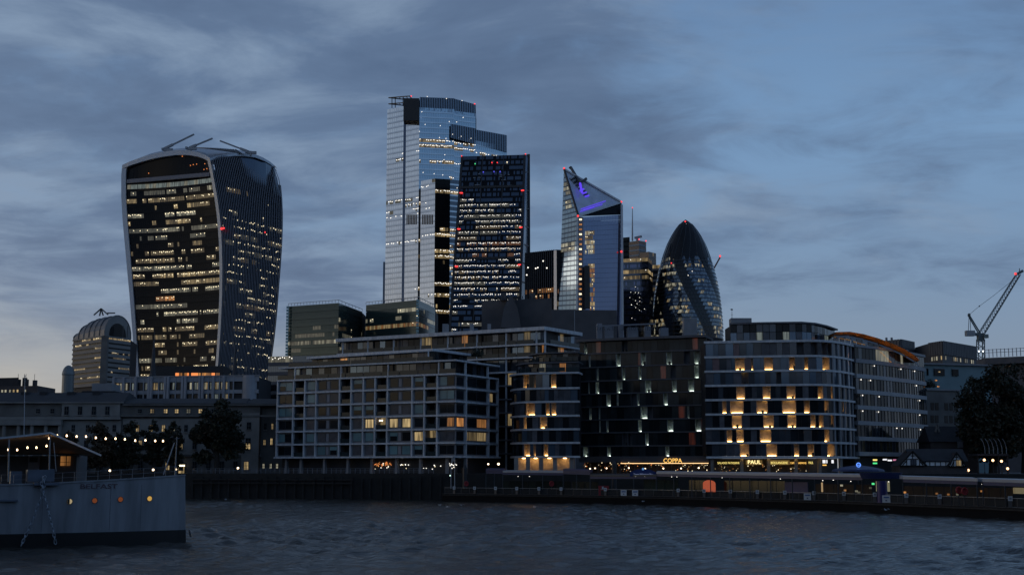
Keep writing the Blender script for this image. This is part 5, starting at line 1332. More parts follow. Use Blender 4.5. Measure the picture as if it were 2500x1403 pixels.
    # corner block with the bakery
    t = thing('apartment_building', (G(1880, 283).x, 283, ZQ), 'glass corner apartment block with golden lit balconies above the bakery', 'apartments')
    pts = [G(1722, 285.5, 1000), G(1860, 283, 1000), G(1975, 281.5, 1000)]
    e0 = pts[-1]; e1 = G(2100, 299, 1000)
    ctrl = Vector((G(2062, 280).x, 280.3))
    for i in range(1, 13):
        u = i/12; pts.append(e0*(1-u)**2 + ctrl*2*u*(1-u) + e1*u*u)
    path = Path(pts); zl = [Z(py, 282.5) for py in (1113, 1077.5, 1042.5, 1007.5, 972, 937, 902, 867, 830)]; rows = list(zip(zl, zl[1:]))
    core_along(t, path, ZQ+4, zl[-1]-.3, 2.4, 10)
    def c8(v): return 1700+v/3.34
    L_ = {6: [(315, 395, 1), (445, 463, 1), (552, 626, 1), (757, 806, 0), (880, 914, 0), (1028, 1088, 0)], 4: [(325, 396, 1), (540, 606, 1), (735, 808, 1), (990, 1036, 0), (1098, 1122, 0)],
          3: [(210, 246, 1), (275, 386, 1), (490, 582, 1), (698, 814, 1), (878, 926, 0), (1045, 1080, 0), (1195, 1222, 0)], 2: [(290, 371, 1), (546, 632, 1), (742, 815, 1), (930, 973, 1), (1000, 1040, 0), (1098, 1126, 0)],
          1: [(247, 291, 1), (326, 387, 1), (518, 611, 1), (1045, 1086, 1)], 0: [(354, 430, 1), (571, 659, 1), (797, 838, 1), (908, 962, 0), (1068, 1126, 0)]}
    lits = {r: [(c8(a), c8(b_), f) for a, b_, f in v] for r, v in L_.items()}
    def gl3(r, q):
        u = q.random()
        if r in (7, 5) and u < .2: return None
        if r >= 5: return g_blue if u < .5 else (g_grey if u < .75 else (g_curtain if u < .92 else mat('rose_curtain_glass', (.14, .09, .10), .15, noise=.2)))  # upper rows: reflected sky put into bluer glass colours
        return g_dark if u < .6 else (g_grey if u < .8 else g_curtain)  # lower rows: mirrored dark bank put into darker glass colours
    residential(t, path, rows, 17, gl3, lits, rng, 1722.5, 2097, up_warm, timber_wall, white_conc, slab_h=.45)
    slab_along('floor_slab', t, path, zl[-1]-.5, zl[-1], .5, 6, white_conc)
    for px in (2035, 2048, 2060, 2071, 2080, 2088, 2095):      # stone piers on the curved flank
        s = path.at(px, 1000); a, c = path.pos(s-.22), path.pos(s+.22)
        for z0, z1 in rows: piece('pier', t, a, c, z0+.02, z1-.46, .03, .3, grey_conc)
    # set-back top storey
    pp = [G(1783, 291, 820), G(1860, 289, 820), G(1955, 288, 820), G(1985, 290, 820), G(2012, 295, 820), G(2038, 303, 820)]; q = Path(pp); z0, z1 = zl[-1], Z(788, 290)
    core_along(t, q, z0, z1-.4, 1.0, 8); slab_along('roof_slab', t, q, z1-.35, z1, .8, 6, dark_conc)
    for i in range(24): piece('glass_panel', t, q.pos(q.len*(i+.04)/24), q.pos(q.len*(i+.96)/24), z0+.02, z0+2.4, -.1, 0, l_cool[1] if i in (4, 8, 18, 19) else rng.choice((g_blue, g_grey, g_dark, g_curtain)))
    for i in range(24): piece('clerestory', t, q.pos(q.len*(i+.04)/24), q.pos(q.len*(i+.96)/24), z0+2.5, z1-.36, -.1, .05, rng.choice((g_dark, g_grey)))
    b = MB(); p_, q_ = P(1785, 780, 294), P(1835, 780, 294); b.box(p_.x, q_.x, 294, 297, z1, Z(776, 294), grey_conc); b.build('roof_plant', t)
    # shops
    zg = zl[0]-.45; gp = Path([G(1735, 286.5, 1130), G(1980, 283.5, 1130), G(2060, 286, 1130)])
    piece('shopfront', t, gp.pos(0), gp.pos(gp.at(1978, 1130)), ZQ, zg, -2.6, -2.5, mat('bakery_room', (.06, .045, .03), .6, noise=.3))
    piece('shopfront', t, gp.pos(gp.at(1982, 1130)), gp.pos(gp.len), ZQ, zg, -2.6, -2.5, frame_dark)
    for px in (1738, 1811, 1876, 1943, 2000, 2052):
        s = gp.at(px, 1130); piece('column', t, gp.pos(s-.35), gp.pos(s+.35), ZQ, zg, -.3, .3, stone)
    for i in range(16):
        s = gp.at(1745+i*15, 1130); piece('mullion', t, gp.pos(s-.05), gp.pos(s+.05), ZQ, zg, -1.5, -1.4, frame_dark)
    for px, txt, w_, sz, m in ((1778, 'SALADES PATISSERIE', 4.7, .62, sign_yellow), (1841, 'PAUL', 2.8, 1.15, lit('sign_gold_bright', (1., .8, .35), 1.9)), (1902, 'BOULANGERIE', 3.6, .7, sign_yellow), (1934, 'CAFE', .9, .6, sign_gold), (1958, 'SANDWICHES', 1.7, .55, sign_gold), (1979, 'PAUL', .95, .75, sign_yellow)):
        s = gp.at(px, 1125); p = gp.pos(s); text_obj('shop_sign', txt, (p.x, p.y-.2, zg-1.15), sz, m, t, rotz=-.03, ext=.03, width=w_)
        if px in (1841, 1902): piece('sign_board', t, gp.pos(s-w_*.62), gp.pos(s+w_*.62), zg-1.35, zg-.35, -.1, .0, lit('sign_backing', (1, .6, .15), .12))
    b = MB()
    for _ in range(60):
        px = rng.uniform(1745, 1975); s = gp.at(px, 1130); p = gp.pos(s); b.ball((p.x, p.y+rng.uniform(.5, 2), ZQ+rng.uniform(.4, 1.9)), rng.uniform(.05, .12), rng.choice((l_warm[2], l_amber[2], lamp_warm, l_amber[1])), 5)
    b.build('shop_lights', t, kind='stuff')
    for px, w_, m in ((2011, .45, sign_white), (2014, .3, sign_white), (2019, .2, sign_white), (2033, .5, sign_white), (2013, .9, sign_gold)):
        s = gp.at(px, 1125); z0 = zg-1.0 if m is sign_white else zg-1.5; piece('small_sign', t, gp.pos(s-w_/2), gp.pos(s+w_/2), z0, z0+(.7 if m is sign_white else .2), -.1, 0, m)
    v = thing('weather_vane', P(1787, 782, 294), 'small weather vane on a thin mast on the flat roof', 'weather vane')
    b = MB(); b.tube([P(1787, 778, 294), P(1787, 758, 294)], [.06, .04], frame_dark, 6); b.beam(P(1784, 768, 294), P(1790, 768, 294), .05, .05, frame_dark); b.build('mast', v)
    b = MB(); p_ = P(1786, 756, 294); b.raw([p_+Vector(q) for q in ((-.35, 0, .1), (.1, 0, .28), (.4, 0, .05), (.1, 0, -.15), (-.35, .08, .1), (.1, .08, .28), (.4, .08, .05), (.1, .08, -.15))], [(0,1,2,3),(7,6,5,4),(0,4,5,1),(1,5,6,2),(2,6,7,3),(3,7,4,0)], frame_dark); b.build('vane', v)
    # long office wing with the copper roof
    t = thing('office_building', (G(2180, 305).x, 305, ZQ), 'long curved office building with white bands and a copper-lit roof edge', 'office building')
    w0, w1 = G(2092, 293, 1000), G(2262, 321, 1000); mid = (w0+w1)/2 + Vector((1.2, -1.6))
    path = Path([w0*(1-u)**2 + mid*2*u*(1-u) + w1*u*u for u in [i/10 for i in range(11)]])
    zl = [Z(py, 295) for py in (1106, 1069, 1031, 993, 955, 917, 880, 842)]
    core_along(t, path, ZQ, zl[-1]-.2, 1.0, 12)
    band = mat('office_band', (.30, .315, .34), .5, noise=.12, nscale=.4)
    for k in range(7):
        z0, z1 = zl[k], zl[k+1]; slab_along('spandrel_band', t, path, z0-.55, z0+.35, .25, .8, band if k < 6 else frame_grey)
        n = 24
        for i in range(n):
            on = k > 5 and i in (6, 7, 8, 9, 14)
            piece('glass_panel', t, path.pos(path.len*(i+.05)/n), path.pos(path.len*(i+.95)/n), z0+.36, z1-.56, -.2, -.1, l_pale[1] if on else rng.choice((g_dark, g_dark, g_grey, mat('amber_dim_glass', (.05, .04, .025), .1, noise=.2))))
            if k < 6: piece('mullion', t, path.pos(path.len*(i-.03)/n), path.pos(path.len*(i+.03)/n), z0+.36, z1-.56, -.1, .0, frame_dark)
        for _ in range(3):
            if 0 < k < 6:
                b = MB(); p = path.pos(path.len*rng.uniform(.05, .95)); b.ball((p.x, p.y-.2, z1-.9), .13, lamp_white, 6); b.build('room_lamp', t)
    slab_along('spandrel_band', t, path, zl[-1]-.6, zl[-1], .3, .8, frame_grey)
    copper = mat('copper_soffit', (.45, .22, .07), .5, .2, noise=.15, nscale=.6)
    rpx = [(2036, 812), (2070, 811), (2105, 817), (2140, 827), (2175, 840), (2205, 854), (2228, 868), (2240, 880)]
    b = MB(); top = [P(px, py, lerp(292, 312, i/7)) for i, (px, py) in enumerate(rpx)]; th = [.2, .4, .55, .65, .75, .78, .7, .3]
    for i in range(7):
        a, c = top[i], top[i+1]; a2, c2 = a-Vector((0, 0, th[i])), c-Vector((0, 0, th[i+1])); o = Vector((0, -1.6, 0)); bk = Vector((0, 8, 0))
        b.face([a+o, c+o, c2, a2], copper); b.face([a+o, c+o, c+bk, a+bk], slate); b.face([a2, c2, c2+bk, a2+bk], copper)
    b.build('copper_roof', t)
    for i in range(7):
        a, c = top[i], top[i+1]; b = MB(); o = Vector((0, -1.3, -th[i]-.75)); b.beam(lerp(a, c, .1)+o, lerp(a, c, .9)+o, .08, .06, lit('roof_washer', (1, .42, .08), 4, sample=True)); w = b.build('roof_light', t); b = MB(); o = Vector((0, -1.42, -th[i]-.8)); b.beam(lerp(a, c, .05)+o, lerp(a, c, .95)+o, .06, .34, frame_grey); b.build('lamp_shield', w)  # grey beam added as a shield to hide the washer strip
    up = Path([top[0].xy+Vector((0, .6)), top[2].xy+Vector((0, .8)), top[4].xy+Vector((0, .8)), top[6].xy+Vector((-.6, .8))])
    for i in range(14):
        z1 = top[min(6, int(i/2))].z-th[min(6, int(i/2))]-.3
        piece('glass_panel', t, up.pos(up.len*(i+.05)/14), up.pos(up.len*(i+.95)/14), zl[-1]-.5, max(z1, zl[-1]+.2), -.1, 0, rng.choice((g_blue, g_grey)))
    for px, py, m in ((2136, 1122, 'y'), (2136, 1130, 'g'), (2160, 1121, 'w'), (2172, 1123, 'w'), (2185, 1122, 'p')):
        p = P(px, py, 293); b = MB(); b.box(p.x-.45, p.x+.45, 292.8, 293, p.z-.16, p.z+.16, {'y': sign_yellow, 'g': lamp_green, 'w': sign_white, 'p': lit('sign_pink', (.9, .3, .5), .6)}[m]); b.build('shop_sign', t)
quay_blocks()

# ---------------------------------------------------------------- right background
def right_side():
    rng = random.Random(121)
    louv = mat('louvred_plant_screen', (.07, .072, .08), .6, noise=.15, nscale=.3)
    for pts, pyt, Y, lab in (([G(2168, 352, 850), G(2200, 348, 850), G(2233, 356, 850)], 829, 350, 'dark louvred roof box just behind the copper roof edge'),
                             ([G(2232, 356, 850), G(2270, 352, 850)], 850, 354, 'lowest of the dark louvred roof boxes, between two taller ones'),
                             ([G(2267, 342, 850), G(2302, 336, 850), G(2384, 352, 850)], 835, 340, 'widest dark louvred roof box left of the crane')):
        t = thing('roof_plant_box', (pts[0].x, Y, ZQ), lab, 'plant room', 'dark roof plant boxes')
        p = Path(pts); zt = Z(pyt, Y); core_along(t, p, ZQ, zt-.1, .2, 12, m=louv, name='wall')
        n = max(6, int(p.len/1.0))
        for i in range(n): piece('louvre_panel', t, p.pos(p.len*(i+.08)/n), p.pos(p.len*(i+.92)/n), Z(868, Y), zt, 0, .12, louv)
        for i in range(n):
            if rng.random() < .4: piece('lit_window', t, p.pos(p.len*(i+.2)/n), p.pos(p.len*(i+.6)/n), Z(880, Y), Z(871, Y), 0, .1, rng.choice(l_pale[1:]+[l_warm[2]]))
        for px in ((2172, 2185) if pyt == 829 else ()):
            b = MB(); q = P(px, 829, Y); b.lathe((q.x, Y+3, zt-.1), [(.32, 0), (.32, .9), (.28, 1.0)], grey_conc, 10); b.build('flue', t)
    t = thing('terraced_building', (G(2300, 330).x, 330, ZQ), 'pale teal terraced building with two dark windows beside the big trees', 'building')
    teal = mat('teal_render', (.17, .25, .27), .6, noise=.12, nscale=.3)
    p = Path([G(2226, 334, 900), G(2252, 330, 900), G(2420, 336, 900)]); core_along(t, p, ZQ, Z(890, 331), .3, 9, m=teal, name='upper_wall')
    slab_along('roof_slab', t, p, Z(890, 331), Z(886, 331), .5, 6, grey_conc)
    for x0, x1 in ((2236, 2266), (2281, 2306), (2325, 2340)):
        w = piece('window', t, p.pos(p.at(x0, 905)), p.pos(p.at(x1, 905)), Z(916, 331), Z(900, 331), -.28, .06, g_dark); piece('frame', w, p.pos(p.at(x0, 905)), p.pos(p.at(x1, 905)), Z(900, 331)+.02, Z(898.5, 331), -.25, .12, frame_grey)
        if x0 < 2300: piece('lamp', w, p.pos(p.at(x0+9, 905)), p.pos(p.at(x0+14, 905)), Z(908, 331), Z(906, 331), .08, .1, l_warm[2])
    lo = Path([G(2262, 322, 1000), G(2345, 326, 1000)]); core_along(t, lo, ZQ, Z(952, 322), 0, 10, m=stone_dim, name='lower_wall'); slab_along('cornice', t, lo, Z(952, 322), Z(948, 322), .4, 4, grey_conc)
    for px, py in ((2285, 928), (2291, 943)):
        b = MB(); b.ball(P(px, py, 324), .35, l_amber[2], 8, .5); b.build('terrace_lamp', t)
    for r, py in enumerate((991, 1022, 1055)):
        for px in (2276, 2287, 2310, 2322, 2334): piece('window', t, lo.pos(lo.at(px-4, py)), lo.pos(lo.at(px+4, py)), Z(py+9, 322), Z(py-9, 322), .02, .1, g_dark)
    # tower crane
    Y = 420
    t = thing('tower_crane', (G(2395, Y).x, Y, ZQ), 'luffing tower crane with a raised lattice jib at the right', 'crane')
    cg = mat('crane_steel', (.10, .13, .14), .5, .3, noise=.1)
    def lattice(name, a, c, w0, w1, n, r):
        b = MB(); d = (c-a).normalized(); s = Vector((0, 1, 0)); u = d.cross(s).normalized()
        L = []
        for su, sv in ((-1, -1), (1, -1), (1, 1), (-1, 1)):
            pa, pc = a+u*su*w0/2+s*sv*w0/2, c+u*su*w1/2+s*sv*w1/2; b.beam(pa, pc, r, r, cg); L.append((pa, pc))
        for k in range(n):
            for i in range(4):
                p0 = lerp(*L[i], k/n); p1 = lerp(*L[(i+1) % 4], (k+1)/n); b.beam(p0, p1, r*.6, r*.6, cg)
        return b.build(name, t)
    lattice('mast', P(2394, 960, Y), P(2394, 828, Y), 1.9, 1.9, 10, .26); lattice('jib', P(2395, 816, Y), P(2487, 668, Y), 1.5, 1.1, 22, .2)
    b = MB(); b.beam(P(2395, 816, Y), P(2366, 768, Y), .35, .35, cg); b.beam(P(2388, 812, Y), P(2363, 769, Y), .3, .3, cg); b.beam(P(2366, 770, Y), P(2364, 810, Y), .15, .15, cg); b.beam(P(2368, 770, Y), P(2370, 808, Y), .15, .15, cg); b.ball(P(2366, 768, Y), .5, cg); b.build('back_frame', t)
    b = MB(); p, q = P(2358, 820, Y), P(2378, 807, Y); b.box(p.x, q.x, Y-1, Y+1, p.z, q.z, steel); b.build('counterweight', t)
    b = MB(); b.beam(P(2372, 815, Y), P(2400, 817, Y), 1.4, .9, cg); b.box(P(2387, 830, Y).x, P(2401, 830, Y).x, Y-.9, Y+.9, Z(832, Y), Z(816, Y), cg); b.build('slewing_platform', t)
    b = MB(); p, q = P(2398, 826, Y), P(2408, 817, Y); b.box(p.x, q.x, Y-2, Y-.8, p.z, q.z, mat('cab_glass', (.12, .16, .16), .15, noise=.1)); b.build('cab', t)
    b = MB(); pts = [P(2366, 768, Y), P(2391, 747, Y), P(2425, 722, Y), P(2465, 690, Y), P(2487, 668, Y)]; b.tube(pts, .06, cg, 4); b.ball(P(2391, 747, Y), .25, cg); b.build('luffing_rope', t)
    b = MB(); b.beam(P(2485, 668, Y), P(2497, 661, Y), .9, .8, cg); b.beam(P(2489, 665, Y), P(2489, 655, Y), .2, .2, cg); b.build('jib_head', t)
    warning(t, 2479, 668, Y-1, r=.7)
    for px in (2390, 2400): warning(t, px, 857, Y-2, lit('flood_lamp', (.95, 1, 1), 4), .38)
    t = thing('scaffold_deck', (G(2450, 400).x, 400, ZQ), 'raised deck with scaffold railings behind the trees at the right edge', 'scaffold')
    p = Path([G(2404, 402, 860), G(2560, 392, 860)]); core_along(t, p, Z(888, 400), Z(872, 400), 0, 10, m=dark_conc, name='deck'); core_along(t, p, ZQ, Z(889, 400), 3, 10, m=dark_conc, name='support')
    for i in range(16): piece('post', t, p.pos(p.len*i/16), p.pos(p.len*i/16+.2), Z(871, 400), Z(851, 400), -.1, .1, steel)
    for py in (853, 860): piece('rail', t, p.pos(0), p.pos(p.len), Z(py, 400), Z(py-1, 400), -.05, .05, steel)
    b = MB(); b.ball(P(2467, 895, 388), .5, l_amber[2], 8, .6); b.build('lamp', t)
    # half-timbered lodge on the quay
    Y = 276
    t = thing('half_timbered_lodge', (G(2280, Y).x, Y, ZQ), 'small half-timbered black and white lodge with two gables by the pier', 'lodge')
    pl = mat('white_plaster', (.8, .8, .8), .8, noise=.12, nscale=1.5); tb = mat('black_timber', (.015, .014, .013), .8, noise=.2)
    def wl(name, x0, x1, y0, y1, o0, o1, m, par=None): return piece(name, par or t, G(x0, Y, 1130), G(x1, Y, 1130), Z(y1, Y), Z(y0, Y), o0, o1, m)
    wl('lower_wall', 2196, 2362, 1137, 1165, -6, 0, brick_dark); wl('upper_wall', 2258, 2320, 1126, 1137, -6, -.05, pl)
    for px in (2259, 2270, 2283, 2296, 2309, 2320): wl('timber', px-.8, px+.8, 1126, 1137, -.04, .08, tb)
    wl('timber', 2258, 2320, 1125, 1127, -.04, .1, tb); wl('timber', 2196, 2362, 1136, 1138, .01, .12, tb)
    def gable(xa, ya, x0, x1, yb, win):
        b = MB(); A, L, R = P(xa, ya, Y-.5), P(x0, yb, Y-.5), P(x1, yb, Y-.5); b.face([L, R, A], pl); g = b.build('gable', t)
        bk = Vector((0, 6, 0)); b = MB(); A2, L2, R2 = P(xa, ya-4, Y-.9), P(x0-5, yb, Y-.9), P(x1+5, yb, Y-.9)
        b.face([L2, A2, A2+bk, L2+bk], slate); b.face([A2, R2, R2+bk, A2+bk], slate)
        for p_, q_ in ((L2, A2), (A2, R2)): b.beam(p_-Vector((0, .05, 0)), q_-Vector((0, .05, 0)), .2, .22, tb)
        b.build('roof', t)
        def bar(x_, y_, x2, y2): 
            b = MB(); b.beam(P(x_, y_, Y-.58), P(x2, y2, Y-.58), .14, .16, tb); b.build('timber', g)
        m = (x0+x1)/2
        bar(x0, yb, x1, yb); bar(lerp(x0, xa, .55), lerp(yb, ya, .5), lerp(x1, xa, .55), lerp(yb, ya, .5))
        for u in (.25, .42, .62, .78):
            x_ = lerp(x0, x1, u); h = 1-abs(u-.5)*2; bar(x_, yb, x_, lerp(yb, ya, min(.5, h)))
        bar(x0+4, yb, lerp(x0, x1, .25), lerp(yb, ya, .4)); bar(x1-4, yb, lerp(x0, x1, .78), lerp(yb, ya, .38)); bar(xa-4, lerp(yb, ya, .75), xa+4, lerp(yb, ya, .75)); bar(xa, ya, xa, lerp(yb, ya, .5))
        w = piece('window', g, G(m-7 if not win else m-5, Y, 1130), G(m+7 if not win else m+5, Y, 1130), Z(yb-1, Y), Z(yb-16, Y), .55, .62, tb)
        for k in (-1, 1): piece('pane', w, G(m+k*3.2-2.6, Y, 1130), G(m+k*3.2+2.6, Y, 1130), Z(yb-2, Y), Z(yb-15, Y), .63, .67, l_warm[1] if win else g_curtain)
    gable(2228, 1104, 2199, 2258, 1136, False); gable(2335, 1107, 2319, 2357, 1138, True)
    b = MB(); z0 = Z(1125, Y); zr = Z(1095, Y+3); x0, x1 = G(2222, Y, 1110).x, G(2362, Y, 1110).x
    b.raw([(x0, Y-.4, z0), (x1, Y-.4, z0), (x1, Y+3, zr), (x0, Y+3, zr), (x0, Y+6, z0), (x1, Y+6, z0)], [(0,1,2,3), (3,2,5,4), (0,3,4), (1,5,2)], slate); b.build('main_roof', t)
    # larger dark hall behind the lodge
    Y = 300
    t = thing('gabled_hall', (G(2325, Y).x, Y, ZQ), 'large dark gabled hall behind the half-timbered lodge', 'hall')
    b = MB(); x0, x1 = G(2272, Y, 1080).x, G(2385, Y, 1080).x; b.box(x0, x1, Y, Y+9, ZQ, Z(1075, Y), brick_dark); b.build('wall', t)
    b = MB(); z0, zr = Z(1078, Y), Z(1040, Y+4); b.raw([(x0-.5, Y-.6, z0), (x1+.5, Y-.6, z0), (x1, Y+4, zr), (x0, Y+4, zr), (x0-.5, Y+9, z0), (x1+.5, Y+9, z0)], [(0,1,2,3), (3,2,5,4), (0,3,4), (1,5,2)], slate); b.build('roof', t)
    for px in (2288, 2368):
        b = MB(); b.beam(P(px-4, 1054, Y+2), P(px, 1036, Y+2), .35, .35, stone); b.beam(P(px+5, 1054, Y+2), P(px, 1036, Y+2), .35, .35, stone); b.build('gable_trim', t)
    b = MB(); p, q = P(2339, 1092, Y-1), P(2351, 1077, Y-1); b.box(p.x, q.x, Y-1, Y-.6, p.z, q.z, frame_grey); b.build('dormer', t)
    # canopy shelter with ribs
    t = thing('ribbed_shelter', (G(2430, 285).x, 285, ZQ), 'dark curved shelter with thin ribs under the big trees at the right', 'shelter')
    for i in range(6):
        px = 2397+i*10.5; b = MB(); b.tube([P(px+8, 1108, 285), P(px+7, 1092, 285), P(px+3, 1078, 285), P(px-3, 1070, 285)], .07, steel, 5); b.build('rib', t)
    b = MB(); p, q = P(2386, 1108, 284), P(2462, 1108, 284); b.box(p.x, q.x, 284, 290, Z(1112, 284), Z(1107, 284), slate); b.build('roof_edge', t)
    for px in (2388, 2438, 2460):
        b = MB(); p = P(px, 1130, 284.5); b.box(p.x-.12, p.x+.12, 284.4, 284.7, ZQ, Z(1112, 284), timber); b.build('post', t)
right_side()

# ---------------------------------------------------------------- lamps and poles on the quay
def street_lamp(px, py, Y, lab, base_z=ZQ, r=.26, globe_m=None, grp='globe lamps along the quay', m=None):
    p = P(px, py, Y); t = thing('street_lamp', (p.x, Y, base_z), lab, 'lamp', grp)
    b = MB(); b.lathe((p.x, Y, base_z), [(.14, 0), (.14, .3), (.06, .5), (.05, p.z-base_z-r), (.1, p.z-base_z-r+.02)], black, 8); b.build('post', t)
    b = MB(); b.ball(p, r, globe_m or globe, 10); b.build('globe', t); return t
LAMPS = [(268, 1148, 'globe lamp nearest the mast of the warship, low behind the rail'), (374, 1146, 'globe lamp behind the warship, left of the jackstaff'), (430, 1145, 'small globe lamp behind the warship jackstaff'), (581, 1142, 'globe lamp right of the big round tree'),
         (1192, 1132, 'smaller white globe lamp in the gap right of the grid block'), (1217, 1132, 'larger white globe lamp in the gap right of the grid block')]
for px, py, lab in LAMPS: street_lamp(px, py, 297 if px < 700 else 284, lab, r=.2 if px in (430, 1192) else .26)
for px, py, lab in ((2364, 1147, 'lowest globe lamp right of the half-timbered lodge'), (2403, 1122, 'first of three level globe lamps under the ribbed shelter'), (2424, 1123, 'middle of three level globe lamps under the ribbed shelter'), (2445, 1125, 'last of three level globe lamps under the ribbed shelter'), (2460, 1143, 'globe lamp at the far right below the row of three')):
    street_lamp(px, py, 281, lab, r=.28, globe_m=lit('amber_globe', (1.0, .55, .28), 3.5, sample=True))
t = thing('flag_mast', (G(1110, 279).x, 279, ZQ), 'white mast with a limp flag before the grid block corner', 'flagpole')
b = MB(); b.tube([P(1110, 1200, 279), P(1110, 1110, 279)], [.1, .05], pale_steel, 6); b.build('pole', t)
b = MB(); f0 = P(1110, 1112, 279)
for i in range(4):
    for j in range(3):
        q = lambda i_, j_: f0 + Vector((-.02-.17*i_, .05*math.sin(i_*2+j_), -.28*j_-.2*i_*(.5+.2*j_)))
        b.face([q(i, j), q(i+1, j), q(i+1, j+1), q(i, j+1)], grey_conc)
b.build('flag', t)
t = thing('lamp_mast', (G(1100, 278).x, 278, 1.5), 'slim pale post with a small lamp cluster at the pier end', 'lamp')
b = MB(); b.tube([P(1101, 1203, 278), P(1101, 1137, 278)], [.09, .07], pale_steel, 6); b.build('post', t)
b = MB()
for dx, dy in ((-6, 3), (-1, -3), (0, -4), (10, 2), (24, 0), (3, -1)): b.ball(P(1102+dx*.5, 1134+dy*.5, 278), .12, lamp_white, 6)
b.build('lamp_cluster', t)
b = MB(); b.ball(P(1099, 1160, 278), .13, lit('mint_lamp', (.7, 1, .85), 2), 6); b.build('small_lamp', t)

# ---------------------------------------------------------------- trees
leaf_dark = mat('dark_leaves', (.022, .026, .014), .75, noise=.5, nscale=.9); leaf_brown = mat('autumn_leaves', (.05, .032, .016), .75, noise=.5, nscale=.9); bark = mat('bark', (.03, .026, .022), .9, noise=.4, nscale=2)
def tree(px, yt, yb, w_px, Y, lab, seed, leaf=None, n=5200, name='plane_tree', lean=0, grp='trees on the north bank', lobes=None):
    rng = random.Random(seed); base = P(px, yb, Y); base.z = ZQ; top = Z(yt, Y); W = w_px/FOC*Y/2; H = top-ZQ
    t = thing(name, (base.x, Y, ZQ), lab, 'tree', grp)
    b = MB(); tr = .03*H+.08; ctr = base+Vector((lean, 0, H*.55))
    b.tube([base, base+Vector((.1, 0, H*.15)), base+Vector((lean*.4, 0, H*.32)), base+Vector((lean*.7, 0, H*.6))], [tr*1.3, tr, tr*.75, tr*.3], bark, 8); b.build('trunk', t)
    tips = []
    for i in range(9):
        a = 2*math.pi*i/9+rng.uniform(-.3, .3); s = base+Vector((lean*.5, 0, H*rng.uniform(.22, .42))); e = base+Vector((lean+math.cos(a)*W*rng.uniform(.4, .75), math.sin(a)*W*rng.uniform(.4, .7), H*rng.uniform(.5, .85)))
        b = MB(); b.tube([s, lerp(s, e, .5)+Vector((0, 0, .3)), e], [tr*.5, tr*.3, tr*.1], bark, 5); b.build('limb', t); tips.append(e)
    cl = []
    L_ = lobes or [(0, 0, .62, 1.0, .40)]
    for lx, ly, lz, lw, lh in L_:
        for _ in range(int(30*lw)+6):
            a = rng.uniform(0, 2*math.pi); z_ = rng.uniform(-1, 1); rr = math.sqrt(1-z_*z_)*rng.uniform(.45, 1)
            cl.append((base+Vector((lean+lx*W+math.cos(a)*rr*W*lw*.82, ly*W+math.sin(a)*rr*W*lw*.8, H*lz+z_*H*lh*.86)), rng.uniform(.16, .32)*W*min(1, lw+.25)))
    b = MB(); lm = leaf or leaf_dark
    for _ in range(n):
        c, r = cl[rng.randrange(len(cl))]
        d = Vector((rng.gauss(0, 1), rng.gauss(0, 1), rng.gauss(0, 1))).normalized()*r*rng.uniform(.3, 1.05)
        p = c+d; s = rng.uniform(.2, .42)*(1+W*.03); u = Vector((rng.gauss(0, 1), rng.gauss(0, 1), rng.gauss(0, 1))).normalized(); v = u.cross(Vector((rng.gauss(0, 1), rng.gauss(0, 1), rng.gauss(0, 1)))).normalized()
        if p.z < ZQ+.8: continue
        b.face([p-u*s, p+v*s*.6, p+u*s, p-v*s*.6], lm if rng.random() < .8 else leaf_brown)
    b.build('crown', t); return t
tree(528, 972, 1160, 140, 301, 'big dense dark tree with a double round crown right of the warship', 5, n=13000, lobes=[(.05, 0, .64, .86, .32), (-.52, 0, .42, .52, .3), (.5, 0, .5, .55, .32)])
for i, (px, yt, w, lab) in enumerate(((238, 1030, 92, 'tree with a brownish crown above the warship awning end'), (318, 1024, 70, 'slender dark tree behind the festoon lights, between the lit windows'), (375, 1022, 60, 'narrow dark tree before lit windows of the classical building'), (420, 1024, 62, 'dark tree just left of the big double-crowned tree'), (165, 1052, 60, 'low bushy tree behind the warship awning'), (285, 1058, 60, 'small tree low behind the festoon lights'))):
    tree(px, yt, 1160, w, 303+i % 3, lab, 20+i, n=3600, leaf=leaf_brown if i in (0, 4) else None, lobes=[(0, 0, .58, .95, .42), (.3, 0, .4, .6, .3), (-.35, 0, .42, .55, .3)])
tree(2425, 893, 1160, 190, 292, 'huge dark tree mass at the right edge behind the lamps', 40, n=17000, lobes=[(0, 0, .7, .75, .3), (-.35, 0, .5, .6, .35), (.4, 0, .55, .7, .4), (.1, 0, .4, .8, .3)])
tree(2505, 880, 1160, 150, 296, 'tall dark tree cut by the right edge of the picture', 41, n=10000, lobes=[(0, 0, .62, .9, .36), (-.3, 0, .45, .7, .35)])
for px, py, w, lab in ((1165, 850, 34, 'bushy potted tree on the penthouse terrace of the grid block'), (2270, 925, 34, 'dark shrub on the terrace of the teal building')):
    rng = random.Random(px); Y = 304 if px < 2000 else 326; p = P(px, py+22, Y); t = thing('terrace_shrub', p, lab, 'shrub', 'shrubs on roof terraces'); b = MB()
    for _ in range(700):
        d = Vector((rng.gauss(0, 1), rng.gauss(0, 1), abs(rng.gauss(0, 1)))).normalized()*rng.uniform(.3, 1); q = p+Vector((d.x*w/FOC*Y*.55, d.y*1.0, d.z*2.2+.2)); s = rng.uniform(.1, .25); u = Vector((rng.gauss(0, 1), rng.gauss(0, 1), rng.gauss(0, 1))).normalized(); v = u.orthogonal().normalized(); b.face([q-u*s, q+v*s*.6, q+u*s, q-v*s*.6], leaf_dark)
    b.build('foliage', t); b = MB(); b.tube([p, p+Vector((0, 0, 1.2))], .1, bark, 5); b.build('stem', t)

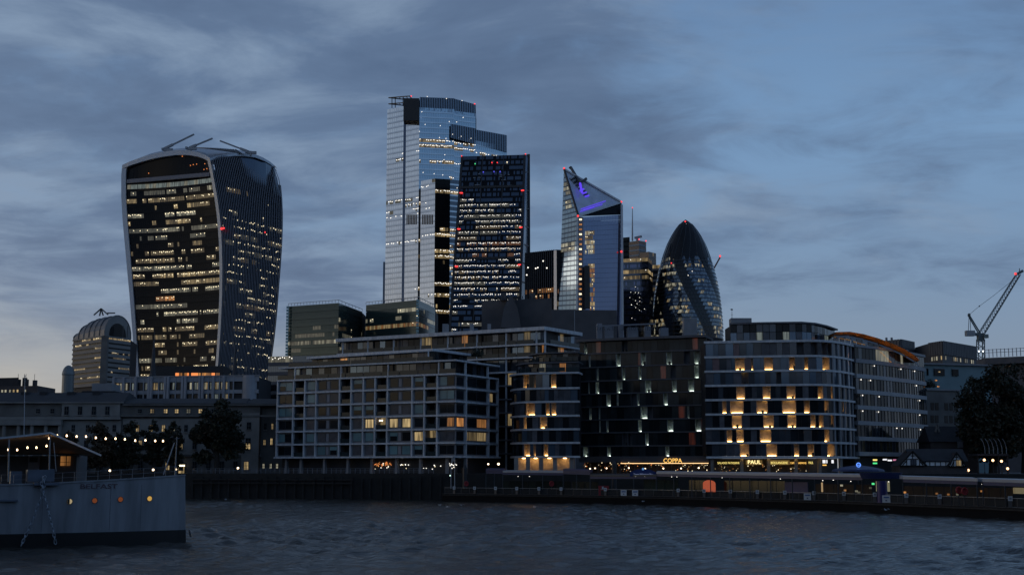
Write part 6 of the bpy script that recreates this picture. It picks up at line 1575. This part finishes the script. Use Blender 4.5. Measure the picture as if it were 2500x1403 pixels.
# ---------------------------------------------------------------- floating pier
def pier():
    rng = random.Random(131)
    path = Path([G(1080, 270, 1210), G(1360, 255, 1210), G(1640, 238, 1210), G(2060, 204.5, 1210), G(2500, 168, 1210), G(2760, 150, 1210)])
    t = thing('floating_pier', (path.pos(path.len/2).x, path.pos(path.len/2).y, 0), 'long dark floating pier with a pale roof edge running to the right', 'pier')
    dk = mat('pontoon_hull', (.008, .008, .009), .85, spec=.15, noise=.3, nscale=.8); glassp = mat('pier_glass', (.012, .022, .022), .12, spec=.2, noise=.2, vary=.3); rf = mat('pier_roof_edge', (.34, .36, .40), .4, noise=.1, nscale=.4)
    navy = mat('navy_paint', (.02, .03, .10), .45, noise=.1); deckm = mat('pier_deck', (.05, .045, .04), .7, noise=.2)
    def s(px, py=1190): return path.at(px, py)
    b = MB(); f = path.inset(0); bk = [q+Vector((1.5, 6.5)) for q in f]; n = len(f)
    ZD = 1.5
    vs = [(q.x, q.y, -.6) for q in f]+[(q.x, q.y, ZD) for q in f]+[(q.x, q.y, -.6) for q in bk]+[(q.x, q.y, ZD) for q in bk]; fs = []
    for k in range(n-1): fs += [(k, k+1, n+k+1, n+k), (n+k, n+k+1, 3*n+k+1, 3*n+k), (2*n+k+1, 2*n+k, 3*n+k, 3*n+k+1)]
    fs += [(0, n, 3*n, 2*n)]; b.raw(vs, fs, dk); b.build('pontoon', t)
    slab_along('rubbing_strip', t, path, ZD-.35, ZD-.1, .18, .1, timber); slab_along('deck', t, path, ZD+.01, ZD+.06, 0, 5, deckm)
    # railing panels and posts along the near edge
    s0, s1 = s(1083), path.len; n = 74
    for i in range(n):
        a, c = s0+(s1-s0)*i/n, s0+(s1-s0)*(i+1)/n
        piece('railing_panel', t, path.pos(a+.06), path.pos(c-.06), ZD+.12, ZD+1.05, -.42, -.38, mat('rail_panel', (.02, .023, .026), .7, spec=.2, noise=.2, vary=.3)); piece('rail_post', t, path.pos(a), path.pos(a+.08), ZD+.06, ZD+1.2, -.46, -.36, frame_dark)
    for i in range(12): piece('handrail', t, path.pos(lerp(s0, s1, i/12)), path.pos(lerp(s0, s1, (i+1)/12)), ZD+1.2, ZD+1.26, -.44, -.38, steel)
    # roofs: sections of differing height, each a pale edge on posts
    def roof(x0, x1, y0, y1, m, th=.45, dep=4.2, und=navy):
        a, c = path.pos(s(x0, (y0+y1)/2)), path.pos(s(x1, (y0+y1)/2)); z0, z1 = Z(y0, a.y), Z(y1, c.y); b = MB(); o = Vector((.8, 4.8)); u = Vector((.1, .5))
        A0, C0 = a+u, c+u; A1, C1 = a+o, c+o
        b.raw([(A0.x, A0.y, z0-th), (C0.x, C0.y, z1-th), (C0.x, C0.y, z1), (A0.x, A0.y, z0), (A1.x, A1.y, z0-th), (C1.x, C1.y, z1-th), (C1.x, C1.y, z1+.1), (A1.x, A1.y, z0+.1)], [(0,1,2,3), (3,2,6,7), (0,3,7,4), (1,5,6,2)], m)
        b.raw([(A0.x, A0.y, z0-th), (C0.x, C0.y, z1-th), (C1.x, C1.y, z1-th), (A1.x, A1.y, z0-th)], [(0,1,2,3)], frame_dark); b.build('roof', t)
        zz = max(Z(y0, a.y), Z(y1, c.y))
        b = MB(); b.raw([(A0.x, A0.y+.15, z0-th-.45), (C0.x, C0.y+.15, z1-th-.45), (C0.x, C0.y+.15, z1-th-.02), (A0.x, A0.y+.15, z0-th-.02)], [(0,1,2,3)], und); b.build('fascia', t)
        k = max(2, int((c-a).length/4.5))
        for i in range(k+1):
            q = lerp(A0, C0, i/k); b = MB(); b.box(q.x-.07, q.x+.07, q.y+.3, q.y+.44, ZD, lerp(z0, z1, i/k)-th, frame_dark); b.build('post', t)
    roof(1185, 1226, 1143, 1144, navy, .5); roof(1226, 1374, 1148, 1149, rf, .35); roof(1374, 1440, 1144, 1146, navy, .5)
    roof(1602, 2106, 1150, 1157, rf, .42); roof(2206, 2388, 1161.5, 1166.5, rf, .42); roof(2402, 2640, 1167.5, 1174, rf, .42); roof(1440, 1602, 1158, 1158, frame_dark, .3)
    # glazed shelters under the roof
    def shelter(x0, x1, zh, m, n, deep=-2.2):
        a, c = s(x0), s(x1)
        for i in range(n): piece('shelter_pane', t, path.pos(lerp(a, c, (i+.03)/n)), path.pos(lerp(a, c, (i+.97)/n)), ZD+.3, ZD+zh, deep, deep+.06, m)
    shelter(1200, 1430, 2.6, glassp, 14, -4.0); shelter(1555, 1640, 3.0, mat('green_pier_glass', (.012, .028, .025), .12, spec=.2, noise=.2), 5); shelter(1660, 1700, 3.0, glassp, 3); shelter(1745, 1895, 3.0, mat('green_pier_glass', (0, 0, 0)), 7); shelter(1965, 2100, 2.6, mat('dim_waiting_room', (.022, .014, .011), .5, spec=.2, noise=.4), 6); shelter(2175, 2440, 2.5, mat('dim_waiting_room', (0, 0, 0)), 10)
    def panel(name, x0, x1, y0, y1, m, off=-1.6, py=1190):
        a, c = path.pos(s(x0)), path.pos(s(x1)); return piece(name, t, a, c, Z(y1, (a.y+c.y)/2), Z(y0, (a.y+c.y)/2), off, off+.12, m)
    # orange lit door with a rounded head
    a, c = path.pos(s(1714)), path.pos(s(1745)); Yd = (a.y+c.y)/2; org = lit('orange_lit_doorway', (1.0, .13, .03), .3)
    b = MB(); d = (c-a); pts2 = [(0, 1200), (1, 1200), (1, 1180)]+[(.5+.5*math.cos(math.pi*i/8), 1180-9*math.sin(math.pi*i/8)) for i in range(1, 8)]+[(0, 1180)]
    b.face([Vector((a.x+d.x*u+.3, a.y+d.y*u+1.0, Z(py, Yd))) for u, py in pts2], org); w = b.build('orange_doorway', t)
    for px in (1722, 1729, 1737): pass
    panel('blue_hoarding', 1900, 1956, 1176, 1203, mat('deep_blue_board', (.015, .02, .13), .5, noise=.1)); 
    b = MB(); p = path.pos(s(2159)); b.lathe((p.x, p.y+1.2, ZD), [(.75, 0), (.75, 3.2)], mat('blue_drum', (.02, .017, .11), .4, noise=.1), 20); b.build('blue_drum', t)
    for x0, x1 in ((2113, 2128), (2129, 2145)): panel('lit_window', x0, x1, 1174, 1199, lit('pier_office_light', (.9, .85, .5), .16), -2.0)
    panel('door_light', 1989, 1992, 1177, 1200, lit('pier_strip', (.9, .6, .3), .35)); panel('counter_light', 2437, 2492, 1190, 1205, lit('pier_counter', (.6, .5, .28), .18), -2.5)
    for px, py, m in ((2433, 1197, l_amber[2]), (2478, 1197, lamp_white), (2484, 1196, l_cool[2])): panel('counter_item', px-4, px+4, py-4, py+4, m, -2.3)
    for px, py, m in ((2035, 1184, l_pale[2]), (2043, 1196, l_amber[1]), (2066, 1198, l_pale[1]), (2072, 1201, l_pale[1]), (2100, 1190, l_pale[0]), (2310, 1206, l_pale[1]), (2260, 1204, l_amber[1]), (2288, 1206, l_amber[1]), (2183, 1201, l_amber[2]), (2107, 1180, lamp_green), (2369, 1198, l_amber[1])):
        panel('small_fitting', px-2.5, px+2.5, py-2, py+2.5, m, -1.9)
    # oval canopy
    b = MB(); p = path.pos(s(2159, 1155)); zc_ = Z(1162, p.y); R = (2212-2106)/FOC*p.y/2; m = 28
    ring = lambda r, z: [(p.x+.3+r*math.cos(2*math.pi*i/m), p.y+3+r*.75*math.sin(2*math.pi*i/m), z) for i in range(m)]
    b.raw(ring(R*.88, zc_-.35)+ring(R, zc_+.55), [(i, (i+1) % m, m+(i+1) % m, m+i) for i in range(m)], navy); b.raw(ring(R*.97, zc_+.56), [tuple(range(m))], rf); b.raw(ring(R*.88, zc_-.36), [tuple(range(m))], frame_dark); b.build('oval_canopy', t)
    b = MB(); p2 = path.pos(s(2096, 1155)); R2 = 5.0; z2 = Z(1147, 240); q = P(2095, 1147, 235)
    b.lathe((q.x, 235, Z(1150, 235)), [(4.6, 0), (4.4, .35), (2.5, .8), (.3, 1.1)], navy, 20); b.build('entrance_canopy', t)
    b = MB(); b.box(q.x-.1, q.x+.1, 235, 235.2, ZD, Z(1150, 235), frame_dark); b.build('post', t)
    # roundel: ring and bar
    sg = thing('pier_roundel_sign', P(2096, 1140, 232), 'small glowing blue ring sign with a bar on the navy canopy', 'sign')
    q = P(2096, 1134, 232); blu = lit('roundel_blue', (.12, .3, 1.), 1.4); b = MB(); m = 20
    b.raw([(q.x+r*math.cos(2*math.pi*i/m), q.y, q.z+r*math.sin(2*math.pi*i/m)) for r in (.27, .42) for i in range(m)], [(i, (i+1) % m, m+(i+1) % m, m+i) for i in range(m)], blu); b.build('ring', sg)
    b = MB(); b.box(q.x-.42, q.x+.42, q.y-.06, q.y-.02, q.z-.06, q.z+.06, blu); b.build('bar', sg); b = MB(); b.box(q.x-.04, q.x+.04, q.y+.02, q.y+.06, Z(1150, 232), q.z-.43, frame_dark); b.build('bracket', sg)
    # name board
    sg = thing('pier_name_sign', path.pos(s(1570)).to_3d()+Vector((0, 0, ZD)), 'blue curved board reading Tower Millennium Pier above the pier roof', 'sign')
    a = P(1570, 1152, 244); W = 32/FOC*244; b = MB(); m = 12
    top = [(a.x-W+2*W*i/m, 244, a.z-.4+1.05*math.sin(math.pi*(.12+.76*i/m))) for i in range(m+1)]; bot = [(x, y, a.z-.75) for x, y, z in top]
    b.raw(top+bot, [(i, m+1+i, m+2+i, i+1) for i in range(m)], mat('sign_navy', (.015, .03, .14), .4, noise=.05)); b.raw([(x, y+.15, z) for x, y, z in top+bot], [(i, i+1, m+2+i, m+1+i) for i in range(m)], navy); b.build('board', sg)
    text_obj('lettering', 'Tower Millennium Pier', (a.x, 243.95, a.z-.55), .55, lit('sign_letters', (.4, .5, .8), .35), sg, width=W*1.45)
    b = MB(); q = P(1570, 1144, 243.9); b.ball(q, .22, lit('sign_blue_dot', (.2, .5, 1), .5), 8); b.build('emblem', sg)
    for k in (-1, 1):
        b = MB(); b.box(a.x+k*W*.7-.06, a.x+k*W*.7+.06, 244.2, 244.3, ZD, a.z-.7, frame_dark); b.build('support', sg)
    # lamps under the roof
    for px, py in ((1549, 1162), (1571, 1162), (1637, 1163), (1650, 1163), (1761, 1165), (1904, 1168), (2008, 1172), (2034, 1171), (2077, 1174), (2170, 1175), (2316, 1179), (2400, 1181), (1260, 1162), (1288, 1162), (1474, 1161), (1500, 1159)):
        b = MB(); q = path.pos(s(px, 1165)); b.ball((q.x+.4, q.y+1.6, Z(py, q.y+1.6)), .09, lamp_white, 6, .6); b.build('roof_lamp', t)
    # square notices on the rail, red lifebuoy housings
    wht = mat('white_board', (.55, .58, .6), .5, noise=.05); prt = mat('board_print', (.1, .12, .18), .6, noise=.05)
    xs = [1109, 1159, 1210, 1262, 1316, 1370, 1478, 1656, 1719, 1783, 1849, 1916, 1987, 2060, 2135, 2212, 2293, 2465]
    for k, px in enumerate(xs):
        q = path.pos(s(px)); zz = ZD+1.0; g_ = thing('rail_notice', (q.x, q.y, ZD), 'small white numbered notice on the pier railing, number %s from the left' % ('first second third fourth fifth sixth seventh eighth ninth tenth eleventh twelfth thirteenth fourteenth fifteenth sixteenth seventeenth eighteenth'.split()[k]), 'notice', 'small notices on the pier rail')
        h = .26; piece('post', g_, q+Vector((-.2, .2)), q+Vector((.2, -.1)), ZD+.06, zz+.25, .02, .07, frame_dark)
        w = piece('board', g_, q+Vector((-h, .1)), q+Vector((h, -.05)), zz-.1, zz+.5, .1, .14, wht)
        for u in (-.4, .15): piece('print', w, q+Vector((u*h, 0)), q+Vector(((u+.35)*h, -.03)), zz+.1, zz+.35, .16, .18, prt)
    for px, lab in ((1523, 'left of the two square white boards beneath the pier name sign'), (1551, 'right of the two square white boards beneath the pier name sign'), (1971, 'square white board on the pier rail left of the blue drum'), (2163, 'square white board on the rail before the blue drum')):
        q = path.pos(s(px)); g_ = thing('white_board_sign', (q.x, q.y, ZD), lab, 'sign', 'white boards on the pier rail'); h = .52
        w = piece('board', g_, q+Vector((-h, .25)), q+Vector((h, -.2)), ZD+.1, ZD+1.15, .1, .14, wht); piece('print', w, q+Vector((-h*.7, .1)), q+Vector((h*.7, -.1)), ZD+.75, ZD+.95, +.16, .18, mat('board_blue_print', (.05, .12, .3), .5, noise=.05)); piece('print', w, q+Vector((-h*.2, .1)), q+Vector((h*.25, 0)), ZD+.3, ZD+.5, .16, .18, prt)
        piece('foot', w, q+Vector((-h*.8, .2)), q+Vector((-h*.6, .1)), ZD+.06, ZD+.1, .0, .2, frame_dark)
    redm = mat('lifebuoy_red', (.30, .02, .025), .5, noise=.1)
    for px, py, lab in ((1137, 1180, 'red lifebuoy on a post at the left end of the pier'), (1346, 1180, 'red lifebuoy under the blue canopy of the pier'), (2343, 1196, 'red lifebuoy left of a pair towards the right of the pier'), (2357, 1198, 'red lifebuoy right of a pair towards the right of the pier')):
        q = path.pos(s(px)); c = Vector((q.x+.1, q.y+.6, Z(py, q.y+.6))); g_ = thing('lifebuoy', (c.x, c.y, ZD), lab, 'lifebuoy', 'red lifebuoys on the pier'); b = MB()
        m, k2 = 18, 6; vs = []; 
        for i in range(m):
            a = 2*math.pi*i/m
            for j in range(k2): e = 2*math.pi*j/k2; r = .36+.11*math.cos(e); vs.append((c.x+r*math.cos(a), c.y+.11*math.sin(e), c.z+r*1.15*math.sin(a)))
        b.raw(vs, [(i*k2+j, ((i+1) % m)*k2+j, ((i+1) % m)*k2+(j+1) % k2, i*k2+(j+1) % k2) for i in range(m) for j in range(k2)], redm); b.build('ring', g_)
        b = MB(); b.box(c.x-.05, c.x+.05, c.y+.15, c.y+.22, ZD+.06, c.z+.5, frame_dark); b.box(c.x-.22, c.x+.22, c.y+.13, c.y+.16, c.z-.25, c.z+.25, redm); b.build('post', g_)
    q = path.pos(s(1475)); g_ = thing('red_cabinet', (q.x, q.y+1, ZD), 'red equipment cabinet on the pier deck left of the white boards', 'cabinet'); b = MB(); b.box(q.x-.95, q.x+.95, q.y+1, q.y+1.6, ZD+.06, Z(1185, q.y+1), redm); b.build('body', g_)
    b = MB(); b.box(q.x-.35, q.x-.05, q.y+.95, q.y+.98, Z(1193, q.y), Z(1187, q.y), wht); b.build('label_plate', g_)
    # access bridge posts
    for px in (1135, 1500): 
        b = MB(); q = P(px, 1200, 277 if px < 1300 else 262); b.lathe((q.x, q.y, -2), [(.5, 0), (.5, 9.5 if px > 1300 else 8.6), (.1, 10.2 if px > 1300 else 9.4)], black, 12); b.build('mooring_pile', t)
pier()

# ---------------------------------------------------------------- moored warship at the left
def warship():
    rng = random.Random(141)
    S0 = Vector((P(447, 1310, 117).x, 117.0)); ax = Vector((-.943, -.333)); nn = Vector((.333, -.943))
    t = thing('moored_warship', (S0.x, S0.y, 0), 'grey bow of a moored warship with chains, portholes and an awning on deck', 'ship')
    hull = mat('ship_grey_paint', (.235, .248, .275), .45, noise=.3, nscale=1.1, stretch=(1.2, 1.2, .16)); boot = mat('ship_black_boot', (.008, .008, .009), .5, noise=.2)
    deckz = curve1([(0, 5.88), (4, 5.62), (8, 5.4), (13, 5.15), (40, 4.9)])
    def hb(s, z): return 5.0*(1-math.exp(-s/11.0))*(.86+.14*z/6) if s > 0 else 0.0
    def pt(s, z, side=1): 
        q = S0+ax*(s + (-.26+.045*z if s == 0 else 0))+nn*hb(s, z)*side; return Vector((q.x, q.y, z))
    ss = [0, .5, 1.2, 2.2, 3.5, 5, 7, 9, 11.5, 14, 17, 21, 26, 32, 40]; b = MB(); bb = MB()
    for a, c in zip(ss, ss[1:]):
        for side in (1, -1):
            zs = [1.15, 2.2, 3.3, 4.4, 1.0]
            for k in range(4):
                z0a = 1.15+(deckz(a)-1.15)*k/4; z1a = 1.15+(deckz(a)-1.15)*(k+1)/4; z0c = 1.15+(deckz(c)-1.15)*k/4; z1c = 1.15+(deckz(c)-1.15)*(k+1)/4
                b.face([pt(a, z0a, side), pt(c, z0c, side), pt(c, z1c, side), pt(a, z1a, side)], hull)
            bb.face([pt(a, -1, side), pt(c, -1, side), pt(c, 1.15, side), pt(a, 1.15, side)], boot)
    b.build('hull', t); bb.build('boot_topping', t)
    b = MB(); b.raw([pt(s, deckz(s)-.02, 1) for s in ss]+[pt(s, deckz(s)-.02, -1) for s in ss], [(i, i+1, len(ss)+i+1, len(ss)+i) for i in range(len(ss)-1)], mat('ship_deck', (.09, .085, .08), .8, noise=.2)); b.build('deck', t)
    b = MB()
    for a, c in zip(ss, ss[1:]): b.beam(pt(a, deckz(a)+.02)+Vector((nn.x, nn.y, 0))*.03, pt(c, deckz(c)+.02)+Vector((nn.x, nn.y, 0))*.03, .1, .12, hull)
    b.build('deck_edge', t)
    def sx(px, py=1215):
        lo, hi = .05, 39.0
        for _ in range(40):
            m = (lo+hi)/2; q = pt(m, 3); k = P(px, py, 1).x
            if q.x/q.y > k: lo = m
            else: hi = m
        return (lo+hi)/2
    def on_hull(px, py, off=0.0):
        s_ = sx(px, py); q = pt(s_, 3); z = Z(py, q.y); q = pt(s_, z); tg = (pt(s_+.2, z)-pt(s_-.2, z)).normalized(); nrm = Vector((-tg.y, tg.x, 0))
        if nrm.dot(q) > 0: nrm = -nrm
        return q+nrm*off, tg, nrm
    for k, (px, py, m) in enumerate(((170, 1223, lit('porthole_cream', (1, .8, .45), .35)), (231, 1221, lit('porthole_rust', (1, .25, .04), .13)), (294, 1218, lit('porthole_rust', (0, 0, 0), 0)), (365, 1216, lit('porthole_gold', (1, .58, .12), .5)))):
        c, tg, nrm = on_hull(px, py, .02); b = MB(); r = .205; ring = lambda rr, o: [c+nrm*o+tg*(rr*math.cos(2*math.pi*i/18))+Vector((0, 0, rr*math.sin(2*math.pi*i/18))) for i in range(18)]
        b.raw(ring(r, .0)+ring(r*1.18, .03), [(i, (i+1) % 18, 18+(i+1) % 18, 18+i) for i in range(18)], frame_dark); w = b.build('porthole', t)
        b = MB(); b.face(ring(r, .012), m); b.build('glass', w)
        if k == 0: b = MB(); b.face([c+nrm*.02+tg*(r*math.cos(a))+Vector((0, 0, r*math.sin(a))) for a in [(-.5+i/8)*math.pi for i in range(9)]], boot); b.build('half_cover', w)
    c, tg, nrm = on_hull(241, 1188, .03); ang = math.atan2(-tg.y, -tg.x)
    text_obj('ship_name', 'BELFAST', (c.x, c.y, c.z-.12), .55, mat('name_letters', (.10, .055, .07), .6, noise=.1), t, rotz=ang, ext=.01, width=88/FOC*113)
    # plating seams
    for px in (345, 105, 270):
        b = MB(); 
        for z0 in (1.3, 2.6, 3.9): 
            s_ = sx(px); b.beam(pt(s_, z0)+Vector((nn.x, nn.y, 0))*.01, pt(s_, z0+1.2)+Vector((nn.x, nn.y, 0))*.01, .03, .02, frame_grey)
        b.build('plate_seam', t)
    # hawse platform and fittings
    c, tg, nrm = on_hull(112, 1178, .25); 
    def fit(name, px, py, wpx, hpx, off, dep, m):
        c, tg, nrm = on_hull(px, py, off); w, h = wpx/FOC*c.y/2, hpx/FOC*c.y/2; b = MB(); A = [c-tg*w, c+tg*w]
        vs = [p+Vector((0, 0, dz))-nrm*dd for dd in (0, dep) for p, dz in ((A[0], -h), (A[1], -h), (A[1], h), (A[0], h))]
        b.raw(vs, [(0,1,2,3),(5,4,7,6),(0,4,5,1),(1,5,6,2),(2,6,7,3),(3,7,4,0)], m); return b.build(name, t)
    dimg = mat('ship_fitting_grey', (.10, .12, .16), .5, noise=.2, nscale=1.5)
    fit('chain_platform', 112, 1180, 58, 7, .5, .7, dimg); fit('winch', 100, 1160, 62, 28, .1, 1.0, dimg); fit('deck_locker', 42, 1165, 26, 30, -.6, .8, dimg); fit('fender_bar', 20, 1221, 42, 4, .3, .35, dimg); fit('bollard', 128, 1155, 12, 22, -.3, .4, dimg)
    # deck house and awning
    dh = mat('deckhouse_grey', (.07, .075, .085), .6, noise=.2, nscale=.8)
    def dk(px, Y, z): return Vector((P(px, 1120, Y).x, Y, z))
    b = MB(); p0, p1 = dk(-60, 117, 0), dk(196, 120, 0); b.box(p0.x, p1.x, 119, 122, 4.9, 7.6, dh); b.build('deckhouse', t)
    b = MB(); p0, p1 = dk(148, 118.8, 0), dk(171, 118.8, 0); b.box(p0.x, p1.x, 118.8, 118.95, Z(1136, 119), Z(1113, 119), l_amber[1]); w = b.build('deckhouse_window', t)
    b = MB(); p1_ = dk(162, 118.7, 0); b.box(p0.x, p1.x, 118.7, 118.76, Z(1128, 119), Z(1127, 119), frame_dark); b.box(p1_.x-.03, p1_.x+.03, 118.7, 118.76, Z(1136, 119), Z(1113, 119), frame_dark); b.build('glazing_bar', w)
    b = MB(); p0, p1 = dk(70, 118.8, 0), dk(97, 118.8, 0); b.box(p0.x, p1.x, 118.7, 118.95, 4.95, Z(1112, 119), frame_grey); d = b.build('door', t)
    b = MB(); b.box(p0.x+.15, p1.x-.15, 118.6, 118.68, Z(1127, 119), Z(1116, 119), g_dark); b.build('pane', d)
    awn = mat('awning_canvas', (.36, .29, .23), .8, noise=.15, nscale=.8); rim = mat('awning_edge', (.45, .47, .5), .6, noise=.1)
    near = [P(-80, 1074, 108), P(0, 1069, 108.5), P(60, 1063, 109), P(122, 1056, 110), P(160, 1073, 112), P(205, 1093, 114), P(246, 1111, 116)]
    far = [P(-80, 1112, 119), P(0, 1111, 119), P(60, 1110, 119.5), P(122, 1109, 119.5), P(160, 1110, 120), P(205, 1111, 120), P(240, 1112, 119)]
    b = MB()
    for i in range(6):
        for j in range(4): b.face([lerp(near[i], far[i], j/4)+Vector((0, 0, .12*math.sin(math.pi*j/4))), lerp(near[i+1], far[i+1], j/4)+Vector((0, 0, .12*math.sin(math.pi*j/4))), lerp(near[i+1], far[i+1], (j+1)/4)+Vector((0, 0, .12*math.sin(math.pi*(j+1)/4))), lerp(near[i], far[i], (j+1)/4)+Vector((0, 0, .12*math.sin(math.pi*(j+1)/4)))], awn)
    b.build('awning', t)
    b = MB()
    for i in range(6): b.beam(near[i], near[i+1], .1, .16, rim)
    b.build('awning_edge', t)
    for x0, y0, x1, y1, Y in ((22, 1072, 20, 1175, 108.6), (122, 1060, 120, 1150, 110.3), (131, 1080, 137, 1150, 111), (-20, 1075, -22, 1180, 108)):
        b = MB(); b.tube([P(x0, y0, Y), P(x1, y1, Y)], .06 if x0 != 131 else .035, steel, 6); b.build('awning_pole', t)
    # rails, jackstaff
    for k in range(16):
        s_ = .8+k*.95; q = pt(s_, deckz(s_)); b = MB(); b.tube([q, q+Vector((0, 0, .85))], .02, steel, 5); b.build('stanchion', t)
    for h in (.42, .83):
        b = MB(); b.tube([pt(.8+k*.95, deckz(.8+k*.95)+h) for k in range(16)], .01, steel, 4); b.build('guard_wire', t)
    b = MB(); b.tube([P(427, 1159, 116.6), P(432, 1066, 116.6)], [.06, .04], steel, 6); b.beam(P(426, 1070, 116.6), P(438, 1069, 116.6), .05, .05, steel); b.build('jackstaff', t)
    b = MB(); b.tube([P(399, 1158, 116), P(426, 1080, 116.6)], .05, steel, 6); b.build('jackstaff_stay', t)
    b = MB(); b.beam(pt(0, .0)+Vector((.25, 0, 1.1)), pt(0, 0)+Vector((.45, -.2, .55)), .12, .1, boot); b.build('stem_fitting', t)
    # festoon
    f = thing('festoon_lights', (P(140, 1063, 111).x, 111, 5), 'string of warm festoon bulbs from the ship awning to the jackstaff', 'lights')
    pts = [(20, 1097), (42, 1097.5), (67, 1092), (89, 1092), (113.6, 1088), (120, 1069), (140, 1062.5), (163, 1063), (187, 1064.6), (210, 1065), (234, 1068), (258, 1070), (282, 1070), (305, 1071.6), (330, 1074.7), (355, 1074), (379, 1075.6), (398, 1076)]
    W_ = [P(px, py, lerp(109, 116.4, min(1, i/17))) for i, (px, py) in enumerate(pts)]
    b = MB(); b.tube([p+Vector((0, 0, .12)) for p in W_]+[P(431, 1069, 116.6)], .012, black, 4); b.build('wire', f)
    for p in W_:
        b = MB(); b.lathe(p, [(.01, -.085), (.06, -.06), (.075, 0), (.045, .06), (.025, .1)], bulb, 8); b.build('bulb', f)
    # chains
    def link_mesh():
        b = MB(); m, k = 12, 5; vs = []
        for i in range(m):
            a = 2*math.pi*i/m; cx_, cz_ = .105*math.cos(a), .16*math.sin(a)+(.05 if math.sin(a) > 0 else -.05)
            for j in range(k): e = 2*math.pi*j/k; vs.append((cx_*(1+.3*math.cos(e)), .034*math.sin(e), cz_*(1+.17*math.cos(e))))
        b.raw(vs, [(i*k+j, ((i+1) % m)*k+j, ((i+1) % m)*k+(j+1) % k, i*k+(j+1) % k) for i in range(m) for j in range(k)], mat('chain_steel', (.30, .34, .40), .4, .5, noise=.2, nscale=3)); me = bpy.data.meshes.new('chain_link'); me.from_pydata(b.v, [], b.f); me.materials.append(b.ms[0]); return me
    me = link_mesh()
    for lab, poly in (('anchor chain hanging from the ship and slanting down to the left', [(108, 1166), (101, 1180), (106, 1200), (96, 1226), (82, 1262), (70, 1290), (60, 1312), (52, 1330)]), ('anchor chain hanging from the ship and slanting down to the right', [(106, 1168), (109, 1182), (103, 1198), (113, 1225), (119, 1250), (126, 1280), (131, 1300), (135, 1322)])):
        P3 = []
        for px, py in poly: c, tg, nrm = on_hull(px, min(py, 1300), .62 if 'left' in lab else .5); P3.append(P(px, py, c.y))
        ch = thing('anchor_chain', P3[0], lab, 'chain', 'anchor chains of the warship'); pth = [P3[0]]; L_ = [0]
        for a, c in zip(P3, P3[1:]): L_.append(L_[-1]+(c-a).length)
        s_ = 0; k = 0
        while s_ < L_[-1]:
            i = max(j for j in range(len(L_)-1) if L_[j] <= s_); d = (P3[i+1]-P3[i]); p = P3[i]+d*((s_-L_[i])/d.length)
            o = bpy.data.objects.new('link', me); C.objects.link(o); M = Matrix.Translation(p) @ (d.normalized().to_track_quat('Z', 'Y').to_matrix().to_4x4()) @ Matrix.Rotation(math.radians(20 if k % 2 else 80), 4, 'Z'); o.matrix_basis = M; own(o, ch, M); s_ += .27; k += 1
warship()

# ---------------------------------------------------------------- gulls over the water
def gull(px, py, Y, rz, flap, lab):
    p = P(px, py, Y); t = thing('gull', p, lab, 'bird', 'gulls low over the river'); wm = mat('gull_white', (.5, .52, .55), .7, noise=.1); gm = mat('gull_grey', (.25, .27, .3), .7, noise=.1)
    R = Matrix.Rotation(rz, 4, 'Z'); b = MB()
    prof = [(-.26, .012), (-.2, .04), (-.08, .075), (.06, .07), (.14, .045), (.19, .045), (.23, .03), (.3, .006)]
    n = 8; vs = [R @ Vector((x, r*math.cos(2*math.pi*i/n), r*math.sin(2*math.pi*i/n)))+p for x, r in prof for i in range(n)]
    b.raw(vs, [(k*n+i, k*n+(i+1) % n, (k+1)*n+(i+1) % n, (k+1)*n+i) for k in range(len(prof)-1) for i in range(n)], wm)
    for s in (-1, 1):
        secs = [(.05, .09, -.1, 0), (.3, .12, -.07, .12*flap), (.5, .04, -.1, .10*flap), (.68, -.10, -.16, .04*flap)]
        w = []
        for y, xf, xb, z in secs: w += [R @ Vector((xf, s*y, z+.012))+p, R @ Vector((xb, s*y, z))+p]
        b.raw(w, [(2*k, 2*k+2, 2*k+3, 2*k+1) for k in range(3)], gm)
    b.raw([R @ Vector(v)+p for v in ((-.24, .02, 0), (-.24, -.02, 0), (-.36, -.06, 0), (-.36, .06, 0))], [(0, 1, 2, 3)], wm); b.build('body', t)
for a in ((551, 1219, 262, .5, 1.5, 'gull flying low over the water right of the warship bow'), (1074, 1232, 220, 2.6, 1.0, 'gull flying near the left tip of the pier, leftmost of its group'), (1092, 1236, 210, 2.4, -.6, 'gull just right of another near the pier tip'), (1126, 1232, 222, 1.2, 1.2, 'gull in front of the first pier notice'), (1305, 1237, 215, 2.7, 1.6, 'lone gull over the water before the middle of the pier'), (1570, 1223, 232, .3, 1.0, 'gull before the pier hull beneath the white boards'), (2163, 1244, 178, .6, 1.6, 'gull before the pier hull beneath the blue drum')): gull(*a)
